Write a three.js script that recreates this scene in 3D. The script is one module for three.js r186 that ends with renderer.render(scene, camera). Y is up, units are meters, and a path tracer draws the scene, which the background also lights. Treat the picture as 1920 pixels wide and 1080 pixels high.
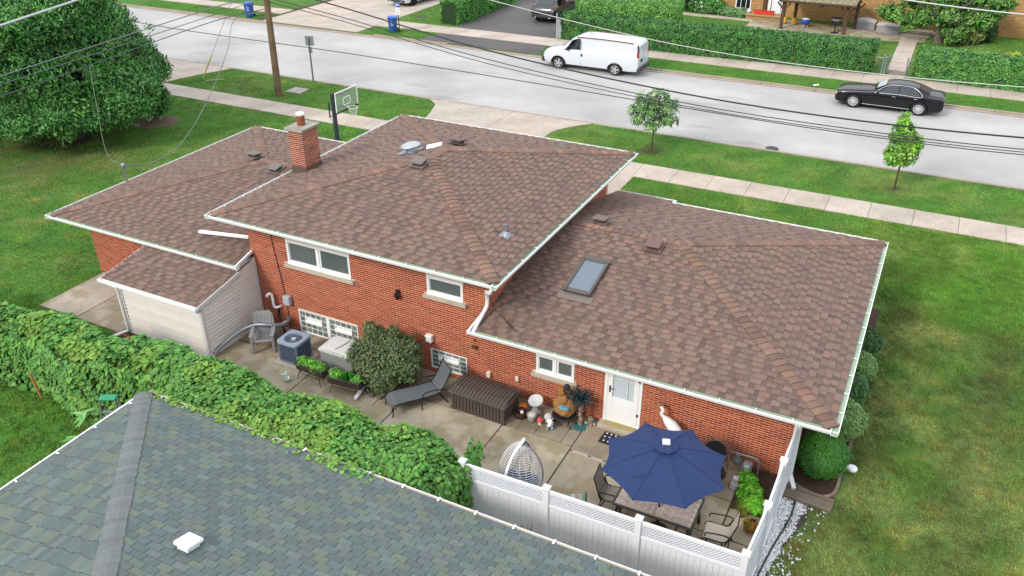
import * as THREE from 'three';
import { mergeGeometries, mergeVertices, toCreasedNormals } from 'three/addons/utils/BufferGeometryUtils.js';
import { RoundedBoxGeometry } from 'three/addons/geometries/RoundedBoxGeometry.js';
import { Brush, Evaluator, SUBTRACTION } from 'three-bvh-csg';

// ---------- camera, sky, sun, exposure ----------
const scene = new THREE.Scene();
const camera = new THREE.PerspectiveCamera(37.72, 16 / 9, 0.1, 900);
camera.position.set(4.153, 13.848, 16.557);
camera.rotation.set(-0.5146, 0.4694, -0.0037, 'YXZ');
const renderer = new THREE.WebGLRenderer();
renderer.toneMapping = THREE.LinearToneMapping;
renderer.toneMappingExposure = 1.78;
renderer.shadowMap.enabled = true;
{ // bright overcast: an even cloud deck, a little brighter overhead than at the horizon
  const W = 128, H = 64, d = new Float32Array(W * H * 4);
  for (let j = 0; j < H; j++) for (let i = 0; i < W; i++) {
    const el = ((j + .5) / H - .5) * Math.PI, s = Math.max(0, Math.sin(el)), k = 4 * (j * W + i);
    const L = .53 + .47 * s;
    const cl = 1 + .07 * Math.sin(i / W * 6.2832 * 3 + 1.3 * Math.sin(j * .31)) * Math.cos(j * .35);
    d[k] = L * cl * .96; d[k + 1] = L * cl; d[k + 2] = L * cl * 1.09; d[k + 3] = 1;
  }
  const t = new THREE.DataTexture(d, W, H, THREE.RGBAFormat, THREE.FloatType);
  t.mapping = THREE.EquirectangularReflectionMapping; t.magFilter = t.minFilter = THREE.LinearFilter; t.needsUpdate = true;
  scene.background = t; scene.environment = t;
}
const sun = new THREE.DirectionalLight(0xfff5e8, 1.5);
sun.position.set(-20, 30, 32); sun.target.position.set(-4, 0, -8);
sun.castShadow = true; sun.shadow.radius = 24; sun.shadow.mapSize.set(2048, 2048);
Object.assign(sun.shadow.camera, { left: -50, right: 40, top: 45, bottom: -45, near: 1, far: 140 });
scene.add(sun, sun.target);

// ---------- helpers ----------
let seed = 7;
const rnd = () => { seed = (seed + 0x6D2B79F5) | 0; let t = Math.imul(seed ^ seed >>> 15, 1 | seed); t = t + Math.imul(t ^ t >>> 7, 61 | t) ^ t; return ((t ^ t >>> 14) >>> 0) / 4294967296; };
const R = (a, b) => a + (b - a) * rnd(), pick = (a) => a[Math.floor(rnd() * a.length) % a.length];
const V = (x, y, z) => new THREE.Vector3(x, y, z);
const PI = Math.PI, clamp = (x, a, b) => Math.min(b, Math.max(a, x)), lerp = (a, b, t) => a + (b - a) * t, smooth = (a, b, x) => { const t = clamp((x - a) / (b - a), 0, 1); return t * t * (3 - 2 * t); };
const hash = (x, y, s) => { let h = Math.imul(x | 0, 374761393) + Math.imul(y | 0, 668265263) + Math.imul(s | 0, 1442695041); h = Math.imul(h ^ h >>> 13, 1274126177); return ((h ^ h >>> 16) >>> 0) / 4294967296; };
function vn(x, y, s = 0, per = 0) {
  const xi = Math.floor(x), yi = Math.floor(y), fx = x - xi, fy = y - yi, m = (a) => per ? ((a % per) + per) % per : a;
  const u = fx * fx * (3 - 2 * fx), v = fy * fy * (3 - 2 * fy);
  return lerp(lerp(hash(m(xi), m(yi), s), hash(m(xi + 1), m(yi), s), u), lerp(hash(m(xi), m(yi + 1), s), hash(m(xi + 1), m(yi + 1), s), u), v);
}
const fbm = (x, y, s, per, oct = 4) => { let a = 0, w = .5, t = 0; for (let o = 0; o < oct; o++) { a += w * vn(x, y, s + o * 17, per); t += w; x *= 2; y *= 2; per *= 2; w *= .55; } return a / t; };
function tex(n, metres, fn, srgb = true) { // fn(u,v in 0..1, i, j) -> [r,g,b] 0..255
  const d = new Uint8Array(n * n * 4);
  for (let j = 0; j < n; j++) for (let i = 0; i < n; i++) { const c = fn(i / n, j / n, i, j), k = 4 * (j * n + i); d[k] = clamp(c[0], 0, 255); d[k + 1] = clamp(c[1], 0, 255); d[k + 2] = clamp(c[2], 0, 255); d[k + 3] = 255; }
  const t = new THREE.DataTexture(d, n, n); t.wrapS = t.wrapT = THREE.RepeatWrapping; t.magFilter = THREE.LinearFilter; t.minFilter = THREE.LinearMipmapLinearFilter; t.generateMipmaps = true;
  t.repeat.set(1 / metres, 1 / metres); if (srgb) t.colorSpace = THREE.SRGBColorSpace; t.needsUpdate = true; return t;
}
const gray = (f) => (u, v, i, j) => { const g = 255 * f(u, v, i, j); return [g, g, g]; };
const T = {
  granule: tex(512, 1.1, gray((u, v, i, j) => .72 + .28 * (.55 * hash(i, j, 3) + .45 * fbm(u * 40, v * 40, 5, 40, 2)))),
  fine: tex(256, .7, gray((u, v, i, j) => .86 + .14 * (.5 * hash(i, j, 9) + .5 * fbm(u * 12, v * 12, 2, 12, 3)))),
  concrete: tex(512, 3.2, gray((u, v, i, j) => .70 + .16 * fbm(u * 5, v * 5, 21, 5, 5) + .1 * fbm(u * 40, v * 40, 23, 40, 2) + .06 * hash(i, j, 25))),
  stained: tex(512, 4.3, (u, v, i, j) => { const a = fbm(u * 5, v * 5, 31, 5, 5), b = smooth(.42, .62, fbm(u * 9, v * 9, 37, 9, 4)), g = .70 + .22 * a - .10 * b + .08 * hash(i, j, 33); return [255 * g, 255 * (g - .012 * b), 255 * (g - .05 * b)]; }),
  road: tex(1024, 17, gray((u, v, i, j) => .70 + .24 * fbm(u * 5, v * 5, 41, 5, 6) + .06 * hash(i, j, 43) - .07 * smooth(.6, .72, fbm(u * 3, v * 9, 47, 3, 4)))),
  soil: tex(256, 1.3, (u, v, i, j) => { const g = .45 + .55 * (.6 * hash(i >> 1, j >> 1, 51) + .4 * fbm(u * 16, v * 16, 52, 16, 3)), w = hash(i >> 2, j >> 2, 54) > .93 ? 1.45 : 1; return [255 * g * w, 245 * g * w, 230 * g * w]; }),
  wood: tex(256, 1.2, gray((u, v, i, j) => .62 + .38 * fbm(u * 40, v * 3, 61, 40, 3))),
  sling: tex(128, .12, gray((u, v, i, j) => .78 + .22 * (((i >> 2) + (j >> 2)) % 2 ? hash(i >> 2, j >> 2, 71) : .8))),
  brick: tex(256, .5, gray((u, v, i, j) => .74 + .26 * (.5 * hash(i, j, 81) + .5 * fbm(u * 14, v * 14, 82, 14, 3)))),
  lawn: tex(512, 2.6, (u, v, i, j) => { const a = .5 * hash(i, j, 91) + .5 * hash(i >> 1, j >> 1, 92), b = fbm(u * 20, v * 20, 93, 20, 3), c = fbm(u * 5, v * 5, 95, 5, 3), g = .45 + .35 * a + .3 * b, y = smooth(.5, .75, c); return [255 * g * (.80 + .2 * y), 255 * g * .96, 255 * g * (.8 - .1 * y)]; }),
};
const C = (hex) => new THREE.Color(hex);
const mat = (hex, o = {}) => new THREE.MeshStandardMaterial({ color: hex, roughness: .8, ...o });
const phys = (hex, o = {}) => new THREE.MeshPhysicalMaterial({ color: hex, roughness: .5, ...o });
const M = {
  white: mat('#e9ebec', { roughness: .45 }), whiteVinyl: mat('#eef1f6', { roughness: .4, map: T.fine }), gutterIn: mat('#a7bba2', { roughness: .6, map: T.fine }),
  limestone: mat('#cfc4b0', { map: T.concrete }), mortar: mat('#dcb79d', { map: T.fine, roughness: .95 }),
  brick: mat('#ffffff', { map: T.brick, vertexColors: true, roughness: .92 }), shingle: mat('#ffffff', { map: T.granule, vertexColors: true, roughness: .95 }),
  deck: mat('#4a3a32'), dark: mat('#17181a', { roughness: .6 }), black: mat('#1d1e20', { roughness: .45 }), blackMetal: mat('#26282b', { roughness: .5, metalness: .4 }),
  grayMetal: mat('#8d949a', { roughness: .45, metalness: .5 }), galv: mat('#9aa0a4', { roughness: .38, metalness: .7 }), chrome: mat('#d9dcde', { roughness: .22, metalness: .9 }),
  glass: phys('#ffffff', { roughness: .03, transmission: 1, thickness: 0, ior: 1.5 }), tinted: phys('#3c474c', { roughness: .04, transmission: .75, thickness: 0, ior: 1.5 }),
  curtain: mat('#686a5e', { roughness: .9, map: T.fine }), room: mat('#35383a'),
  concrete: mat('#cbc1b3', { map: T.concrete, roughness: .9 }), patio: mat('#c2b7a0', { map: T.stained, roughness: .9 }), joint: mat('#5d564c', { map: T.soil, roughness: 1 }),
  soil: mat('#5f5144', { map: T.soil, roughness: 1 }), mulch: mat('#5a4136', { map: T.soil, roughness: 1 }), bark: mat('#6b5a49', { map: T.wood, roughness: .95 }), rubber: mat('#1c1d1f', { roughness: .85 }),
};
// geometry helpers: everything non-indexed with position, normal, uv so that it merges
function flat(g) { if (g.index) g = g.toNonIndexed(); for (const k of Object.keys(g.attributes)) if (!['position', 'normal', 'uv'].includes(k)) g.deleteAttribute(k); return g; }
function buv(g) { // uv in metres, projected along the main direction of each face
  g = flat(g); const p = g.attributes.position, uv = new Float32Array(p.count * 2), a = V(), b = V(), c = V(), e = V(), f = V();
  for (let i = 0; i < p.count; i += 3) {
    a.fromBufferAttribute(p, i); b.fromBufferAttribute(p, i + 1); c.fromBufferAttribute(p, i + 2); e.subVectors(b, a); f.subVectors(c, a); e.cross(f);
    const x = Math.abs(e.x), y = Math.abs(e.y), z = Math.abs(e.z);
    for (let k = 0; k < 3; k++) { const P = [a, b, c][k]; uv[2 * (i + k)] = x > y && x > z ? P.z : P.x; uv[2 * (i + k) + 1] = y >= x && y >= z ? P.z : P.y; }
  }
  g.setAttribute('uv', new THREE.BufferAttribute(uv, 2)); return g;
}
const put = (g, x = 0, y = 0, z = 0, rx = 0, ry = 0, rz = 0) => g.applyMatrix4(new THREE.Matrix4().compose(V(x, y, z), new THREE.Quaternion().setFromEuler(new THREE.Euler(rx, ry, rz)), V(1, 1, 1)));
const box = (w, h, d, x = 0, y = 0, z = 0, rx = 0, ry = 0, rz = 0) => put(flat(new THREE.BoxGeometry(w, h, d)), x, y, z, rx, ry, rz);
const span = (x0, x1, y0, y1, z0, z1) => box(x1 - x0, y1 - y0, z1 - z0, (x0 + x1) / 2, (y0 + y1) / 2, (z0 + z1) / 2);
const rbox = (w, h, d, r, x = 0, y = 0, z = 0, rx = 0, ry = 0, rz = 0) => put(flat(new RoundedBoxGeometry(w, h, d, 2, Math.min(r, w / 2.01, h / 2.01, d / 2.01))), x, y, z, rx, ry, rz);
const cyl = (r0, r1, h, x = 0, y = 0, z = 0, n = 16, rx = 0, ry = 0, rz = 0) => put(flat(new THREE.CylinderGeometry(r1, r0, h, n)), x, y, z, rx, ry, rz); // r0 bottom
const ball = (r, x = 0, y = 0, z = 0, sx = 1, sy = 1, sz = 1) => { const g = flat(new THREE.SphereGeometry(r, 16, 12)); g.scale(sx, sy, sz); return put(g, x, y, z); };
const tube = (pts, r, n = 6, seg = 0, closed = false) => flat(new THREE.TubeGeometry(new THREE.CatmullRomCurve3(pts.map((p) => p.isVector3 ? p : V(...p)), closed, 'centripetal'), seg || Math.max(2, pts.length * 4), r, n, closed));
function bar(a, b, r, n = 8, r2 = r) { a = a.isVector3 ? a : V(...a); b = b.isVector3 ? b : V(...b); const d = V().subVectors(b, a), g = flat(new THREE.CylinderGeometry(r2, r, d.length(), n)); g.applyQuaternion(new THREE.Quaternion().setFromUnitVectors(V(0, 1, 0), d.normalize())); const m = a.clone().add(b).multiplyScalar(.5); return put(g, m.x, m.y, m.z); }
function beam(a, b, w, h) { a = a.isVector3 ? a : V(...a); b = b.isVector3 ? b : V(...b); const d = V().subVectors(b, a), L = d.length(), g = flat(new THREE.BoxGeometry(w, h, L)); const m = new THREE.Matrix4().lookAt(b, a, Math.abs(d.y) > .97 * L ? V(0, 0, 1) : V(0, 1, 0)); g.applyMatrix4(m); const c = a.clone().add(b).multiplyScalar(.5); return put(g, c.x, c.y, c.z); }
const lathe = (pts, n = 20, x = 0, y = 0, z = 0) => put(flat(new THREE.LatheGeometry(pts.map((p) => new THREE.Vector2(...p)), n)), x, y, z);
function extr(pts, depth, bev = 0, holes = []) { const s = new THREE.Shape(pts.map((p) => new THREE.Vector2(...p))); for (const h of holes) s.holes.push(new THREE.Path(h.map((p) => new THREE.Vector2(...p)))); return flat(new THREE.ExtrudeGeometry(s, { depth, bevelEnabled: bev > 0, bevelSize: bev, bevelThickness: bev, bevelSegments: 2, curveSegments: 6 })); }
const join = (l) => l.length === 1 ? l[0] : mergeGeometries(l.map(flat));
function poly(faces) { // faces: arrays of points, fan-triangulated, flat normals, uv in metres
  const P = []; for (const f of faces) for (let i = 1; i + 1 < f.length; i++) P.push(...f[0], ...f[i], ...f[i + 1]);
  const g = new THREE.BufferGeometry(); g.setAttribute('position', new THREE.Float32BufferAttribute(P, 3)); g.computeVertexNormals(); return buv(g);
}
const used = {};
const numbered = (n) => { const k = used[n] = (used[n] ?? -1) + 1; return k ? `${n}_${String(k).padStart(3, '0')}` : n; };
function shade(o) { o.traverse((c) => { if (c.isMesh) { c.castShadow = c.receiveShadow = true; } }); return o; }
function part(name, g, m, parent, label) { const o = new THREE.Mesh(Array.isArray(g) ? join(g) : g, m); o.name = name; o.castShadow = o.receiveShadow = true; parent.add(o); if (label) o.userData.label = label; return o; }
function thing(name, label, category, [x, y, z] = [0, 0, 0], turn = 0, group) { const o = new THREE.Group(); o.name = numbered(name); o.position.set(x, y, z); o.rotation.y = turn; o.userData = { label, category }; if (group) o.userData.group = group; scene.add(o); return o; }
function solo(name, label, category, g, m, group) { const o = part(numbered(name), g, m, scene); o.userData = { label, category }; if (group) o.userData.group = group; return o; }
function struct(name, g, m) { const o = part(numbered(name), g, m, scene); o.userData.kind = 'structure'; return o; }
function cast(name, geo, m, mats, parent, cols, kind = 'stuff') { // instanced copies
  const o = new THREE.InstancedMesh(geo, m, mats.length); o.name = name; o.castShadow = o.receiveShadow = true;
  mats.forEach((x, i) => { o.setMatrixAt(i, x); if (cols) o.setColorAt(i, cols[i]); }); o.userData.kind = kind; parent.add(o); return o;
}
const mtx = (x, y, z, q, s) => new THREE.Matrix4().compose(V(x, y, z), q, s.isVector3 ? s : V(s, s, s));
const rq = () => new THREE.Quaternion().setFromEuler(new THREE.Euler(R(0, 6.28), R(0, 6.28), R(0, 6.28)));
const camPos = camera.position.clone();
const jitter = (hex, dl = .05, dh = .01, ds = .05) => { const c = C(hex), h = {}; c.getHSL(h); return c.setHSL(h.h + R(-dh, dh), clamp(h.s + R(-ds, ds), 0, 1), clamp(h.l + R(-dl, dl), .02, .95)); };
// split many little pieces (each {pos:[...tri verts], col, c:centre, uv}) into single meshes and one joined rest
function pieces(name, restName, list, m, parent, single = 300) {
  const order = list.map((p, i) => [p.c.distanceTo(camPos) - (p.bonus || 0), i]).sort((a, b) => a[0] - b[0]).map((x) => x[1]);
  const geo = (ps) => { let n = 0; for (const p of ps) n += p.pos.length; const P = new Float32Array(n), K = new Float32Array(n); let o = 0; for (const p of ps) { P.set(p.pos, o); for (let i = 0; i < p.pos.length; i += 3) { K[o + i] = p.col.r; K[o + i + 1] = p.col.g; K[o + i + 2] = p.col.b; } o += p.pos.length; } const g = new THREE.BufferGeometry(); g.setAttribute('position', new THREE.BufferAttribute(P, 3)); g.computeVertexNormals(); const h = buv(g); h.setAttribute('color', new THREE.BufferAttribute(K, 3)); return h; };
  const one = order.slice(0, single), rest = order.slice(single);
  for (const i of one) part(name, geo([list[i]]), m, parent);
  if (rest.length) { const o = part(restName, geo(rest.map((i) => list[i])), m, parent); o.userData.kind = 'stuff'; }
}
const quad = (a, b, c, d) => [...a, ...b, ...c, ...a, ...c, ...d];
// ---------- ground, street, pavements ----------
struct('ground', put(new THREE.PlaneGeometry(1600, 1600), 0, -.4, 0, -PI / 2), mat('#5d6b3c', { roughness: 1 }));
const inR = (x, z, a) => x > a[0] && x < a[1] && z > a[2] && z < a[3];
const driveL = (z) => z > -20 ? lerp(-18.7, -19.2, (-18 - z) / 2) : z > -21.6 ? lerp(-19.2, -19.8, (-20 - z) / 1.6) : lerp(-19.8, -20.6, (-21.6 - z) / .6);
const driveR = (z) => z > -20 ? -12.25 : lerp(-12.25, -10.9, Math.pow((-20 - z) / 2.2, 1.6));
const leftApron = (z) => lerp(-36.3, -34.9, Math.pow(clamp((-18 - z) / 4.2, 0, 1), 1.5));
function hard(x, z) { // no grass here
  if (z > -18.05 && z < -16.35 && x < 30) return 1;                       // near pavement
  if (z < -16.3 && z > -22.3 && x > driveL(z) && x < driveR(z)) return 1;  // driveway
  if (z <= -18 && z > -22.3 && x < leftApron(z)) return 1;
  if (inR(x, z, [-18.7, -12.2, -18, -8])) return 1;
  if (inR(x, z, [-8.2, -6.62, -17, -9])) return 1;
  if (z < -22.1 && z > -33.7) return 1;
  if (inR(x, z, [-21, 3.85, -9.2, .2])) return 1;
  if (inR(x, z, [-20.1, 3.0, -.2, 2.6]) || inR(x, z, [-13, 3, -.2, 6.3])) return 1;
  if (inR(x, z, [2.8, 4.25, -9.5, .55])) return 1;
  if (x > 2.8 && z > .3 && x < 3.9 - .22 * (z - .6) + .12 * Math.sin(z * 5)) return 1;
  if (inR(x, z, [-11, 8, 6, 20])) return 1;
  if (z < -36 && z > -38.3 && x > -34) return 1;
  if (z <= -33.6 && x > -42.7 && x < -33.7 && z > -52) return 1;
  if (z <= -33.6 && x > -28.3 && x < -19.8 && z > -52) return 1;
  if (z < -36 && x < -42.7 && z > -36 - 2.4 && x < -50) return 1;
  if (inR(x, z, [1.35, 2.5, -50.5, -38]) || inR(x, z, [-9.5, 3, -54, -46.8]) || inR(x, z, [-17, -9, -50.7, -49.6])) return 1;
  if (Math.hypot(x + 31.2, (z + 12.6) * 1.0) < 1.15) return 1;
  if (z < -52) return 1;
  return 0;
}
// the colour of the turf: mown bands, thin dry patches, lush patches (matter, not light)
function turf(x, z) {
  const n = fbm(x * .35 + 40, z * .35 + 90, 7, 0, 4), m = fbm(x * 1.4 + 9, z * 1.4 + 3, 17, 0, 3), c = C('#6c9634');
  let dry = smooth(.47, .68, n * .65 + m * .35) * (z < -9 ? .62 : 1);
  if (x > 3 && z > -8 && z < 20) { dry = clamp(dry * .8 + .3 * smooth(5.5, 4.1, x) * m * 1.5 + .6 * smooth(.36, .62, fbm(x * .8, z * .8, 77, 0, 4)) * smooth(-7, -1, z) + .12 * smooth(-3, 3, z), 0, .95); }
  if (z > 4.6 && x < -10) dry *= .6;
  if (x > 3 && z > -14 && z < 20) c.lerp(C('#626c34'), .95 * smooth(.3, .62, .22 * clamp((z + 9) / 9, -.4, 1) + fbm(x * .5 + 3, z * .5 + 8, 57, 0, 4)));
  const band = Math.sin((x * .98 + z * .1) * 2.6) * .5 + .5;
  c.lerp(C('#5a9128'), .5 * band * (x > 3 ? 1 : .6));
  c.lerp(C('#999a5a'), .8 * dry);
  const worn = Math.exp(-(((x + 33) / 4.5) ** 2 + ((z + 7.0) / 3.2) ** 2)); // bare worn turf round the big tree
  c.lerp(C('#6d6740'), .75 * worn * smooth(.3, .6, m));
  for (const [tx, tz, r] of [[-6.94, -19.74, .75], [3.62, -19.92, .6]]) c.lerp(C('#6f5f40'), .85 * smooth(r, r * .4, Math.hypot(x - tx, z - tz) + .35 * (m - .5)));
  if (z < -33 && z > -36.2) c.lerp(C('#4f8f1f'), .4);
  if (z < -22 && z > -24) c.lerp(C('#4f8f1f'), .4);
  c.multiplyScalar((.72 + .56 * m) * .9); return c;
}
const lawnMat = mat('#ffffff', { map: T.lawn, vertexColors: true, roughness: 1 });
function lawn(x0, x1, z0, z1, step) {
  const nx = Math.round((x1 - x0) / step), nz = Math.round((z1 - z0) / step), g = new THREE.PlaneGeometry(x1 - x0, z1 - z0, nx, nz);
  g.rotateX(-PI / 2); g.translate((x0 + x1) / 2, 0, (z0 + z1) / 2);
  const p = g.attributes.position, k = [], uv = [];
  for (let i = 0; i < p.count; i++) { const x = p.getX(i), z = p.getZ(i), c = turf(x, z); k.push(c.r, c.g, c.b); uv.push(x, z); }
  g.setAttribute('color', new THREE.Float32BufferAttribute(k, 3)); g.setAttribute('uv', new THREE.Float32BufferAttribute(uv, 2)); return struct('lawn', g, lawnMat);
}
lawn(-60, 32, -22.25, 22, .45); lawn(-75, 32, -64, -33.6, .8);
{ // turf blades: small patches of blades set over all the lawn that shows
  const blades = (n, r, h) => { const P = []; for (let i = 0; i < n; i++) { const a = R(0, 6.28), d = Math.sqrt(rnd()) * r, x = Math.cos(a) * d, z = Math.sin(a) * d, t = R(0, 6.28), w = R(.007, .015), H = h * R(.5, 1.15), lx = R(-.5, .5) * H, lz = R(-.5, .5) * H, dx = Math.cos(t) * w, dz = Math.sin(t) * w; P.push(x - dx, 0, z - dz, x + dx, 0, z + dz, x + lx, H, z + lz); } const g = new THREE.BufferGeometry(); g.setAttribute('position', new THREE.Float32BufferAttribute(P, 3)); g.computeVertexNormals(); return g; };
  const near = [], nc = [], far = [], fc = [];
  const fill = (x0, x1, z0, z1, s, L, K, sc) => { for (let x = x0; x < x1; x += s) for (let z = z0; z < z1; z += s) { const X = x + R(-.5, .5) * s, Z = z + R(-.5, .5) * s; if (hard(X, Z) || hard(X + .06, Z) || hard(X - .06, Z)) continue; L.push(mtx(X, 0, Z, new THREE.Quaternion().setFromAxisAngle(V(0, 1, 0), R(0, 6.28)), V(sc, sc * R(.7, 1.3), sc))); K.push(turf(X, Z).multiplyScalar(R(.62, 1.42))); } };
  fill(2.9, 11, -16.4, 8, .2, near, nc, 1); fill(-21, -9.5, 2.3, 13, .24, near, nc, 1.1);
  fill(-40, 11, -22.2, -8.6, .34, far, fc, 1.5); fill(-42, -20, -8.6, 5, .34, far, fc, 1.5); fill(-8, 11, -16.4, -8.6, .4, far, fc, 1.5);
  fill(-56, 12, -36.2, -33.6, .36, far, fc, 1.5); fill(-40, 14, -52, -38, .6, far, fc, 2.2);
  const gm = mat('#ffffff', { roughness: .9, side: THREE.DoubleSide });
  cast('grass_near', blades(44, .17, .055), gm, near, scene, nc); cast('grass_far', blades(30, .2, .035), gm, far, scene, fc);
  scene.children.at(-2).userData.label = 'short mown grass blades on the side lawn'; scene.children.at(-1).userData.label = 'short mown grass along the street and front yards';
  scene.children.at(-2).name = 'grass'; scene.children.at(-1).name = 'grass_001';
}
{ // street of pale concrete, kerbs, gutters
  struct('street', buv(new THREE.BoxGeometry(170, .1, 10.6).translate(-20, -.13, -27.95)), mat('#c1bfbc', { map: T.road, roughness: .85 }));
  const kerbM = mat('#b5a696', { map: T.concrete, roughness: .9 });
  for (const [z0, z1, nm] of [[-22.62, -22.2, 1], [-33.72, -33.3, -1]]) {
    const k = struct('kerb', span(-105, 65, -.3, -.09, z0, z1), mat('#6b645b'));
    for (let x = -75; x < 24; x += 3.05) {
      const gz = nm > 0 ? [z0, z1 - .16] : [z0 + .16, z1], tz = nm > 0 ? [z1 - .16, z1] : [z0, z0 + .16], low = (x > -21.5 && x < -10.5 && nm > 0) || (nm > 0 && x < -36) || (nm < 0 && ((x > -44 && x < -35) || (x > -29 && x < -19)));
      const o = part('kerb_stone', buv(join([span(x + .012, x + 3.038, -.09, -.055, ...gz), span(x + .012, x + 3.038, -.09, low ? -.02 : .035, ...tz)])), kerbM, k);
    }
  }
}
const slabTone = ['#cdbeae', '#c8baaa', '#d1c3b5', '#c6baad'].map((h) => mat(h, { map: T.concrete, roughness: .9 }));
function pavement(x0, x1, z0, z1, pitch, off, bed = true) {
  const s = struct('pavement', span(x0, x1, -.06, .004, z0 + .01, z1 - .01), M.joint);
  for (let x = Math.floor((x0 - off) / pitch) * pitch + off; x < x1; x += pitch) { const a = Math.max(x, x0), b = Math.min(x + pitch, x1); if (b - a > .1) part('slab', buv(rbox(b - a - .014, .06, z1 - z0, .008, (a + b) / 2, .005 + R(-.003, .003), (z0 + z1) / 2)), pick(slabTone), s); }
  return s;
}
pavement(-52, 14, -18, -16.4, 1.61, -.26);
pavement(-34, 16, -38.15, -36.15, 1.7, .3);
pavement(-70, -43, -37.9, -36.3, 1.7, .3);
function sheet(name, pts, y, m, th = .05) { const g = buv(extr(pts.map(([x, z]) => [x, -z]), th)); g.rotateX(-PI / 2); g.translate(0, y - th, 0); return struct(name, buv(g), m); }
{ // the house's own driveway (in four panels), its neighbour's on the left, the two across the street
  const L = [], Rr = []; for (let z = -18.03; z > -22.2; z -= .35) { L.push([driveL(z), z]); Rr.push([driveR(z), z]); } L.push([driveL(-22.19), -22.19]); Rr.push([driveR(-22.19), -22.19]);
  const mid = -15.4, d = sheet('driveway', [...L, ...[...Rr].reverse()], .004, M.joint, .05);
  const mk = (P) => { const g = extr(P.map(([x, z]) => [x, -z]), .05); g.rotateX(-PI / 2); g.translate(0, -.025, 0); part('slab', buv(g), pick(slabTone), d); };
  mk([...L, [mid - .01, -22.19], [mid - .01, -18.03]]); mk([[mid + .01, -18.03], [mid + .01, -22.19], ...[...Rr].reverse()]);
  for (const [a, b] of [[-18.7, mid - .01], [mid + .01, -12.25]]) for (const [z0, z1] of [[-16.38, -13.3], [-13.28, -9]]) mk([[a, z0], [b, z0], [b, z1], [a, z1]]);
  const w = struct('front_walk', span(-8.2, -6.62, -.06, .004, -16.38, -9), M.joint); for (let z = -16.38; z < -9; z += 1.45) part('slab', buv(rbox(1.58, .06, 1.43, .008, -7.41, .005, z + .72)), pick(slabTone), w);
  const A = [[-52, -18.03], [-36.3, -18.03]]; for (let z = -18.4; z > -22.2; z -= .4) A.push([leftApron(z), z]); A.push([-34.9, -22.19], [-52, -22.19]);
  sheet('driveway', A, .022, slabTone[0]);
  const D = sheet('driveway', [[-42.6, -52], [-33.8, -52], [-33.8, -34.9], [-34.6, -33.72], [-43.6, -33.72]], .004, M.joint);
  for (const [a, b] of [[-42.6, -38.2], [-38.18, -33.8]]) for (const [z0, z1] of [[-52, -47], [-46.98, -42.5], [-42.48, -38.2], [-38.18, -36.1], [-36.08, -33.74]]) part('slab', buv(rbox(b - a, .06, z1 - z0 - .01, .008, (a + b) / 2, .004, (z0 + z1) / 2)), pick(slabTone), D);
  const asphalt = mat('#6a6667', { map: T.road, roughness: .92 });
  sheet('driveway', [[-28.3, -52], [-20.15, -52], [-20.15, -38.17], [-28.3, -38.17]], .02, asphalt);
  sheet('driveway', [[-28.2, -36.13], [-19.75, -36.13], [-19.3, -33.73], [-28.8, -33.73]], .02, asphalt);
  const pf = struct('garden_path', span(1.37, 2.5, -.05, .004, -50.4, -38.17), M.joint); for (let z = -50.4; z < -38.3; z += 1.5) part('slab', buv(rbox(1.11, .06, 1.48, .008, 1.94, .005, Math.min(z + .75, -38.9))), pick(slabTone), pf);
  sheet('garden_path', [[-9.2, -51.6], [3.2, -50.4], [2.9, -48.3], [-2, -46.9], [-9.2, -46.9]], .03, M.patio);
  sheet('garden_path', [[-22, -50.9], [-9.2, -50.7], [-9.2, -49.7], [-22, -49.9]], .022, slabTone[1]);
}
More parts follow.
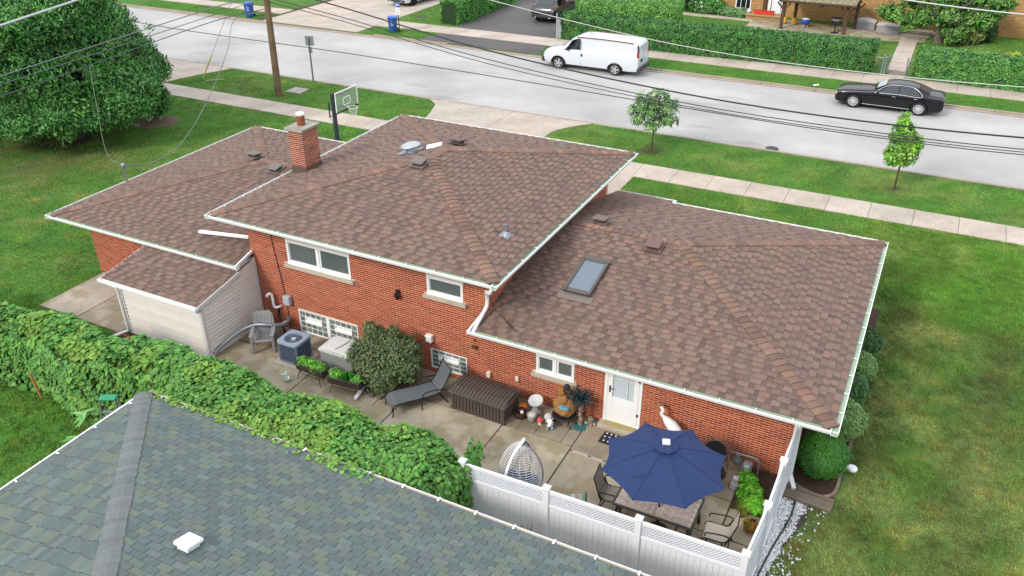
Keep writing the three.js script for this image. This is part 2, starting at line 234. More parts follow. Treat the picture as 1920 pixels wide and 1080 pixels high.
{ // patio behind the house: a course of stamped slabs along the wall, big slabs beyond
  const p = struct('patio', span(-12.95, 3.0, -.1, .004, .02, 6.2), M.joint);
  const tones = ['#b3a792', '#aca08b', '#bbaf9a', '#a39783'].map((h) => mat(h, { map: T.stained, roughness: .92 }));
  const big = ['#c2b69d', '#bdb198', '#c8bca3'].map((h) => mat(h, { map: T.stained, roughness: .92 }));
  const tile = (x0, x1, z0, z1, set, dy = 0) => part('slab', buv(rbox(x1 - x0 - .013, .06, z1 - z0 - .013, .008, (x0 + x1) / 2, .004 + dy + R(-.003, .003), (z0 + z1) / 2)), pick(set), p);
  for (let x = -12.9, k = 0; x < -1.95; k++) { const w = k % 3 === 1 ? .52 : .72, b = Math.min(x + w, -1.95); tile(x, b, .03, .62, tones); x = b; }
  for (let x = -12.9, k = 0; x < -1.95; k++) { const w = k % 3 === 2 ? .5 : .74, b = Math.min(x + w, -1.95); tile(x, b, .64, 1.26, tones); x = b; }
  tile(-1.93, .15, .03, 1.4, [mat('#ac9e87', { map: T.concrete })], .012); tile(.17, 2.1, .03, 1.4, big);
  for (const [a, b, c, d] of [[-12.9, -9.8, 1.28, 3.2], [-9.78, -6.75, 1.28, 3.2], [-6.73, -3.9, 1.28, 3.4], [-3.88, -1.95, 1.28, 3.4], [-1.93, 1.2, 1.42, 3.4], [1.22, 2.1, 1.42, 2.6], [1.22, 2.98, 2.62, 3.4], [-12.9, -6.75, 3.22, 6.18], [-6.73, -2.6, 3.42, 6.18], [-2.58, .4, 3.42, 6.18], [.42, 2.98, 3.42, 6.18]]) tile(a, b, c, d, big);
  tile(2.12, 2.98, 1.62, 2.6, big); part('soil_bed', buv(span(2.1, 2.98, -.05, .02, .03, 1.6)), M.soil, p);
  part('mortar_patch', buv(join([[-1.85, 1.43, .5], [-1.45, 1.45, .5], [-1.05, 1.45, .5]].map(([x, z, w]) => rbox(w, .012, .1, .006, x + w / 2, .037, z, 0, R(-.06, .06))))), mat('#d8cfbd', { map: T.concrete }), p, 'pale cracked mortar along the slab joint');
  const s = struct('slab_terrace', span(-20.05, -16.2, -.08, .003, .02, 2.56), M.joint); // left of the lean-to
  for (const [a, b, c, d] of [[-20.04, -18.35, .03, 2.55], [-18.33, -16.4, .03, 2.55]]) part('slab', buv(rbox(b - a - .016, .06, d - c, .008, (a + b) / 2, .008, (c + d) / 2)), mat(a < -19 ? '#c8bba8' : '#bfb29f', { map: T.stained }), s);
  struct('soil', buv(span(-16.4, -12.9, -.05, .01, 2.4, 4.4)), M.soil);
  struct('mulch_bed', buv(span(3.0, 4.18, -.05, .03, -9.2, .3)), M.mulch);
}
{ // white stones in a strip along the fence
  const L = [], g = flat(new THREE.IcosahedronGeometry(.03, 0)); const K = [];
  struct('stone_bed', buv(extr([[3.0, -.5], [3.72, -.62], [3.75, -1.2], [3.45, -2.2], [3.25, -3.3], [3.0, -5.6], [2.98, -6.2]], .03).rotateX(-PI / 2).translate(0, -.02, 0)), mat('#57504a', { map: T.soil }));
  for (let i = 0; i < 7500; i++) { const z = .55 + Math.pow(rnd(), .9) * 5, w = 3.72 - .18 * (z - .6), spread = rnd() < .1 ? .45 : 0, x = lerp(3.08, w + spread, Math.pow(rnd(), 1.1)); if (rnd() < .25 + .4 * smooth(3.05, w, x) && vn(x * 6, z * 6, 5) > .45) continue; L.push(mtx(x, R(.005, .035), z, rq(), V(R(.4, 1.2), R(.3, .8), R(.4, 1.2)))); const b = R(.62, .95); K.push(C('#ffffff').multiplyScalar(b * (rnd() < .12 ? .4 : 1))); }
  const o = cast('white_stones', g, mat('#f0eff0', { roughness: .85 }), L, scene, K); o.userData.label = 'loose white marble chips along the fence foot';
  solo('edging_strip', 'black plastic lawn edging strip running through the white stones', 'edging', tube([[3.42, .04, .75], [3.4, .05, 1.4], [3.24, .05, 2.4], [3.12, .05, 3.4], [3.05, .05, 4.6]], .022, 6, 20), M.black);
}
// ---------- brickwork and shingles, piece by piece ----------
const brickCols = ['#b04a24', '#a84421', '#b8522a', '#a24124', '#b34d23', '#bb5a30', '#9c3d21'];
function brickwork(list, O, U, N, len, h, holes = [], cols = brickCols, y0 = 0, bonus = 0) {
  const BL = .233, BH = .066, J = .0145, D = .006; const Up = V(0, 1, 0);
  const P = (u, y, d) => { const q = O.clone().addScaledVector(U, u).addScaledVector(N, d); return [q.x, q.y + y, q.z]; };
  let row = 0;
  for (let y = y0; y < h - .02; y += BH, row++) {
    const a = y + J / 2, b = Math.min(y + BH - J / 2, h); if (b - a < .012) continue;
    for (let u = -(row % 2) * BL / 2; u < len; u += BL) {
      let segs = [[Math.max(u + J * .3, 0), Math.min(u + BL - J * .3, len)]];
      for (const [x0, x1, q0, q1] of holes) if (b > q0 && a < q1) segs = segs.flatMap(([s, e]) => e <= x0 || s >= x1 ? [[s, e]] : [[s, Math.min(e, x0)], [Math.max(s, x1), e]]);
      for (const [s, e] of segs) {
        if (e - s < .015) continue;
        const d = D * R(.75, 1.25), c = .0025;
        const f = [P(s + c, a + c, d), P(e - c, a + c, d), P(e - c, b - c, d), P(s + c, b - c, d)], k = [P(s, a, -.004), P(e, a, -.004), P(e, b, -.004), P(s, b, -.004)];
        const pos = [...quad(...f), ...quad(k[0], k[1], f[1], f[0]), ...quad(f[3], f[2], k[2], k[3]), ...quad(k[0], f[0], f[3], k[3]), ...quad(f[1], k[1], k[2], f[2])];
        list.push({ pos, col: jitter(pick(cols), .028, .006, .05), c: V(...P((s + e) / 2, (a + b) / 2, 0)), bonus });
      }
    }
  }
}
const shCols = ['#856e62', '#8a7266', '#806a5f', '#8f7364', '#7c675d', '#877065', '#8a6f61'], shLow = ['#735f56', '#6e5b53', '#776359', '#6a5850'];
const capCols = ['#876b5d', '#8e7060', '#7f675b', '#937462', '#83695d'];
// a roof slope: O at the eave, U along it, Vv up the slope; uL(v), uR(v) bound it; v from 0 to len
function shingles(list, O, U, Vv, uL, uR, len, { exp = .172, w = [.15, .4], th = .018, cols = shCols, low = shLow, dl = .01, regular = 0 } = {}) {
  const N = V().crossVectors(U, Vv).normalize(); if (N.y < 0) N.negate();
  const P = (u, v, d) => { const q = O.clone().addScaledVector(U, u).addScaledVector(Vv, v).addScaledVector(N, d); return [q.x, q.y, q.z]; };
  const flip = V().crossVectors(U, Vv).dot(N) < 0; let row = 0;
  for (let v = -.03; v < len; v += exp, row++) {
    const v1 = Math.min(v + exp + .012, len + .02), vb = Math.max(v, 0);
    const lo = Math.min(uL(vb), uL(Math.min(v1, len))), hi = Math.max(uR(vb), uR(Math.min(v1, len)));
    let n = Math.floor(rnd() * 2), u = lo - (regular ? ((row % 2) * .5 + R(-.12, .12)) * regular : R(0, .25)), prev = null;
    while (u < hi) {
      const tooth = regular ? 1 : (n++ % 2); const W = regular ? regular : tooth ? R(.17, .31) : R(.1, .2), e = Math.min(u + W, hi);
      const a0 = Math.max(u, uL(vb)), b0 = Math.min(e, uR(vb)), a1 = Math.max(u, uL(Math.min(v1, len))), b1 = Math.min(e, uR(Math.min(v1, len)));
      if (b0 - a0 > .004) {
        const A1 = Math.min(a1, b1), B1 = Math.max(a1, b1), g = regular ? .007 : .0015, t = th * (regular ? R(.85, 1.15) : (tooth ? R(.95, 1.15) : .36));
        const q = b1 - a1 > 0 ? [P(a0 + g, v, t), P(b0 - g, v, t), P(B1 - g, v1, .002), P(A1 + g, v1, .002)] : [P(a0 + g, v, t), P(b0 - g, v, t), P((a0 + b0) / 2, lerp(v, v1, .7), .004), P((a0 + b0) / 2, lerp(v, v1, .7), .004)];
        const k0 = P(a0 + g, v, -.004), k1 = P(b0 - g, v, -.004), k2 = P(B1 - g, v1, -.004), k3 = P(A1 + g, v1, -.004);
        const pos = flip ? [...quad(q[3], q[2], q[1], q[0]), ...quad(q[0], q[1], k1, k0), ...quad(q[1], q[2], k2, k1), ...quad(q[3], q[0], k0, k3)] : [...quad(...q), ...quad(k0, k1, q[1], q[0]), ...quad(k1, k2, q[2], q[1]), ...quad(k3, k0, q[0], q[3])];
        let c = pick(tooth ? cols : low); if (c === prev && rnd() < .6) c = pick(cols); prev = c;
        list.push({ pos, col: jitter(c, dl, .006, .03), c: V(...P((a0 + b0) / 2, v + exp / 2, 0)) });
      }
      u = e;
    }
  }
}
// caps folded over a hip or ridge from A (low) to B (high); S1, S2 point down each neighbouring slope, square to the line
function caps(list, A, B, S1, S2, { w = .17, exp = .2, cols = capCols, th = .02, dl = .03 } = {}) {
  const D = V().subVectors(B, A), L = D.length(); D.normalize(); const up = V().addVectors(S1, S2).negate().normalize(); if (up.y < 0) up.negate(); const lift = (t) => up.clone().multiplyScalar(t);
  for (let s = 0; s < L; s += exp) {
    const e = Math.min(s + exp + .02, L + .02), hi = .03 + th, lo = .028;
    const a = A.clone().addScaledVector(D, s), b = A.clone().addScaledVector(D, e), wv = w * R(.94, 1.04), hw = .045;
    const pt = (o, S, k, h) => { const q = o.clone().addScaledVector(S, k).add(lift(h)); return [q.x, q.y, q.z]; };
    const row = (o, h) => [pt(o, S1, wv, h - .008), pt(o, S1, hw, h), pt(o, S2, hw, h), pt(o, S2, wv, h - .008)];
    const r0 = row(a, hi), r1 = row(b, lo), k0 = row(a, 0);
    const pos = []; for (let i = 0; i < 3; i++) pos.push(...quad(r0[i], r0[i + 1], r1[i + 1], r1[i]), ...quad(k0[i], k0[i + 1], r0[i + 1], r0[i]));
    const k1 = row(b, 0); pos.push(...quad(k1[0], k0[0], r0[0], r1[0]), ...quad(k0[3], k1[3], r1[3], r0[3]));
    // make faces point up
    const n = V().subVectors(V(...r0[1]), V(...r0[0])).cross(V().subVectors(V(...r1[1]), V(...r0[0]))); if (n.dot(up) < 0) for (let i = 0; i < pos.length; i += 9) { for (let j = 0; j < 3; j++) { const t = pos[i + 3 + j]; pos[i + 3 + j] = pos[i + 6 + j]; pos[i + 6 + j] = t; } }
    list.push({ pos, col: jitter(pick(cols), dl, .006, .03), c: a });
  }
}
const unit = (x, y, z) => V(x, y, z).normalize();

// ---------- the brick house ----------
const house = thing('brick_house', 'red brick split-level house with brown shingled hip roofs and white gutters', 'house', [0, 0, 0]);
const WL = -20.228, ML = -13.0, MR = -4.987, WR = 3.076, BACK = -8.55; // wall lines
{ // walls: mortar bodies with openings, bricks laid on them
  const T0 = .16;
  const openMain = [[-11.58, -9.33, 2.34, 3.14], [-6.8, -5.69, 2.54, 3.13], [-11.47, -9.3, .02, .8], [-6.8, -5.64, .16, .79]];
  const openR = [[-3.54, -2.46, 1.0, 1.6], [-1.62, -.62, .12, 2.2]];
  const face = (x0, x1, y1, op) => extr([[x0, -.3], [x1, -.3], [x1, y1], [x0, y1]], T0, 0, op.map(([a, b, c, d]) => [[a, c], [a, d], [b, d], [b, c]])).translate(0, 0, -T0);
  const wm = part('wall', buv(join([face(ML, MR, 3.72, openMain), span(ML, ML + .16, -.3, 3.72, BACK, -T0), span(MR - .16, MR, -.3, 3.72, BACK, -T0), span(ML, MR, -.3, 3.72, BACK - .16, BACK)])), M.mortar, house, 'tall middle wall of red brick with white joints');
  const wr = part('wall', buv(join([face(MR, WR, 2.22, openR), span(WR - .16, WR, -.3, 2.22, BACK, -T0), span(MR, WR, -.3, 2.22, BACK - .16, BACK)])), M.mortar, house, 'low right wing wall of red brick');
  const wl = part('wall', buv(join([face(WL, ML, 2.22, []), span(WL, WL + .16, -.3, 2.22, BACK, -T0), span(WL, ML, -.3, 2.22, BACK - .16, BACK)])), M.mortar, house, 'low left wing wall of red brick');
  const off = (op, o) => op.map(([a, b, c, d]) => [a - o, b - o, c, d]);
  const lm = [], lr = [], ll = [];
  brickwork(lm, V(ML, 0, 0), V(1, 0, 0), V(0, 0, 1), MR - ML, 3.72, [...off(openMain, ML), [-11.75 - ML, -9.2 - ML, 2.2, 2.36], [-6.9 - ML, -5.6 - ML, 2.42, 2.56]]);
  brickwork(lm, V(MR, 0, 0), V(0, 0, -1), V(1, 0, 0), -BACK, 3.72, [[0, 8, 0, 2.3]], brickCols, 2.244);
  brickwork(lr, V(MR, 0, 0), V(1, 0, 0), V(0, 0, 1), WR - MR, 2.22, [...off(openR, MR), [-3.66 - MR, -2.4 - MR, .88, 1.02]]);
  brickwork(ll, V(WL, 0, 0), V(1, 0, 0), V(0, 0, 1), ML - WL, 2.22); brickwork(ll, V(WL, 0, BACK), V(0, 0, 1), V(-1, 0, 0), -BACK, 2.22); brickwork(lr, V(WR, 0, 0), V(0, 0, -1), V(1, 0, 0), -BACK, 2.22, [], brickCols, 0, -30);
  pieces('brick', 'brick_field', lr, M.brick, wr, 190); pieces('brick', 'brick_field', lm, M.brick, wm, 110); pieces('brick', 'brick_field', ll, M.brick, wl, 0);
}
// window in an opening of the back wall: frame, sashes, panes, limestone sill
function windowUnit(x0, x1, y0, y1, n, sill, label) {
  const w = new THREE.Group(); w.name = 'window'; house.add(w); w.userData.label = label;
  const F = .07, z0 = -.1, z1 = .012, W = x1 - x0, H = y1 - y0, g = [];
  g.push(rbox(W + .02, F, z1 - z0, .008, (x0 + x1) / 2, y1 - F / 2, (z0 + z1) / 2), rbox(W + .02, F + .03, z1 - z0 + .02, .008, (x0 + x1) / 2, y0 + F / 2, (z0 + z1) / 2 + .01));
  for (const x of [x0 + F / 2, x1 - F / 2]) g.push(rbox(F, H - 2 * F, z1 - z0, .008, x, (y0 + y1) / 2, (z0 + z1) / 2));
  for (let i = 1; i < n; i++) g.push(rbox(F, H - 2 * F, z1 - z0 - .02, .008, lerp(x0, x1, i / n), (y0 + y1) / 2, (z0 + z1) / 2));
  part('frame', join(g), M.white, w);
  for (let i = 0; i < n; i++) {
    const a = lerp(x0, x1, i / n) + F * .6, b = lerp(x0, x1, (i + 1) / n) - F * .6, s = .045, A = y0 + F, B = y1 - F;
    part('sash', join([span(a, b, B - s, B, -.07, -.02), span(a, b, A, A + s, -.07, -.02), span(a, a + s, A + s, B - s, -.07, -.02), span(b - s, b, A + s, B - s, -.07, -.02)]), M.white, w);
    part('pane', span(a + s, b - s, A + s, B - s, -.05, -.046), phys('#b9c6c6', { roughness: .02, transmission: .82, thickness: 0, ior: 1.6 }), w);
  }
  const cg = new THREE.PlaneGeometry(W, H, 40, 1); const p = cg.attributes.position; for (let i = 0; i < p.count; i++) p.setZ(i, .018 * Math.sin(p.getX(i) * 42) + .008 * Math.sin(p.getX(i) * 97)); cg.computeVertexNormals();
  part('curtain', put(flat(cg), (x0 + x1) / 2, (y0 + y1) / 2, -.24), M.curtain, w);
  if (sill) part('sill', buv(rbox(x1 - x0 + .22, .11, .2, .012, (x0 + x1) / 2, y0 - .055, -.0)), M.limestone, w);
}
windowUnit(-11.58, -9.33, 2.34, 3.14, 2, 1, 'wide white framed double window high on the middle wall');
windowUnit(-6.8, -5.69, 2.54, 3.13, 1, 1, 'small white framed window below the middle roof corner');
windowUnit(-3.54, -2.46, 1.0, 1.6, 2, 1, 'white framed double window beside the back door');
// glass block windows with a hopper vent in the middle
function glassBlocks(x0, x1, y0, y1, nx, ny, vent, label) {
  const w = new THREE.Group(); w.name = 'glass_block_window'; house.add(w); w.userData.label = label;
  const blockM = phys('#8f9f9a', { roughness: .1, transmission: .3, thickness: 0, ior: 1.5 }), J = .03, bw = (x1 - x0 - .06) / nx, bh = (y1 - y0 - .06) / ny;
  part('frame', join([span(x0, x1, y1 - .03, y1, -.1, .006), span(x0, x1, y0, y0 + .03, -.1, .006), span(x0, x0 + .03, y0 + .03, y1 - .03, -.1, .006), span(x1 - .03, x1, y0 + .03, y1 - .03, -.1, .006)]), M.white, w);
  part('grout', span(x0 + .03, x1 - .03, y0 + .03, y1 - .03, -.1, -.02), mat('#dfe5e0', { roughness: .9 }), w);
  for (let i = 0; i < nx; i++) for (let j = 0; j < ny; j++) {
    const cx = x0 + .03 + (i + .5) * bw, cy = y0 + .03 + (j + .5) * bh; if (vent && cx > vent[0] && cx < vent[1] && cy > vent[2] && cy < vent[3]) continue;
    const g = flat(new THREE.BoxGeometry(bw - J, bh - J, .05)); part('glass_block', put(g, cx, cy, -.034), blockM, w);
    if (w.userData.core === undefined) w.userData.core = 1;
    part('block_core', box(bw - J - .05, bh - J - .05, .004, cx, cy, -.007), mat(pick(['#6a7672', '#77827d', '#5d6864']), { roughness: .3 }), w);
  }
  delete w.userData.core;
  if (vent) { const [a, b, c, d] = vent; part('vent_frame', join([span(a, b, d - .035, d, -.06, .012), span(a, b, c, c + .06, -.06, .03), span(a, a + .03, c + .06, d - .035, -.06, .012), span(b - .03, b, c + .06, d - .035, -.06, .012)]), M.white, w); part('vent_pane', span(a + .03, b - .03, c + .06, d - .035, -.03, -.026), mat('#98a3a3', { roughness: .2 }), w); }
}
glassBlocks(-11.47, -10.42, .02, .8, 5, 4, [-11.25, -10.62, .4, .62], 'glass block window behind the air conditioner');
glassBlocks(-10.36, -9.3, .02, .8, 5, 4, [-10.15, -9.52, .4, .62], 'glass block window behind the grey generator');
glassBlocks(-6.8, -5.64, .16, .79, 5, 4, [-6.56, -5.9, .47, .66], 'glass block window behind the sun lounger');
part('window_post', span(-10.42, -10.36, .02, .8, -.1, .012), M.white, house);
{ // back door with a storm door
  const d = new THREE.Group(); d.name = 'door'; house.add(d); d.userData.label = 'white back door with a large glazed storm panel';
  const x0 = -1.62, x1 = -.62, y0 = .12, y1 = 2.2;
  part('frame', join([rbox(.085, y1 - y0, .15, .01, x0 + .043, (y0 + y1) / 2, -.05), rbox(.085, y1 - y0, .15, .01, x1 - .043, (y0 + y1) / 2, -.05), span(x0 + .086, x1 - .086, y1 - .08, y1, -.12, .02)]), M.white, d);
  const a = x0 + .09, b = x1 - .09;
  part('leaf', join([rbox(.13, y1 - y0 - .1, .04, .008, a + .065, (y0 + y1) / 2 - .04, .005), rbox(.13, y1 - y0 - .1, .04, .008, b - .065, (y0 + y1) / 2 - .04, .005), span(a + .13, b - .13, y0 + .01, y0 + .78, -.014, .022), span(a + .13, b - .13, 1.98, y1 - .1, -.014, .022), span(a + .2, b - .2, y0 + .12, y0 + .66, .022, .027)]), M.white, d);
  part('pane', span(a + .13, b - .13, y0 + .78, 1.98, 0, .004), M.glass, d);
  part('blind', span(a + .1, b - .1, y0 + .02, y1 - .1, -.05, -.02), mat('#c3ced6', { roughness: .6 }), d);
  part('muntin', join([span(a + .13, b - .13, 1.5, 1.52, .004, .016), span((a + b) / 2 + .1, (a + b) / 2 + .115, y0 + .78, 1.98, .004, .014)]), M.white, d);
  part('handle', join([rbox(.04, .2, .02, .006, a + .065, 1.15, .035), bar([a + .065, 1.18, .05], [a + .17, 1.17, .06], .011), bar([a + .065, 1.18, .03], [a + .065, 1.18, .06], .012)]), M.black, d);
  part('hinge', join([span(b - .02, b + .03, .5, .58, .025, .035), span(b - .02, b + .03, 1.55, 1.63, .025, .035)]), M.black, d);
  part('threshold', buv(rbox(1.1, .12, .3, .01, -1.12, .07, .14)), M.limestone, d); part('sill_plate', span(a, b, .13, .142, -.02, .2), mat('#a3945f', { roughness: .6 }), d);
}
// hip roofs: closed timber decks with soffits, shingles, caps, gutters
const mainE = { x0: -13.59, x1: -4.39, z0: -9.34, z1: .69, y: 3.8, k: .2 }, rightE = { x0: MR, x1: 3.83, z0: -9.27, z1: .69, y: 2.29, k: .22 }, leftE = { x0: -20.98, x1: ML, z0: -9.19, z1: .69, y: 2.29, k: .208 };
const allSh = { main: [], right: [], left: [] }, allCap = { main: [], right: [], left: [] };
const slope = (k) => Math.hypot(1, k);
{ // middle: ridge runs front to back
  const { x0, x1, z0, z1, y, k } = mainE, h = (x1 - x0) / 2, cx = (x0 + x1) / 2, zA = z1 - h, zB = z0 + h, top = y + k * h, s = slope(k), P = [[x0, y, z1], [x1, y, z1], [x1, y, z0], [x0, y, z0]], A = [cx, top, zA], B = [cx, top, zB], b = P.map(([a, q, c]) => [a, q - .05, c]);
  const roof = part('roof', poly([[P[0], P[1], A], [P[1], P[2], B, A], [P[2], P[3], B], [P[3], P[0], A, B], [b[3], b[2], b[1], b[0]], [b[0], b[1], P[1], P[0]], [b[1], b[2], P[2], P[1]], [b[2], b[3], P[3], P[2]], [b[3], b[0], P[0], P[3]]]), M.deck, house, 'high middle hip roof of brown shingles');
  roof.userData.key = 'main'; allSh.roofMain = roof;
  const L = allSh.main, W = x1 - x0, Dp = z1 - z0, q = 1 / s;
  shingles(L, V(x0, y, z1), V(1, 0, 0), unit(0, k, -1), (v) => v * q, (v) => W - v * q, h * s);
  shingles(L, V(x1, y, z1), V(0, 0, -1), unit(-1, k, 0), (v) => v * q, (v) => Dp - v * q, h * s);
  shingles(L, V(x0, y, z0), V(0, 0, 1), unit(1, k, 0), (v) => v * q, (v) => Dp - v * q, h * s);
  shingles(L, V(x1, y, z0), V(-1, 0, 0), unit(0, k, 1), (v) => v * q, (v) => W - v * q, h * s);
  const K = allCap.main, sd = (hx, hz, sx, sz) => { const D = unit(hx, k, hz); const S = unit(sx, -k, sz); return S.addScaledVector(D, -S.dot(D)).normalize(); };
  caps(K, V(...P[1]), V(...A), sd(-1, -1, 0, 1), sd(-1, -1, 1, 0)); caps(K, V(...P[0]), V(...A), sd(1, -1, -1, 0), sd(1, -1, 0, 1));
  caps(K, V(...P[2]), V(...B), sd(-1, 1, 1, 0), sd(-1, 1, 0, -1)); caps(K, V(...P[3]), V(...B), sd(1, 1, 0, -1), sd(1, 1, -1, 0));
  caps(K, V(...B), V(...A), unit(-1, -k, 0), unit(1, -k, 0));
  part('soffit', join([span(x0, x1, y - .18, y - .051, .02, z1 - .01), span(MR + .01, x1 - .01, y - .18, y - .051, z0 + .02, .02), span(x0 + .01, ML - .01, y - .18, y - .051, z0 + .02, .02)]), M.white, house);
}
function wing(E, key, side, ext) { // side +1: hip at the right end, -1: hip at the left end
  const { x0, x1, z0, z1, y, k } = E, h = (z1 - z0) / 2, zc = (z0 + z1) / 2, top = y + k * h, s = slope(k), q = 1 / s, xa = side > 0 ? x1 - h : x0 + h, e = side > 0 ? x1 : x0, o = side > 0 ? x0 : x1;
  const A = [xa, top, zc], O = [o, top, zc], N1 = [e, y, z1], N0 = [o, y, z1], F1 = [e, y, z0], F0 = [o, y, z0], lo = ([a, b, c]) => [a, b - .05, c];
  const F = [[N0, N1, A, O], [N1, F1, A], [F1, F0, O, A], [F0, N0, O], [lo(N0), lo(F0), lo(F1), lo(N1)], [lo(N0), lo(N1), N1, N0], [lo(N1), lo(F1), F1, N1], [lo(F1), lo(F0), F0, F1]].map((f) => side > 0 ? f : [...f].reverse());
  const roof = part('roof', poly(F), M.deck, house, side > 0 ? 'low right hip roof of brown shingles with a skylight' : 'low left hip roof of brown shingles beside the chimney'); allSh['roof' + key] = roof;
  const L = allSh[key], W = x1 - x0;
  if (side > 0) { shingles(L, V(x0, y, z1), V(1, 0, 0), unit(0, k, -1), () => 0, (v) => W - v * q, h * s); shingles(L, V(x1, y, z0), V(-1, 0, 0), unit(0, k, 1), (v) => v * q, () => W, h * s); shingles(L, V(x1, y, z1), V(0, 0, -1), unit(-1, k, 0), (v) => v * q, (v) => 2 * h - v * q, h * s); }
  else { shingles(L, V(x0, y, z1), V(1, 0, 0), unit(0, k, -1), (v) => v * q, () => W, h * s); shingles(L, V(x1, y, z0), V(-1, 0, 0), unit(0, k, 1), () => 0, (v) => W - v * q, h * s); shingles(L, V(x0, y, z0), V(0, 0, 1), unit(1, k, 0), (v) => v * q, (v) => 2 * h - v * q, h * s); }
  const K = allCap[key], sd = (hx, hz, sx, sz) => { const D = unit(hx, k, hz); const S = unit(sx, -k, sz); return S.addScaledVector(D, -S.dot(D)).normalize(); };
  caps(K, V(...N1), V(...A), ...(side > 0 ? [sd(-1, -1, 0, 1), sd(-1, -1, 1, 0)] : [sd(1, -1, -1, 0), sd(1, -1, 0, 1)]));
  caps(K, V(...F1), V(...A), ...(side > 0 ? [sd(-1, 1, 1, 0), sd(-1, 1, 0, -1)] : [sd(1, 1, 0, -1), sd(1, 1, -1, 0)]));
  caps(K, V(...A), V(...O), unit(0, -k, 1), unit(0, -k, -1), { w: .15 });
  part('soffit', join([span(x0 + .01, x1 - .01, y - .2, y - .051, .02, z1 - .01), side > 0 ? span(WR + .01, x1 - .01, y - .2, y - .051, z0 + .02, .015) : span(x0 + .01, WL - .01, y - .2, y - .051, z0 + .02, .015)]), M.white, house);
}
wing(rightE, 'right', 1); wing(leftE, 'left', -1);
// the front eave of the right wing steps out beside the middle block
{ const y = rightE.y, k = rightE.k, d = .36; part('eave_step', poly([[[MR, y, -9.27], [-2.95, y, -9.27], [-2.95, y - k * d, -9.27 - d], [MR, y - k * d, -9.27 - d]].reverse(), [[MR, y - .1, -9.27], [-2.95, y - .1, -9.27], [-2.95, y - k * d - .08, -9.27 - d], [MR, y - k * d - .08, -9.27 - d]]]), M.deck, allSh.roofright);
  shingles(allSh.right, V(-2.95, y - k * d, -9.27 - d), V(-1, 0, 0), unit(0, k, 1), () => 0, () => 2.03, d * slope(k)); }
pieces('shingle', 'shingle_field', allSh.right, M.shingle, allSh.roofright, 200); pieces('shingle', 'shingle_field', allSh.main, M.shingle, allSh.roofMain, 100); pieces('shingle', 'shingle_field', allSh.left, M.shingle, allSh.roofleft, 0);
pieces('ridge_cap', 'ridge_cap_row', allCap.right, M.shingle, allSh.roofright, 110); pieces('ridge_cap', 'ridge_cap_row', allCap.main, M.shingle, allSh.roofMain, 120); pieces('ridge_cap', 'ridge_cap_row', allCap.left, M.shingle, allSh.roofleft, 60);
delete allSh.roofMain.userData.key;
// gutters: an open trough, white outside, pale green inside, hangers across it
function gutter(a, b, out, y, ends = [1, 1]) { // a,b: [x,z] along the roof edge; out: [dx,dz] unit
  const g = new THREE.Group(); g.name = 'gutter'; house.add(g); const w = .15, h = .11;
  const A = V(a[0], y, a[1]), B = V(b[0], y, b[1]), O = V(out[0], 0, out[1]), U = V().subVectors(B, A), L = U.length(); U.normalize();
  const run = (prof, m, name) => { const S = new THREE.Shape(prof.map((p) => new THREE.Vector2(...p))), e = flat(new THREE.ExtrudeGeometry(S, { depth: L, bevelEnabled: false })); e.applyMatrix4(new THREE.Matrix4().makeBasis(O, V(0, 1, 0), U)); if (V().crossVectors(O, V(0, 1, 0)).dot(U) < 0) { const p = e.attributes.position; for (let i = 0; i < p.count; i += 3) for (const f of ['X', 'Y', 'Z']) { const t = p['get' + f](i + 1); p['set' + f](i + 1, p['get' + f](i + 2)); p['set' + f](i + 2, t); } e.computeVertexNormals(); } e.translate(A.x, A.y, A.z); return part(name, e, m, g); };
  run([[-.012, -h], [w - .03, -h], [w - .004, -h * .45], [w, -.02], [w, .0], [w - .02, 0], [w - .02, -.008], [w - .008, -.012], [w - .014, -h * .42], [w - .038, -h + .01], [0, -h + .01], [0, -.01], [-.012, -.01]], M.white, 'trough');
  run([[.002, -h + .012], [w - .042, -h + .012], [w - .02, -.05], [.002, -.05]], M.gutterIn, 'liner');
  run([[.0015, -.05], [.007, -.05], [.007, -.012], [.0015, -.012]], M.gutterIn, 'back_liner');
  const n = Math.round(L / .8); for (let i = 0; i <= n; i++) { const c = A.clone().addScaledVector(U, clamp(i * L / n, .02, L - .02)).addScaledVector(O, w / 2); part('hanger', box(Math.abs(O.x) ? w - .04 : .02, .008, Math.abs(O.z) ? w - .04 : .02, c.x, c.y - .014, c.z), M.white, g); }
  return g;
}
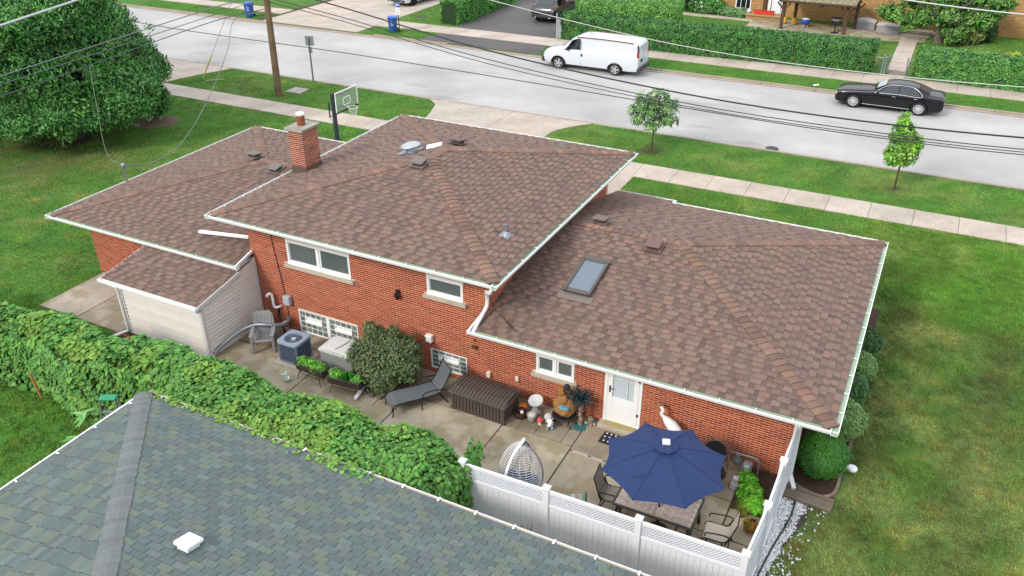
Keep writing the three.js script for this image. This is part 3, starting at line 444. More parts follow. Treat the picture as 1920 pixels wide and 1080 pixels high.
{ const E = mainE, g = .0; gutter([E.x0, E.z1], [E.x1, E.z1], [0, 1], E.y - .005); gutter([E.x1, E.z1 + .15], [E.x1, E.z0 - .12], [1, 0], E.y - .005); gutter([E.x0, E.z1 + .15], [E.x0, E.z0 - .12], [-1, 0], E.y - .005); gutter([E.x0, E.z0], [E.x1, E.z0], [0, -1], E.y - .005);
  const q = rightE; gutter([-5.12, q.z1], [q.x1, q.z1], [0, 1], q.y - .005); gutter([q.x1, q.z1 + .15], [q.x1, q.z0 - .12], [1, 0], q.y - .005); gutter([-2.9, q.z0], [q.x1, q.z0], [0, -1], q.y - .005); gutter([MR, q.z0 - .36], [-2.85, q.z0 - .36], [0, -1], q.y - .085);
  const l = leftE; gutter([l.x0, l.z1], [-12.86, l.z1], [0, 1], l.y - .005); gutter([l.x0, l.z1 + .15], [l.x0, l.z0 - .12], [-1, 0], l.y - .005); gutter([l.x0, l.z0], [l.x1, l.z0], [0, -1], l.y - .005);
  // raking end boards where the wing roofs pass the middle wall
  part('rake_board', join([beam([-5.09, 2.26, .84], [-5.06, 2.44, .02], .05, .09), box(.012, .12, .13, -5.125, 2.23, .77)]), M.white, house); part('rake_board', join([beam([-12.9, 2.26, .84], [-12.93, 2.44, .02], .05, .09), box(.012, .12, .13, -12.85, 2.23, .77)]), M.white, house);
  part('eave_filler', poly([[[-5.1, 2.28, .72], [-4.98, 2.28, .72], [-4.98, 2.45, .0], [-5.1, 2.45, 0]], [[-13.02, 2.28, .72], [-12.9, 2.28, .72], [-12.9, 2.45, .0], [-13.02, 2.45, 0]]]), M.deck, house);
  // downspouts
  const dsp = (pts, r, label) => part('downspout', tube(pts, r, 10, 40), M.white, house, label);
  dsp([[-4.42, 3.68, .74], [-4.5, 3.5, .7], [-4.82, 3.25, .3], [-4.9, 3.0, .12], [-4.93, 2.7, .1], [-4.95, 2.55, .3], [-4.97, 2.36, .62], [-4.99, 2.22, .76]], .05, 'white downspout from the middle roof corner to the right wing gutter');
  part('downspout', beam([-15.05, 2.62, -.02], [-13.3, 2.68, -.3], .1, .07), M.white, house, 'white downspout lying across the left wing roof');
  part('downspout', join([rbox(.085, 2.0, .085, .01, 3.15, 1.12, .1), beam([3.15, .2, .1], [3.3, .1, .42], .09, .08)]), M.white, house, 'white downspout at the right rear corner behind the fence');
  part('cable', tube([[-4.6, 3.6, .55], [-4.75, 3.05, .25], [-4.72, 2.62, .05], [-4.5, 2.5, .1], [-4.15, 2.42, .3], [-3.9, 2.4, .42]], .01, 5, 30), M.black, house);
}
// chimney on the left roof
{ const X0 = -13.53, X1 = -12.99, Z0 = -3.62, Z1 = -2.88, B = 3.4, H = 5.22 - B, W = X1 - X0, D = Z1 - Z0; const ch = part('chimney', buv(span(X0, X1, B, B + H, Z0, Z1)), mat('#dcc3b0', { map: T.fine, roughness: .95 }), house, 'tall red brick chimney with a concrete cap and clay flue'); const L = [];
  const cc = ['#a24d33', '#984730', '#ab5539', '#8a402d', '#b2603e'], no = [[-1, 2, 0, .62]];
  brickwork(L, V(X0, B, Z1), V(1, 0, 0), V(0, 0, 1), W, H, no, cc); brickwork(L, V(X1, B, Z1), V(0, 0, -1), V(1, 0, 0), D, H, no, cc); brickwork(L, V(X1, B, Z0), V(-1, 0, 0), V(0, 0, -1), W, H, no, cc); brickwork(L, V(X0, B, Z0), V(0, 0, 1), V(-1, 0, 0), D, H, no, cc);
  pieces('brick', 'brick_field', L, M.brick, ch, 250); const cx = (X0 + X1) / 2, cz = (Z0 + Z1) / 2;
  part('chimney_cap', buv(rbox(W + .18, .09, D + .18, .015, cx, 5.265, cz)), mat('#b9b5ab', { map: T.stained }), ch); part('flue', lathe([[.12, 0], [.13, .03], [.13, .28], [.11, .3]], 20, cx - .02, 5.31, cz), mat('#9b5235', { map: T.brick }), ch); part('flue_cap', lathe([[.0, .12], [.1, .11], [.135, .08], [.14, .05], [.105, .02], [.105, 0]], 20, cx - .02, 5.6, cz), M.white, ch);
  part('flashing', span(X0 - .03, X1 + .03, B + .1, B + .66, Z0 - .03, Z1 + .03), mat('#6b5850', { roughness: .5, metalness: .15, map: T.fine }), ch);
}
// roof fittings
const fitting = (g, x, y, z, k, axis) => { g.rotation.set(axis === 'z' ? k : 0, 0, axis === 'x' ? k : 0); g.position.set(x, y, z); };
function boxVent(x, y, z, rx, rz, col) { const g = new THREE.Group(); g.name = 'roof_vent'; house.add(g); g.position.set(x, y + .02, z); g.rotation.set(rx, 0, rz); const m = mat(col, { roughness: .6 }); part('base', rbox(.3, .08, .3, .01, 0, .06, 0), mat('#3f3531'), g); part('hood', rbox(.42, .05, .4, .015, 0, .125, 0), m, g); part('flange', box(.52, .006, .52, 0, .022, 0), m, g); return g; }
const aM = Math.atan(.2), aR = Math.atan(.22), aL = Math.atan(.208);
boxVent(-9.09, 4.64, -3.45, aM, 0, '#6d625f'); boxVent(-9.1, 4.54, -5.75, -aM, 0, '#5f504b'); boxVent(-3.68, 3.36, -4.62, -aR * .5, 0, '#6b5a54'); boxVent(-1.78, 3.32, -3.85, aR, 0, '#6a504b'); boxVent(-15.2, 3.24, -3.86, aL, 0, '#6d645f'); boxVent(-16.55, 3.32, -4.35, -aL * .6, 0, '#6d645f');
{ const g = new THREE.Group(); g.name = 'roof_vent'; house.add(g); g.position.set(-10.1, 4.5, -4.6); g.rotation.z = aM; g.userData.label = 'round pale grey metal roof vent'; part('flange', box(.66, .008, .66, -.04, .025, .02), M.galv, g); part('neck', cyl(.2, .18, .14, 0, .1, 0, 24), M.galv, g); part('dome', lathe([[0, .14], [.16, .125], [.28, .08], [.33, .03], [.33, 0], [.2, 0]], 28, 0, .17, 0), mat('#a9b0b4', { roughness: .4, metalness: .35 }), g); }
part('flat_vent_plate', put(rbox(.5, .03, .34, .01), -9.55, 4.64, -5.05, 0, .5, aM), M.white, house, 'small white plate lying on the middle roof');
{ const g = new THREE.Group(); g.name = 'pipe_vent'; house.add(g); g.position.set(-5.19, 3.96, -1.55); part('pipe', lathe([[.05, 0], [.05, .3], [.062, .3], [.062, .33], [.045, .33], [.045, .1], [0, .1]], 16), M.galv, g); part('boot', put(join([lathe([[.16, 0], [.075, .1], [.05, .12]], 16), box(.3, .008, .34, 0, .012, .03)]), 0, 0, 0, 0, 0, -aM), M.grayMetal, g); }
{ const g = new THREE.Group(); g.name = 'skylight'; house.add(g); g.position.set(-3.03, 2.89, -2.07); g.rotation.set(aR, 0, 0); g.userData.label = 'rectangular skylight with a brown metal frame'; const fm = mat('#5a5450', { roughness: .45, metalness: .4 });
  part('frame', join([rbox(.07, .12, 1.42, .012, -.34, .08, 0), rbox(.07, .12, 1.42, .012, .34, .08, 0), rbox(.6, .12, .09, .012, 0, .08, -.665), rbox(.6, .1, .13, .012, 0, .07, .645)]), fm, g); part('glass', span(-.305, .305, .095, .105, -.62, .58), phys('#76838e', { roughness: .35, transmission: .2, thickness: 0, specularIntensity: .5 }), g); part('shade', span(-.305, .305, .03, .06, -.62, .58), mat('#98a3ae', { roughness: .8 }), g); part('apron_flashing', box(.98, .008, .26, .0, .03, .83), mat('#6c625c', { roughness: .5 }), g); part('head_flashing', rbox(.8, .05, .12, .01, 0, .13, -.72), fm, g); }
{ const g = new THREE.Group(); g.name = 'service_mast'; house.add(g); g.position.set(-20.1, 2.75, -1.76); part('pipe', cyl(.035, .035, .55, 0, .25, 0), M.galv, g); part('weatherhead', ball(.08, 0, .55, 0, 1, 1.2, 1), M.grayMetal, g); }
{ // wall fittings
  part('wall_lamp', join([rbox(.12, .09, .1, .02, -7.74, 2.4, .06), cyl(.05, .07, .16, -7.74, 2.25, .1, 12, .35)]), M.black, house, 'black wall lamp between the upper windows');
  part('vent_hood', join([rbox(.19, .2, .13, .025, -6.78, 1.13, .07), rbox(.21, .05, .16, .02, -6.78, 1.24, .08)]), M.white, house); part('outlet_cover', rbox(.12, .18, .09, .02, -4.94, .5, .05), mat('#d8cdb6'), house); part('outlet_cover', rbox(.1, .15, .07, .02, -4.08, .62, .04), mat('#d8cdb6'), house);
  part('wall_ornament', join([flat(new THREE.TorusGeometry(.07, .016, 6, 16)).translate(-5.36, 1.25, .04), ball(.035, -5.36, 1.25, .05), ball(.03, -5.36, 1.5, .04)]), mat('#6b4a2a', { metalness: .4, roughness: .5 }), house);
  part('meter_box', rbox(.24, .3, .16, .03, -11.77, 1.08, .09), mat('#a9b3b8', { roughness: .5 }), house); part('conduit', tube([[-12.12, 3.6, .02], [-12.08, 2.9, .02], [-11.92, 1.5, .02], [-11.88, 1.0, .03], [-11.86, .1, .03]], .011, 5, 20), M.black, house);
  part('vent_pipe', tube([[-12.42, 1.12, .26], [-12.38, 1.2, .2], [-12.33, 1.16, .14], [-12.3, .8, .14], [-12.27, .74, .14], [-12.16, .75, .12], [-12.14, .74, .0]], .04, 10, 40), M.white, house);
  part('line_set', tube([[-12.2, .72, .02], [-12.25, .4, .04], [-11.9, .15, .3], [-11.2, .12, .9]], .03, 6, 20), M.black, house);
  const s = []; for (let i = 0; i < 10; i++) { const a = i / 10 * 6.283 + .3, r = i % 2 ? .07 : .19; s.push([Math.cos(a) * r, Math.sin(a) * r]); } part('wall_star', extr(s, .03).translate(-18.0, 1.95, .01), mat('#a59d92', { metalness: .4 }), house, 'grey metal star on the left wing wall');
}
// ---------- lean-to shed against the left wing ----------
{ const s = thing('lean_to_shed', 'beige clapboard lean-to shed with a brown shingle roof', 'shed', [0, 0, 0]); const x0 = -16.05, x1 = -12.88, z1 = 2.36, yf = 1.86, yb = 2.16, zb = .05;
  const sid = ['#e4dfd8', '#e0dbd4', '#e8e3dc'].map((h) => mat(h, { roughness: .6, map: T.fine })), trim = mat('#c5c3c2', { roughness: .6 });
  part('wall', extr([[-z1, 0], [-zb, 0], [-zb, yb], [-z1, yf - .06]], x1 - x0 - .04).rotateY(PI / 2).translate(x0 + .02, 0, 0), mat('#8b857d'), s);  // backing toned darker than the boards: shadow lines between laps put into its colour
  const bh = .125; for (let i = 0, y = .05; y < yf - .06; i++, y += bh) { const t = Math.min(y + bh - .012, yf - .05);
    part('siding_board', poly([[[x0, y, z1 + .036], [x1, y, z1 + .036], [x1, t, z1 + .004], [x0, t, z1 + .004]], [[x0, y, z1], [x1, y, z1], [x1, y, z1 + .036], [x0, y, z1 + .036]]]), sid[i % 3], s); }
  for (let i = 0, y = .05; y < yb + .12; i++, y += bh) { const t = y + bh - .012, lim = (Y) => Y < yf - .02 ? z1 : clamp(z1 - (Y - yf + .02) / .165, zb, z1), za = lim(y), zt = lim(t); if (za - zb < .05) break;
    part('siding_board', poly([[[x1 + .036, y, za], [x1 + .036, y, zb], [x1 + .004, t, zb], [x1 + .004, t, zt]], [[x1, y, za], [x1, y, zb], [x1 + .036, y, zb], [x1 + .036, y, za]]]), sid[i % 3], s); }
  for (const [x, z, w] of [[x0 - .01, z1 + .01, .07], [x1 + .01, z1 + .01, .09]]) part('corner_trim', span(x - w / 2, x + w / 2, .02, yf - .04, z - w / 2, z + w / 2), trim, s); part('corner_trim', span(x1 - .01, x1 + .03, .02, yb, .03, .1), trim, s);
  part('base_trim', join([span(x0 - .02, x1 + .03, 0, .05, z1 - .02, z1 + .03), span(x1 - .02, x1 + .035, 0, .05, zb, z1)]), trim, s);
  part('left_wall', span(x0, x0 + .02, .02, yf - .06, zb, z1), sid[0], s);
  const A = V(-16.62, 1.86, 2.5), up = unit(0, .175, -1), len = 1.72, W = 3.82;
  const roof = part('roof', poly([[[-16.62, 1.85, 2.5], [-12.8, 1.85, 2.5], [-12.8, 2.155, .78], [-16.62, 2.155, .78]], [[-16.62, 1.8, 2.5], [-12.8, 1.8, 2.5], [-12.8, 1.85, 2.5], [-16.62, 1.85, 2.5]], [[-12.8, 1.8, 2.5], [-12.8, 2.1, .78], [-12.8, 2.155, .78], [-12.8, 1.85, 2.5]], [[-16.62, 1.8, 2.5], [-16.62, 2.1, .78], [-12.8, 2.1, .78], [-12.8, 1.8, 2.5]]]), M.deck, s);
  const L = []; shingles(L, A, V(1, 0, 0), up, () => 0, () => W, len); pieces('shingle', 'shingle_field', L, M.shingle, roof, 140);
  part('rake_board', beam([-12.78, 1.8, 2.52], [-12.78, 2.1, .8], .03, .12), trim, s); part('rake_board', beam([-16.64, 1.8, 2.52], [-16.64, 2.1, .8], .03, .1), trim, s); part('rake_end', rbox(.1, .14, .14, .02, -12.79, 1.75, 2.53), mat('#9aa1aa'), s);
  part('gutter', join([span(-16.72, -12.82, 1.74, 1.752, 2.5, 2.6), span(-16.72, -12.82, 1.752, 1.84, 2.588, 2.6), span(-16.72, -12.82, 1.752, 1.84, 2.5, 2.508)]), M.white, s); part('gutter_liner', span(-16.7, -12.84, 1.7525, 1.77, 2.51, 2.586), M.gutterIn, s);
  part('downspout', join([bar([-16.6, 1.75, 2.55], [-16.15, 1.6, 2.45], .035), bar([-16.14, 1.6, 2.45], [-16.12, .12, 2.45], .035), bar([-16.12, .12, 2.45], [-16.35, .07, 2.95], .045)]), M.white, s);
  solo('drain_extension', 'short white drain pipe lying at the shed front by the vines', 'pipe', bar([-14.9, .08, 2.75], [-14.35, .06, 2.95], .05, 12), M.white);
  const L2 = []; for (let i = 0; i < 14; i++) { const x = -16.4 + i * .26; part('edging_brick', buv(rbox(.21, .06, .1, .008, x, .02, 2.62 + R(-.01, .01), 0, R(-.06, .06))), mat(pick(['#a8643f', '#9c5a3a', '#b06c48']), { map: T.brick }), s); }
}
// ---------- neighbour's garage in the foreground ----------
{ const g = thing('garage', 'grey green shingled hip roof of the garage in the foreground', 'garage', [0, 0, 0]); const x0 = -10.56, z0 = 6.36, y = 2.2, k = .27, X = 7.5, Z = 17, s = slope(k), q = 1 / s;
  part('wall', buv(join([span(x0 + .35, X - .3, 0, y - .06, z0 + .35, z0 + .5), span(x0 + .35, x0 + .5, 0, y - .06, z0 + .5, Z)])), mat('#b7b2a8', { map: T.fine }), g);
  const h = (Z - z0) / 2, len = h * s; const roof = part('roof', poly([[[x0, y, z0], [X, y, z0], [X, y + k * h, z0 + h], [x0 + h, y + k * h, z0 + h]].reverse(), [[x0, y, Z], [x0, y, z0], [x0 + h, y + k * h, z0 + h]].reverse(), [[x0, y, Z], [x0 + h, y + k * h, z0 + h], [X, y + k * h, z0 + h], [X, y, Z]], [[x0, y - .06, z0], [X, y - .06, z0], [X, y - .06, Z], [x0, y - .06, Z]]]), mat('#4a5450'), g);
  const cols = ['#66736f', '#6b7874', '#6f7c72', '#626f6e', '#727f7a', '#687577', '#717d6f', '#647170'], L = [], o = { exp: .16, regular: .3, th: .015, cols, dl: .008 };
  shingles(L, V(X, y, z0), V(-1, 0, 0), unit(0, k, 1), () => 0, (v) => X - x0 - v * q, len, o); shingles(L, V(x0, y, z0), V(0, 0, 1), unit(1, k, 0), (v) => v * q, (v) => 2 * h - v * q, len, o);
  for (const p of L) { const f = V().subVectors(p.c, camPos).applyEuler(new THREE.Euler(.5146, 0, 0)); p.bonus = -20 * Math.max(0, Math.hypot(p.c.x + 6, p.c.z - 8.5) - 3.5); }
  pieces('shingle', 'shingle_field', L, M.shingle, roof, 300);
  const K = [], sd = (sx, sz) => { const D = unit(1, k, 1), S = unit(sx, -k, sz); return S.addScaledVector(D, -S.dot(D)).normalize(); };
  caps(K, V(x0, y, z0), V(x0 + h, y + k * h, z0 + h), sd(-1, 0), sd(0, -1), { w: .2, exp: .145, th: .006, cols: ['#797f80', '#757c7d', '#7d8384'], dl: .012 }); pieces('ridge_cap', 'ridge_cap_row', K, M.shingle, roof, 60);
  part('drip_edge', join([span(x0 - .03, x0 + .012, y - .06, y + .016, z0 - .02, Z)]), M.white, g); part('fascia', span(x0 + .02, X, y - .17, y - .062, z0 - .02, z0 + .01), M.white, g);
  const t = new THREE.Group(); t.name = 'gutter'; g.add(t); part('trough', join([span(x0 + .05, X, y - .13, y - .12, z0 - .13, z0 - .022), span(x0 + .05, X, y - .12, y - .012, z0 - .13, z0 - .118), span(x0 + .05, X, y - .12, y - .012, z0 - .034, z0 - .022), span(x0 + .05, X, y - .022, y - .012, z0 - .142, z0 - .13)]), mat('#dedad3', { roughness: .5, map: T.fine }), t);
  part('debris', buv(span(x0 + .06, X, y - .12, y - .09, z0 - .117, z0 - .036)), mat('#6d6a58', { map: T.soil }), t);
  for (let x = x0 + .5; x < X; x += .82) part('hanger', box(.035, .014, .14, x, y - .004, z0 - .08), M.white, t);
  for (let z = z0 + .45; z < 12; z += .95) part('edge_clip', box(.16, .012, .035, x0 + .1, y + .045, z, 0, R(-.4, .4)), M.white, g);
  const v = new THREE.Group(); v.name = 'roof_vent'; g.add(v); v.position.set(-5.25, y + k * (9.98 - z0), 9.98); v.rotation.x = -Math.atan(k); v.userData.label = 'white square roof vent on the garage roof';
  part('hood', rbox(.34, .08, .36, .03, 0, .12, 0), M.white, v); part('base', box(.24, .09, .26, 0, .05, 0), M.white, v); part('ridge', join([rbox(.2, .02, .2, .01, 0, .165, 0)]), M.white, v);
}
// ---------- leaves ----------
const leafM = (hex, o = {}) => new THREE.MeshPhysicalMaterial({ color: hex, roughness: .7, side: THREE.DoubleSide, ...o });
// broad folded leaf with a drawn-out tip, lying along +z from its stalk
function leafGeo(w, l, fold = .25, curl = .2) { const P = [], row = [[0, 0], [.12, .42], [.35, .5], [.6, .4], [.82, .2], [1, 0]], pt = (i, s) => { const [t, a] = row[i]; return [s * a * w, Math.abs(s) * a * w * fold - curl * t * t * l, t * l]; };
  for (let i = 0; i < 5; i++) for (const s of [-1, 1]) { const a = pt(i, 0), b = pt(i, s), c = pt(i + 1, s), d = pt(i + 1, 0); if (s > 0) P.push(...a, ...d, ...c, ...a, ...c, ...b); else P.push(...a, ...c, ...d, ...a, ...b, ...c); }
  const g = new THREE.BufferGeometry(); g.setAttribute('position', new THREE.Float32BufferAttribute(P, 3)); g.computeVertexNormals(); return flat(g); }
function sprig(n, w, l, spread, droop = .4, up = .3) { const L = []; for (let i = 0; i < n; i++) { const g = leafGeo(w * R(.8, 1.2), l * R(.75, 1.2), .2, .2); g.applyQuaternion(new THREE.Quaternion().setFromEuler(new THREE.Euler(R(-up, droop), R(0, 6.28), R(-.5, .5), 'YXZ'))); g.translate(R(-1, 1) * spread, R(-.8, .8) * spread, R(-1, 1) * spread); L.push(g); } const m = mergeGeometries(L.map((g) => { g.deleteAttribute('uv'); return g; })); return m; }
function crown(parent, name, geo, m, blobs, n, cols, { inner = .55, sc = [.8, 1.25], dl = .04 } = {}) { // blobs: [x,y,z,rx,ry,rz]
  const L = [], K = []; const tot = blobs.reduce((a, b) => a + b[3] * b[4] + b[3] * b[5] + b[4] * b[5], 0);
  for (const [x, y, z, a, b, c] of blobs) { const N = Math.round(n * (a * b + a * c + b * c) / tot); for (let i = 0; i < N; i++) { const d = V(R(-1, 1), R(-1, 1), R(-1, 1)); if (d.length() > 1 || d.length() < .05) { i--; continue; } d.normalize(); const r = Math.pow(R(inner ** 3, 1), 1 / 3) * (rnd() < .07 ? R(1.02, 1.2) : 1) * (1 + .12 * (vn(d.x * 3 + x, d.z * 3 + d.y * 2 + z, 5) - .5));
    const out = d.clone(); const q = new THREE.Quaternion().setFromUnitVectors(V(0, 1, 0), V(out.x * .7, Math.max(-.3, out.y) + .45, out.z * .7).normalize()).multiply(new THREE.Quaternion().setFromAxisAngle(V(0, 1, 0), R(0, 6.28)));
    L.push(mtx(x + d.x * a * r, y + d.y * b * r, z + d.z * c * r, q, R(...sc))); K.push(jitter(pick(cols), dl, .015, .08)); } }
  return cast(name, geo, m, L, parent, K);
}
function limbs(base, h, r, n, reach, yr) { const g = [bar(base, [base[0], base[1] + h, base[2]], r, 10, r * .55)]; for (let i = 0; i < n; i++) { const a = i / n * 6.28 + R(-.4, .4), y = base[1] + h * R(.55, .95), e = [base[0] + Math.cos(a) * reach * R(.6, 1), base[1] + h + R(...yr), base[2] + Math.sin(a) * reach * R(.6, 1)]; const m = [lerp(base[0], e[0], .5), lerp(y, e[1], .35), lerp(base[2], e[2], .5)]; g.push(bar([base[0], y, base[2]], m, r * .42, 7, r * .3), bar(m, e, r * .3, 6, r * .1)); } return g; }
// ---------- the vine bank between the yards ----------
{ const v = thing('vine_bank', 'thick bank of green vines covering the fence between the yards', 'vines', [0, 0, 0]);
  const zN = (x) => x < -10.5 ? lerp(3.9, 4.35, smooth(-11, -18, x)) + .18 * Math.sin(x * 1.7) : 3.85 + .14 * Math.sin(x * 2.1) + .5 * smooth(-4.2, -3, x), zF = (x) => x < -10.9 ? 5.85 - .4 * smooth(-14, -12.6, x) + .15 * Math.sin(x * 1.3) : x < -9.8 ? lerp(5.45, 6.35, (x + 10.9) / 1.1) : lerp(6.32, 5.9, smooth(-5, -3, x)) + .1 * Math.sin(x * 3.3);
  const X0 = -24, X1 = -2.95;
  const H = (x, t) => { const e = Math.pow(Math.abs(2 * t - 1), x < -10.8 ? 3 : 4), end = smooth(X1, X1 - .7, x); const top = (x < -10.8 ? 1.95 : 2.02) + .22 * (fbm(x * 1.1, t * 3, 6, 0, 3) - .5) * 2; const side = t > .5 && x > -10.5 ? 2.02 : .25; return lerp(top, side, e) * lerp(.75, 1, end); };
  const P = []; const pt = (x, t) => { const z = lerp(zN(x), zF(x), t); return [x, H(x, t) - .16, z]; };
  const NX = 90, NT = 12; for (let i = 0; i < NX; i++) for (let j = 0; j < NT; j++) { const a = lerp(X0, X1 - .15, i / NX), b = lerp(X0, X1 - .15, (i + 1) / NX), s = lerp(.05, .95, j / NT), t = lerp(.05, .95, (j + 1) / NT); P.push([pt(a, s), pt(a, t), pt(b, t), pt(b, s)]); }
  for (let i = 0; i < NX; i++) { const a = lerp(X0, X1 - .15, i / NX), b = lerp(X0, X1 - .15, (i + 1) / NX); for (const t of [.05, .95]) { const p = pt(a, t), q = pt(b, t); P.push([[p[0], 0, p[2]], p, q, [q[0], 0, q[2]]]); } }
  { const x = X1 - .15; for (let j = 0; j < NT; j++) { const s = pt(x, lerp(.05, .95, j / NT)), t = pt(x, lerp(.05, .95, (j + 1) / NT)); P.push([[s[0], 0, s[2]], s, t, [t[0], 0, t[2]]]); } }
  part('stems', poly(P), mat('#33451f', { roughness: 1 }), v);
  const gs = [leafGeo(.09, .095, .22, .15), leafGeo(.115, .11, .15, .25), leafGeo(.07, .085, .3, .2)], lm = gs.map(() => leafM('#ffffff', { roughness: .75 }));
  const cols = ['#558a35', '#4c8230', '#5d923a', '#66993e', '#457a2e', '#588d37', '#6c9c42', '#4f8535', '#3f7029'];
  const inst = [[], [], []], kc = [[], [], []], big = [];
  const add = (x, y, z, n, s, yellow) => { const i = Math.floor(rnd() * 3), q = new THREE.Quaternion().setFromUnitVectors(V(0, 1, 0), n.clone().add(V(R(-.5, .5), R(0, .5), R(-.5, .5))).normalize()).multiply(new THREE.Quaternion().setFromAxisAngle(V(0, 1, 0), R(0, 6.28))); const m = mtx(x, y, z, q, s); const c = jitter(pick(cols), .03, .015, .06); if (yellow) c.lerp(C('#8aa83a'), .35); c.multiplyScalar(.88); big.push([m, c, i, V(x, y, z)]); };
  for (let k = 0; k < 38000; k++) { const x = R(X0, X1), t = Math.pow(rnd(), 1) , z = lerp(zN(x), zF(x), t), y = H(x, t); const ed = 2 * t - 1, bump = .12 * (fbm(x * 3.1, z * 3.1, 66, 0, 3) - .5) * 2; if (x < -22) continue; const n = V(0, 1, Math.sign(ed) * Math.pow(Math.abs(ed), 3) * 2).normalize(); add(x, y + bump + R(-.13, .05), z, n, R(.55, 1.35) * (x < -10.8 ? 1.4 : .95), fbm(x, z, 8, 0, 2) > .56); }
  for (let k = 0; k < 12000; k++) { const x = R(X0 + 2, X1), far = rnd() < (x < -10.6 ? .7 : .12), y = Math.pow(rnd(), .8) * (far ? 1.75 : .75); const z = far ? zF(x) + .08 * Math.sin(y * 4 + x * 3) : zN(x) + R(-.05, .1); if ((far && x > -10.6 && y > 1.4) || (!far && rnd() < .8)) continue; add(x, y, z, V(0, far ? .5 : 1, far ? 1 : -.6), R(.8, 1.3) * (x < -10.8 ? 1.35 : .95)); }
  for (let k = 0; k < 1500; k++) { const z = R(3.95, 6.0), y = Math.pow(rnd(), .7) * 1.8; add(X1 + R(-.15, .12) - .18 * Math.abs(z - 4.8), y, z, V(1, .4, .2), R(.75, 1.2)); }
  for (let k = 0; k < 520; k++) { const c = pick([-9.9, -8.7, -7.6, -6.6, -5.6, -5.1, -4.6]), x = c + R(-.6, .6), z = 6.2 + Math.abs(R(-.32, .32)) * (c > -6 ? 1.25 : .7); add(x, 2.13 + Math.max(0, z - 6.36) * .27 + R(.03, .14), z, V(0, 1, .2), R(.7, 1.1), 1); } // creeping over the gutter
  big.sort((a, b) => (a[3].distanceTo(camPos) - (a[3].y > 1.6 ? 4 : 0)) - (b[3].distanceTo(camPos) - (b[3].y > 1.6 ? 4 : 0)));
  const tones = cols.map((c) => leafM(c)), f = part('foliage', leafGeo(.13, .14).translate(-5, 2.1, 5), tones[0], v);
  big.slice(0, 299).forEach(([m, c, i]) => { const o = part('leaf', gs[i], pick(tones), f); o.applyMatrix4(m); }); big.slice(299).forEach(([m, c, i]) => { inst[i].push(m); kc[i].push(c); });
  gs.forEach((g, i) => cast('leaf_mass', g, lm[i], inst[i], v, kc[i]));
  solo('leaning_board', 'tan wooden board leaning in the vines at the left', 'board', beam([-15.3, .25, 6.02], [-15.5, .95, 6.0], .04, .09), mat('#b8823f', { map: T.wood }));
  // young plants by the garage edge
  for (const [x, z, h, n, lb] of [[-13.0, 6.4, .85, 11, 'tall broad-leaved weed beside the stepladder'], [-12.75, 6.95, .5, 8, 'broad-leaved weed sprouting at the garage edge'], [-12.3, 7.55, .3, 6, 'small weed low against the garage drip edge']]) { const p = thing('weed', lb, 'plant', [x, 0, z]); part('stem', bar([0, 0, 0], [.03, h, 0], .015), mat('#7d8a4a'), p); for (let i = 0; i < n; i++) { const g = leafGeo(.13, .34, .2, .35); const o = part('leaf', g, leafM(pick(['#5c9448', '#6ca356', '#7db066'])), p); o.position.set(.02, h * R(.55, 1), 0); o.rotation.set(R(-.5, .2), i * 2.4, 0, 'YXZ'); } }
  const l = thing('stepladder', 'aluminium stepladder with a green top behind the garage corner', 'ladder', [-12.3, 0, 6.12], .5); part('top_cap', rbox(.42, .05, .22, .012, 0, 1.32, 0), mat('#2b8a63', { roughness: .5 }), l);
  for (const x of [-.19, .19]) { part('rail', beam([x, 1.3, .06], [x * 1.35, 0, .34], .03, .06), M.galv, l); part('rail', beam([x, 1.3, -.06], [x * 1.25, 0, -.3], .025, .04), M.galv, l); } for (let i = 1; i < 4; i++) part('step', box(.44, .025, .09, 0, 1.3 - i * .32, .06 + i * .07), M.galv, l);
}
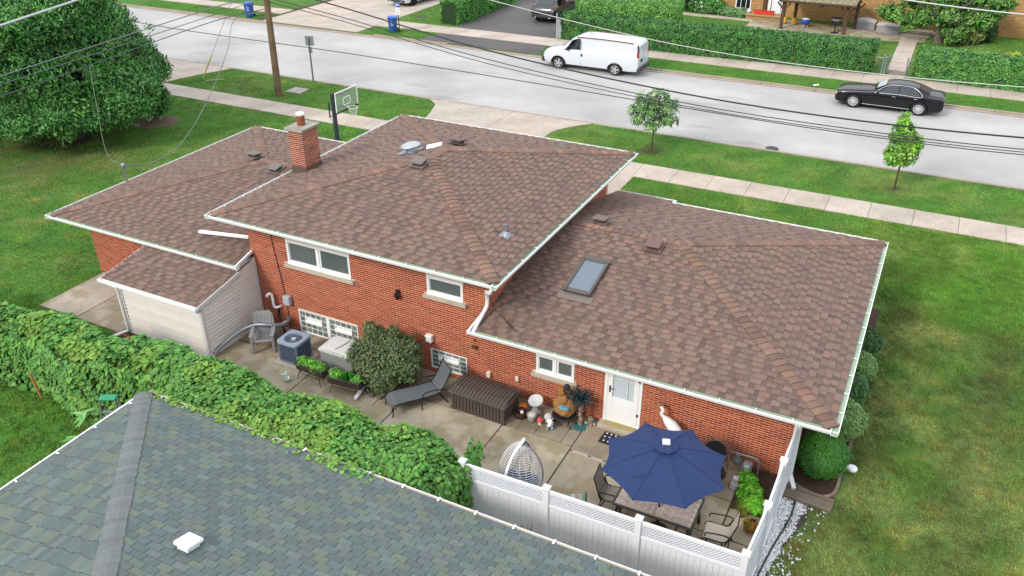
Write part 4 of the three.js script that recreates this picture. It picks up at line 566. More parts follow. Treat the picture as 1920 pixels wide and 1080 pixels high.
// ---------- white vinyl fence ----------
{ const f = thing('vinyl_fence', 'white vinyl privacy fence with a lattice top around the patio corner', 'fence', [0, 0, 0]); const m = M.whiteVinyl, top = 1.75;
  const post = (x, z) => { const p = part('post', rbox(.13, top + .06, .13, .012, x, (top + .06) / 2, z), m, f); part('cap', flat(new THREE.ConeGeometry(.115, .07, 4)).rotateY(PI / 4).translate(x, top + .105, z), m, p); part('cap_base', rbox(.16, .03, .16, .008, x, top + .065, z), m, p); };
  for (const [x, z] of [[-3.05, 4.7], [-1.11, 4.65], [.87, 4.62], [2.95, 4.58], [3.04, 3.1], [3.06, 1.62], [3.1, .2]]) post(x, z);
  const panel = (a, b) => { const A = V(a[0], 0, a[1]), B = V(b[0], 0, b[1]), D = V().subVectors(B, A), L = D.length() - .13, g = new THREE.Group(); g.name = 'panel'; f.add(g); g.position.copy(A.clone().add(B).multiplyScalar(.5)); g.rotation.y = Math.atan2(-D.z, D.x);
    part('rail', rbox(L, .09, .05, .01, 0, top - .045, 0), m, g); part('rail', rbox(L, .08, .06, .01, 0, 1.34, 0), m, g); part('rail', rbox(L, .12, .06, .01, 0, .12, 0), m, g);
    const n = Math.round(L / .125); for (let i = 0; i < n; i++) { const w = L / n; part('plank', rbox(w - .0035, 1.12, .024, .006, -L / 2 + (i + .5) * w, .74, R(-.001, .001)), m, g); }
    const bars = [], h = .28, y0 = 1.38, st = .075; for (let s = -h; s < L; s += st) for (const d of [1, -1]) { let u0 = s, u1 = s + h, v0 = 0, v1 = h; if (u0 < 0) { v0 = -u0; u0 = 0; } if (u1 > L) { v1 = h - (u1 - L); u1 = L; } if (u1 - u0 < .02) continue; const yy = (v) => d > 0 ? y0 + v : y0 + h - v; bars.push(beam([-L / 2 + u0, yy(v0), d * .006], [-L / 2 + u1, yy(v1), d * .006], .032, .009)); } part('lattice', join(bars), m, g); };
  panel([-3.05, 4.7], [-1.11, 4.65]); panel([-1.11, 4.65], [.87, 4.62]); panel([.87, 4.62], [2.95, 4.58]); panel([3.04, 3.1], [2.95, 4.58]); panel([3.06, 1.62], [3.04, 3.1]); panel([3.1, .2], [3.06, 1.62]);
  const wf = part('old_fence', join(Array.from({ length: 9 }, (_, i) => box(.12, 1.3, .02, -3.95 + i * .1, .65, 5.3 + i * .03, 0, .1))), mat('#5b3a2c', { map: T.wood }), f);
  scene.remove(wf); f.remove(wf); const wo = solo('wooden_fence', 'dark brown old board fence end showing below the vines', 'fence', wf.geometry, wf.material);
  for (const [x, z, lb] of [[-1.45, 4.95, 'dry weed at the outer fence foot beside the middle post'], [-.3, 4.98, 'thin weed rising at the outer fence foot']]) { const p = thing('weed', lb, 'plant', [x, 0, z]); for (let i = 0; i < 7; i++) part('stalk', bar([R(-.1, .1), 0, R(-.03, .03)], [R(-.16, .16), R(.5, .95), R(-.05, .05)], .007), mat('#77706a'), p); part('foliage', sprig(22, .03, .09, .14).translate(0, .65, 0), leafM('#6c6f63'), p); }
}
// ---------- shrubs at the right end, edging, splash block ----------
{ const shrub = (x, z, r, hy, cols, label, n, leaf = .05) => { const s = thing('shrub', label, 'shrub', [x, 0, z]); part('stem', join([bar([0, 0, 0], [0, hy * .6, 0], .035), bar([0, .1, 0], [r * .4, hy * .8, r * .2], .02), bar([0, .1, 0], [-r * .4, hy * .8, -.1], .02)]), M.bark, s); part('core', ball(r * .84, 0, hy, 0, 1, .84, 1), mat(cols[0], { roughness: 1 }), s); crown(s, 'foliage', sprig(9, leaf * .6, leaf, .05, .3, .5), leafM('#ffffff', { roughness: .6 }), [[0, hy, 0, r, r * .88, r]], n, cols, { inner: .9, sc: [.7, 1.2], dl: .02 }); return s; };
  shrub(3.72, -.55, .58, .58, ['#2c6414', '#33701a', '#2a5e14', '#3b7d1c'], 'round dark green clipped boxwood at the house corner', 3600, .035);
  shrub(3.95, -2.1, .52, .62, ['#4f7a38', '#6f9048', '#7f9a56', '#5a8440'], 'pale variegated shrub behind the clipped boxwood', 2400, .06);
  shrub(3.85, -3.6, .5, .55, ['#2f5c22', '#386a28', '#264d1c'], 'dark green shrub half hidden under the right eave', 1700, .05);
  shrub(4.02, -4.8, .43, .55, ['#51793a', '#668a44', '#749550'], 'light green shrub midway along the right gutter', 1900, .06); shrub(4.0, -6.3, .45, .5, ['#2f5c22', '#386a28', '#264d1c'], 'small dark shrub far along the right gutter', 1300, .05);
  const e = thing('bed_edging', 'scalloped stone edging round the mulch bed', 'edging', [0, 0, 0]); const pts = [[3.25, .2], [3.5, .3], [3.75, .36], [3.98, .34], [4.14, .18], [4.2, -.1], [4.2, -.5], [4.22, -1], [4.25, -1.6], [4.28, -2.4], [4.3, -3.2]]; const cv = new THREE.CatmullRomCurve3(pts.map(([x, z]) => V(x, .04, z))), n = 34; for (let i = 0; i < n; i++) { const a = cv.getPointAt(i / n), b = cv.getPointAt((i + .93) / n); part('stone', buv(beam(a, b, .07, .1)), pick([mat('#8d8171', { map: T.concrete }), mat('#857869', { map: T.concrete }), mat('#968a79', { map: T.concrete })]), e); }
  const sb = thing('splash_block', 'long grey concrete splash block below the corner downspout', 'splash block', [3.62, 0, .55], -.07); const cm = mat('#97897a', { map: T.stained }); part('tray', buv(box(1.15, .05, .4, 0, .035, 0)), cm, sb); part('rim', buv(rbox(1.15, .1, .06, .015, 0, .06, -.18)), cm, sb); part('rim', buv(rbox(1.15, .1, .06, .015, 0, .06, .18)), cm, sb);
  solo('cleanout_cap', 'white round drain cap lying on the lawn beside the mulch bed', 'drain cap', lathe([[0, .06], [.1, .06], [.125, .045], [.13, .0]], 24, 4.42, .01, -1.0), M.white);
}
// ---------- things on the patio ----------
{ // resin garden chair
  const t = thing('garden_chair', 'grey plastic slatted armchair between the shed and the air conditioner', 'chair', [-11.83, .03, 1.22], .62), m = mat('#87878a', { roughness: .55 });
  for (const [x, z] of [[-.3, .28], [.3, .28]]) part('leg', rbox(.08, .58, .09, .015, x, .29, z), m, t); for (const x of [-.3, .3]) { part('leg', beam([x, 0, -.36], [x, .45, -.2], .07, .08), m, t); part('arm', rbox(.12, .035, .72, .015, x, .59, -.02), m, t); part('arm_post', rbox(.06, .22, .1, .012, x, .48, -.3), m, t); }
  part('seat_frame', join([rbox(.58, .06, .07, .015, 0, .4, .27), rbox(.06, .06, .56, .012, -.26, .37, 0, .12), rbox(.06, .06, .56, .012, .26, .37, 0, .12)]), m, t); for (let i = 0; i < 9; i++) part('seat_slat', rbox(.034, .022, .52, .006, -.212 + i * .053, .39, 0, .12), m, t);
  const back = extr([[-.27, 0], [.27, 0], [.3, .3], [.28, .56], [.2, .66], [-.2, .66], [-.28, .56], [-.3, .3]], .03, .01); part('backrest', put(back, 0, .36, -.27, -.32), m, t); for (let i = 0; i < 5; i++) part('back_slat', put(rbox(.085, .5, .012, .004, -.2 + i * .1, .32, .045), 0, .36, -.27, -.32), m, t);
  solo('flexible_duct', 'silver flexible duct drooping from the brick wall to the shed', 'duct', (() => { const c = new THREE.CatmullRomCurve3([[-11.89, .38, .02], [-11.7, .46, .3], [-11.62, .6, .72], [-11.85, .68, .98], [-12.2, .66, 1.12], [-12.55, .5, 1.4], [-12.76, .3, 1.85], [-12.8, .17, 2.25]].map((p) => V(...p))), n = 90, P = c.getSpacedPoints(n); return join(P.slice(0, -1).map((p, i) => bar(p, P[i + 1], .056, 10, i % 2 ? .056 : .064))); })(), M.galv);
}
{ // air conditioner
  const t = thing('air_conditioner', 'blue grey outdoor air conditioner with a round top fan grille', 'air conditioner', [-10.57, .03, 1.32]), m = mat('#5a6b80', { roughness: .5 }), gm = mat('#8795a6', { roughness: .5 });
  part('pad', buv(rbox(.95, .08, .9, .01, 0, .04, 0)), M.concrete, t); part('coil', rbox(.64, .6, .6, .06, 0, .4, 0), mat('#1f2a3a', { roughness: .7 }), t); part('base_pan', rbox(.7, .05, .66, .02, 0, .105, 0), m, t);
  const sq = (r, c) => { const p = []; for (const [x, y, a] of [[1, 1, 0], [-1, 1, 1], [-1, -1, 2], [1, -1, 3]]) for (let i = 0; i <= 4; i++) { const q = (a + i / 4) * PI / 2; p.push([x * (r - c) + Math.cos(q) * c, y * (r - c) + Math.sin(q) * c]); } return p; }; const ring = Array.from({ length: 28 }, (_, i) => [Math.cos(-i / 28 * 6.283) * .27, Math.sin(-i / 28 * 6.283) * .27]);
  part('top', extr(sq(.35, .1), .06, .012, [ring]).rotateX(-PI / 2).translate(0, .7, 0), gm, t); for (let i = 0; i < 8; i++) part('louver', join([rbox(.68, .014, .64, .006, 0, .16 + i * .072, 0)]), m, t); for (const [x, z] of [[-.31, -.29], [.31, -.29], [-.31, .29], [.31, .29]]) part('corner_post', rbox(.06, .6, .06, .02, x, .41, z), m, t); for (let i = 1; i < 6; i++) for (const s of [-1, 1]) { part('grille_bar', span(-.29 + i * .097 - .004, -.29 + i * .097 + .004, .14, .7, s * .318 - .006, s * .318 + .006), m, t); part('grille_bar', span(s * .34 - .006, s * .34 + .006, .14, .7, -.29 + i * .097 - .004, -.29 + i * .097 + .004), m, t); }
  part('fan_well', cyl(.268, .268, .02, 0, .62, 0, 28), mat('#20262e'), t); for (let i = 0; i < 4; i++) part('fan_blade', put(rbox(.2, .008, .13, .003, .13, 0, 0, .35), 0, .66, 0, 0, i * PI / 2 + .4), mat('#9aa4ae', { metalness: .3 }), t); part('fan_hub', cyl(.07, .07, .05, 0, .72, 0), mat('#b8c0c8'), t);
  for (let i = 1; i < 5; i++) part('guard_ring', flat(new THREE.TorusGeometry(.06 + i * .05, .004, 4, 32)).rotateX(PI / 2).translate(0, .765, 0), gm, t); part('guard_spokes', join(Array.from({ length: 12 }, (_, i) => bar([Math.cos(i * .5236) * .05, .77, Math.sin(i * .5236) * .05], [Math.cos(i * .5236) * .3, .77, Math.sin(i * .5236) * .3], .004, 4))), gm, t);
}
{ // standby generator
  const t = thing('standby_generator', 'grey standby generator box with a pale lid beside the bush', 'generator', [-9.14, .03, .98]); part('pad', buv(rbox(1.3, .07, .85, .01, 0, .035, 0)), M.concrete, t); part('cabinet', rbox(1.1, .52, .64, .03, 0, .33, 0), mat('#878b88', { roughness: .6 }), t); for (let i = 0; i < 5; i++) part('louver', rbox(1.0, .012, .02, .004, 0, .2 + i * .07, .325), mat('#6e7270'), t);
  const lid = extr([[-.56, 0], [.56, 0], [.56, .05], [.4, .11], [0, .135], [-.4, .11], [-.56, .05]], .68, .012).translate(0, .6, -.34); part('lid', lid, mat('#c9cbc8', { roughness: .5 }), t); part('handle', tube([[.1, .75, -.3], [.06, .755, 0], [-.02, .74, .3], [-.02, .66, .36]], .01, 5), mat('#4c5b63'), t);
}
{ // trough planters on wire stands
  const trough = (x, z, turn, label, kind) => { const t = thing('trough_planter', label, 'planter', [x, .03, z], turn, 'planters on wire stands'); const m = mat('#3a3734', { roughness: .6 });
    const g = extr([[-.17, .2], [.17, .2], [.12, -.02], [-.12, -.02]].reverse(), .98).rotateY(PI / 2).translate(-.49, .28, 0); part('trough', g, m, t); part('rim', join([rbox(1.02, .035, .03, .01, 0, .485, .17), rbox(1.02, .035, .03, .01, 0, .485, -.17), rbox(.03, .035, .34, .01, .495, .485, 0), rbox(.03, .035, .34, .01, -.495, .485, 0)]), m, t); part('soil', buv(box(.96, .02, .3, 0, .481, 0)), M.soil, t);
    for (const sx of [-1, 1]) for (const sz of [-1, 1]) part('leg', tube([[sx * .36, .3, sz * .12], [sx * .38, .16, sz * .17], [sx * .42, 0, sz * .2]], .01, 5), M.black, t); part('cross_bar', join([bar([-.38, .2, .15], [.38, .2, .15], .008), bar([-.38, .2, -.15], [.38, .2, -.15], .008)]), M.black, t);
    if (kind) crown(t, 'foliage', sprig(8, .035, .06, .04), leafM('#ffffff'), [[-.25, .52, 0, .22, .14, .15], [.1, .52, .02, .24, .15, .15], [.3, .5, -.02, .15, .12, .12]], 420, ['#5c9c2c', '#4d8a26', '#6fae36', '#3f7a22'], { inner: .3 });
    else { crown(t, 'foliage', sprig(8, .035, .06, .04), leafM('#ffffff'), [[-.3, .52, 0, .18, .14, .14], [.33, .5, 0, .14, .09, .12]], 260, ['#5f9f35', '#6fae3c', '#4d8a26'], { inner: .3 }); const b = []; for (let i = 0; i < 130; i++) { const a = R(0, 6.28), r = R(.08, .3), h = R(.05, .2), cx = .08; b.push(poly([[[cx, .5, 0], [cx + Math.cos(a) * r * .5 + .006, .5 + h, Math.sin(a) * r * .5], [cx + Math.cos(a) * r, .5 + h * .2, Math.sin(a) * r * .8], [cx + Math.cos(a) * r * .5 - .006, .5 + h, Math.sin(a) * r * .5 + .006]]])); } part('chives', join(b), leafM('#3f8a2a'), t); } };
  trough(-9.52, 1.87, -.06, 'dark trough planter full of bright herbs in front of the generator', 1); trough(-8.33, 1.93, .1, 'dark trough planter with grassy chives beside the bush', 0);
  solo('drain_pipe', 'thick white pipe lying on the patio in front of the bush', 'pipe', bar([-8.05, .12, 1.35], [-7.9, .1, 2.15], .055, 12), M.white); solo('wooden_stick', 'thin pale stick lying on the patio beside the lounger', 'stick', bar([-7.42, .05, 2.15], [-7.36, .06, 1.62], .016), mat('#b9b2a4'));
  const gn = thing('garden_figurine', 'small pale green garden figurine in front of the herb planter', 'figurine', [-10.15, .03, 2.25]); part('body', lathe([[0, 0], [.1, 0], [.09, .1], [.05, .18], [.06, .23], [.04, .3], [0, .32]], 14), mat('#b9cfc0'), gn); part('arms', join([bar([-.06, .18, 0], [-.14, .22, .05], .02), bar([.06, .18, 0], [.13, .12, .06], .02)]), mat('#e6e8e4'), gn);
}
{ // big bush at the wall
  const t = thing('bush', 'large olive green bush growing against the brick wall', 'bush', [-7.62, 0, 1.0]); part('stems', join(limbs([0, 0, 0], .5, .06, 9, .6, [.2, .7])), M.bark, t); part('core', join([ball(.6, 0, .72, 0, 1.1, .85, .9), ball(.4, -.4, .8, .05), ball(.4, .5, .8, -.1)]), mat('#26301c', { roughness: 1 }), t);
  crown(t, 'foliage', sprig(13, .036, .08, .09, .7, .2), leafM('#ffffff', { roughness: .6 }), [[0, .7, .1, .7, .55, .65], [-.55, .85, .15, .48, .42, .45], [.55, .85, .0, .5, .5, .5], [-.35, 1.25, -.1, .34, .34, .34], [-.5, 1.5, -.1, .18, .22, .18], [.1, 1.15, -.2, .4, .32, .36], [.15, 1.5, -.2, .17, .26, .17], [.6, 1.2, -.2, .3, .25, .3], [.1, .5, .5, .5, .35, .35], [-.85, .65, .1, .28, .22, .26]], 3000, ['#4c5f36', '#445732', '#56693d', '#3c4f2d', '#5f7044', '#5a5a35'], { inner: .45, dl: .025 });
  const b = thing('bush_edging', 'ring of rough stones under the olive green bush', 'edging', [-7.55, .03, 1.15]); for (let i = 0; i < 14; i++) { const a = -.5 + i / 13 * 4, r = .82; part('stone', buv(rbox(.15, .09, .1, .03, Math.cos(a) * r, .04, Math.sin(a) * r * .8, 0, -a + PI / 2)), pick([mat('#6b6357', { map: T.concrete }), mat('#7a7062', { map: T.concrete })]), b); }
}
{ // chaise longue
  const t = thing('sun_lounger', 'grey sling sun lounger with a raised back by the glass block window', 'sun lounger', [-6.32, .03, 1.47], Math.atan2(.78, -1.0)), m = mat('#5f6468', { map: T.sling, roughness: .8 }), f = M.blackMetal; // local +z towards the head
  const sl = (pts, w) => { const F = []; for (let i = 0; i + 1 < pts.length; i++) { const [z, y] = pts[i], [a, b] = pts[i + 1]; F.push([[-w, y, z], [-w, b, a], [w, b, a], [w, y, z]], [[-w, y - .015, z], [w, y - .015, z], [w, b - .015, a], [-w, b - .015, a]], [[w, y - .015, z], [w, y, z], [w, b, a], [w, b - .015, a]], [[-w, y, z], [-w, y - .015, z], [-w, b - .015, a], [-w, b, a]]); } return poly(F); };
  part('seat_sling', sl([[-.82, .25], [-.76, .34], [-.66, .38], [-.3, .37], [.1, .35], [.48, .36]], .29), m, t); part('back_sling', sl([[.5, .37], [.62, .52], [.74, .72], [.84, .95], [.87, 1.02]], .29), m, t);
  for (const s of [-1, 1]) { part('side_rail', tube([[s * .31, .22, -.84], [s * .31, .34, -.77], [s * .31, .37, -.6], [s * .31, .35, .1], [s * .31, .36, .5]], .016, 6), f, t); part('back_rail', tube([[s * .31, .36, .5], [s * .31, .6, .66], [s * .3, 1.02, .87]], .016, 6), f, t); part('leg', bar([s * .31, .28, -.8], [s * .31, 0, -.82], .016), f, t); part('arm', tube([[s * .34, 0, -.02], [s * .34, .4, .0], [s * .34, .5, .06], [s * .34, .53, .3], [s * .34, .5, .62]], .017, 6), f, t); part('leg', bar([s * .33, .4, .45], [s * .33, 0, .72], .015), f, t); } part('cross_bar', join([bar([-.31, .06, .66], [.31, .06, .66], .013), bar([-.31, .98, .86], [.31, .98, .86], .015)]), f, t);
}
{ // deck box
  const t = thing('deck_box', 'dark brown resin storage chest with a slatted lid beside the wall', 'storage chest', [-4.6, .035, .9], -.03), m = mat('#635650', { roughness: .65, map: T.wood }), d = mat('#2c2422', { roughness: .8 });
  part('body', box(1.5, .5, .72, 0, .27, 0), d, t); for (let i = 0; i < 15; i++) for (const s of [-1, 1]) part('side_plank', rbox(.078, .46, .024, .006, -.7 + i * .1, .27, s * .367), m, t); for (let i = 0; i < 7; i++) for (const s of [-1, 1]) part('side_plank', rbox(.02, .46, .085, .006, s * .757, .27, -.31 + i * .103), m, t);
  for (const [x, z] of [[-.76, -.37], [.76, -.37], [-.76, .37], [.76, .37]]) part('corner_post', rbox(.08, .54, .08, .015, x, .27, z), m, t); part('base_rail', join([box(1.5, .05, .03, 0, .03, .372), box(1.5, .05, .03, 0, .03, -.372)]), m, t);
  part('lid', extr([[-.44, .53], [.44, .53], [.44, .585], [.2, .64], [-.2, .64], [-.44, .585]], 1.66, .008).rotateY(PI / 2).translate(-.83, 0, 0), d, t); for (let i = 0; i < 16; i++) { const x = -.76 + i * .1013; part('lid_slat', join([beam([x, .598, .43], [x, .652, .2], .078, .016), box(.078, .016, .4, x, .654, 0), beam([x, .598, -.43], [x, .652, -.2], .078, .016)]), m, t); } part('lid_rim', join([rbox(1.7, .07, .05, .015, 0, .565, .44), rbox(1.7, .07, .05, .015, 0, .565, -.44), rbox(.05, .08, .84, .015, .835, .58, 0), rbox(.05, .08, .84, .015, -.835, .58, 0)]), m, t); part('latch', rbox(.05, .09, .03, .008, 0, .5, .39), M.black, t);
}
{ // ornaments along the wall
  const y = .035, bk = thing('basket', 'brown wicker basket with dark and white balls beside the chest', 'basket', [-3.6, y, .78]); part('basket_body', lathe([[.0, 0], [.13, 0], [.16, .08], [.17, .18], [.16, .2], [.14, .19], [.12, .1], [0, .1]], 20), mat('#5c3a29', { map: T.wood }), bk); for (const [a, b, c, k] of [[-.06, .2, .03, '#3b2320'], [.05, .2, .05, '#e8e2da'], [.03, .2, -.06, '#4a2a24'], [-.04, .19, -.05, '#3b2320']]) part('ball', ball(.05, a, b, c), mat(k, { roughness: .5 }), bk);
  const pk = thing('pumpkin', 'orange pumpkin ornament behind the wicker basket', 'pumpkin', [-3.68, y, .5]); const pg = flat(new THREE.SphereGeometry(.14, 24, 12)); { const p = pg.attributes.position; for (let i = 0; i < p.count; i++) { const a = Math.atan2(p.getZ(i), p.getX(i)), k = 1 - .1 * Math.abs(Math.sin(a * 4)); p.setXYZ(i, p.getX(i) * k, p.getY(i) * .8 + .11, p.getZ(i) * k); } pg.computeVertexNormals(); } part('flesh', pg, mat('#d9821e'), pk); part('stalk', cyl(.02, .012, .06, 0, .24, 0, 8), mat('#5f6b2c'), pk);
  const bb = thing('birdbath', 'tilted white bowl on a grey stone pedestal', 'bird bath', [-3.33, y, .42]); part('pedestal', lathe([[0, 0], [.17, 0], [.17, .05], [.09, .1], [.08, .22], [.13, .3], [0, .3]], 18), mat('#a7a8a4', { map: T.concrete }), bb); part('bowl', put(lathe([[0, .02], [.14, .05], [.2, .11], [.19, .12], [.13, .08], [0, .05]], 22), 0, .3, 0, .35), mat('#dcdedd', { map: T.concrete }), bb);
  const pot = thing('stone_pot', 'small white stone pot in front of the bird bath', 'pot', [-3.27, y, .82]); part('pot_body', lathe([[0, 0], [.08, 0], [.1, .1], [.12, .18], [.13, .22], [.11, .22], [.09, .14], [0, .14]], 18), mat('#c6c4bf', { map: T.concrete }), pot); part('stone', ball(.1, 0, .19, 0, 1, .6, 1), mat('#dcd8d2', { map: T.concrete }), pot);
  const mu = thing('mushroom_ornament', 'little red capped mushroom ornament', 'ornament', [-3.02, y, .84]); part('stem', cyl(.05, .035, .14, 0, .07, 0, 12), mat('#d9cbb8'), mu); part('cap', flat(new THREE.SphereGeometry(.085, 16, 8, 0, 6.29, 0, 1.6)).translate(0, .12, 0), mat('#c4414a', { roughness: .5 }), mu);
  const sp = thing('stone_ball', 'pale stone ball ornament between mushroom and cow figure', 'ornament', [-2.88, y, .62]); part('ball', ball(.12, 0, .12, 0), mat('#d6d4cf', { map: T.concrete }), sp); part('foot', cyl(.09, .08, .03, 0, .015, 0), mat('#c2c0bb'), sp);
  const cw = thing('cow_figurine', 'white and black cow figurine below the iron table', 'figurine', [-2.74, y, .86], .5); part('body', join([ball(.1, 0, .16, 0, 1, .85, 1.4), ball(.075, 0, .28, .1), ball(.035, 0, .25, .17)]), mat('#e4e6e6'), cw); part('spots', join([ball(.06, .055, .2, -.05, .8, .8, 1), ball(.05, -.06, .18, .05, .8, 1, 1), ball(.03, .05, .32, .1)]), mat('#26282c'), cw); for (const [a, b] of [[-.06, .09], [.06, .09], [-.06, -.1], [.06, -.1]]) part('leg', cyl(.03, .028, .1, a, .05, b, 8), mat('#8fa6b4'), cw); for (const s of [-1, 1]) part('horn', bar([s * .04, .33, .1], [s * .08, .38, .1], .012), mat('#d8d0c0'), cw);
  const lv = thing('lantern', 'small grey stone lantern ornament beside the doorstep', 'ornament', [-1.86, .05, .22]); part('base', lathe([[0, 0], [.11, 0], [.1, .05], [.05, .07], [.09, .1], [.08, .14], [.03, .19], [0, .2]], 12), mat('#8d8679', { map: T.concrete }), lv); part('pebbles', join([ball(.04, .12, .03, .06), ball(.05, -.1, .03, .08), ball(.035, .05, .03, .13)]), mat('#a59b8a'), lv);
  // iron table with a tiered rock fountain
  const tb = thing('iron_table', 'low round black iron table under the rock fountain', 'table', [-2.5, y, .5]); part('top', lathe([[0, .3], [.28, .3], [.31, .285], [.31, .27], [0, .27]], 24), M.blackMetal, tb); for (let i = 0; i < 3; i++) { const a = i * 2.094 + .6; part('leg', tube([[Math.cos(a) * .1, .27, Math.sin(a) * .1], [Math.cos(a) * .2, .2, Math.sin(a) * .2], [Math.cos(a) * .22, .1, Math.sin(a) * .22], [Math.cos(a) * .33, 0, Math.sin(a) * .33]], .016, 6), M.black, tb); }
  const ft = thing('rock_fountain', 'tan tiered rock fountain with a black figure on top', 'fountain', [-2.5, y + .3, .48]); const rg = []; const rockM = mat('#a5763f', { map: T.brick, roughness: .9 }); const lump = (r, x, yy, z, sx = 1, sy = 1, sz = 1) => { const g = flat(new THREE.IcosahedronGeometry(r, 2)); const p = g.attributes.position; for (let i = 0; i < p.count; i++) { const k = .82 + .36 * vn(p.getX(i) * 11 + x * 9, p.getZ(i) * 11 + p.getY(i) * 9, 3); p.setXYZ(i, p.getX(i) * k * sx + x, p.getY(i) * k * sy + yy, p.getZ(i) * k * sz + z); } g.computeVertexNormals(); return g; };
  part('lower_tier', buv(join([lump(.25, 0, .12, 0, 1.1, .6, 1), lump(.16, -.16, .22, -.05), lump(.15, .17, .22, -.08)])), rockM, ft); part('middle_tier', buv(join([lump(.17, -.07, .36, -.1, 1, .9, 1), lump(.12, .12, .34, -.12)])), rockM, ft); part('upper_tier', buv(join([lump(.12, -.13, .54, -.12, .9, 1.2, .9)])), rockM, ft); part('water', put(ball(.13, 0, 0, 0, 1.2, .14, .7), .02, .25, .12), phys('#5aa0b8', { roughness: .08 }), ft);
  part('figure', join([lump(.085, .0, .76, -.1, 1, 1.1, 1), lump(.1, .1, .6, -.05, .9, 1.4, .9), bar([.08, .66, -.03], [.22, .52, .05], .035), lump(.07, .23, .58, .0), lump(.05, -.02, .7, .0, 1, .7, 1.2)]), mat('#2b2826', { roughness: .6 }), ft);
  // metal palm ornament
  const pm = thing('palm_ornament', 'metal palm tree ornament with spiky dark teal fronds', 'ornament', [-2.07, y, .42]); part('base', rbox(.3, .025, .3, .008, .02, .013, .06, 0, .2), mat('#2f6a6a', { roughness: .6 }), pm); for (let i = 0; i < 9; i++) part('trunk_ring', cyl(.045, .03, .085, .012 * Math.sin(i), .06 + i * .083, 0, 10), mat(i % 2 ? '#8a7362' : '#a89585', { metalness: .3 }), pm); part('coil', tube(Array.from({ length: 24 }, (_, i) => [.06 * Math.cos(i * .9), .05 + i * .03, .06 * Math.sin(i * .9)]), .01, 5, 90), mat('#b5a598', { metalness: .4 }), pm);
  for (let i = 0; i < 95; i++) { const a = R(0, 6.28), e = R(-.6, 1.3), L = R(.26, .4), d = V(Math.cos(a) * Math.cos(e), Math.sin(e), Math.sin(a) * Math.cos(e)); const tip = d.clone().multiplyScalar(L).add(V(0, .84 - .05, 0)); part('frond', join([bar([0, .82, 0], tip.toArray(), .02, 4, .006)]), mat(pick(['#2c3c42', '#35494f', '#27333a', '#3f5559']), { metalness: .35, roughness: .5 }), pm); }
}
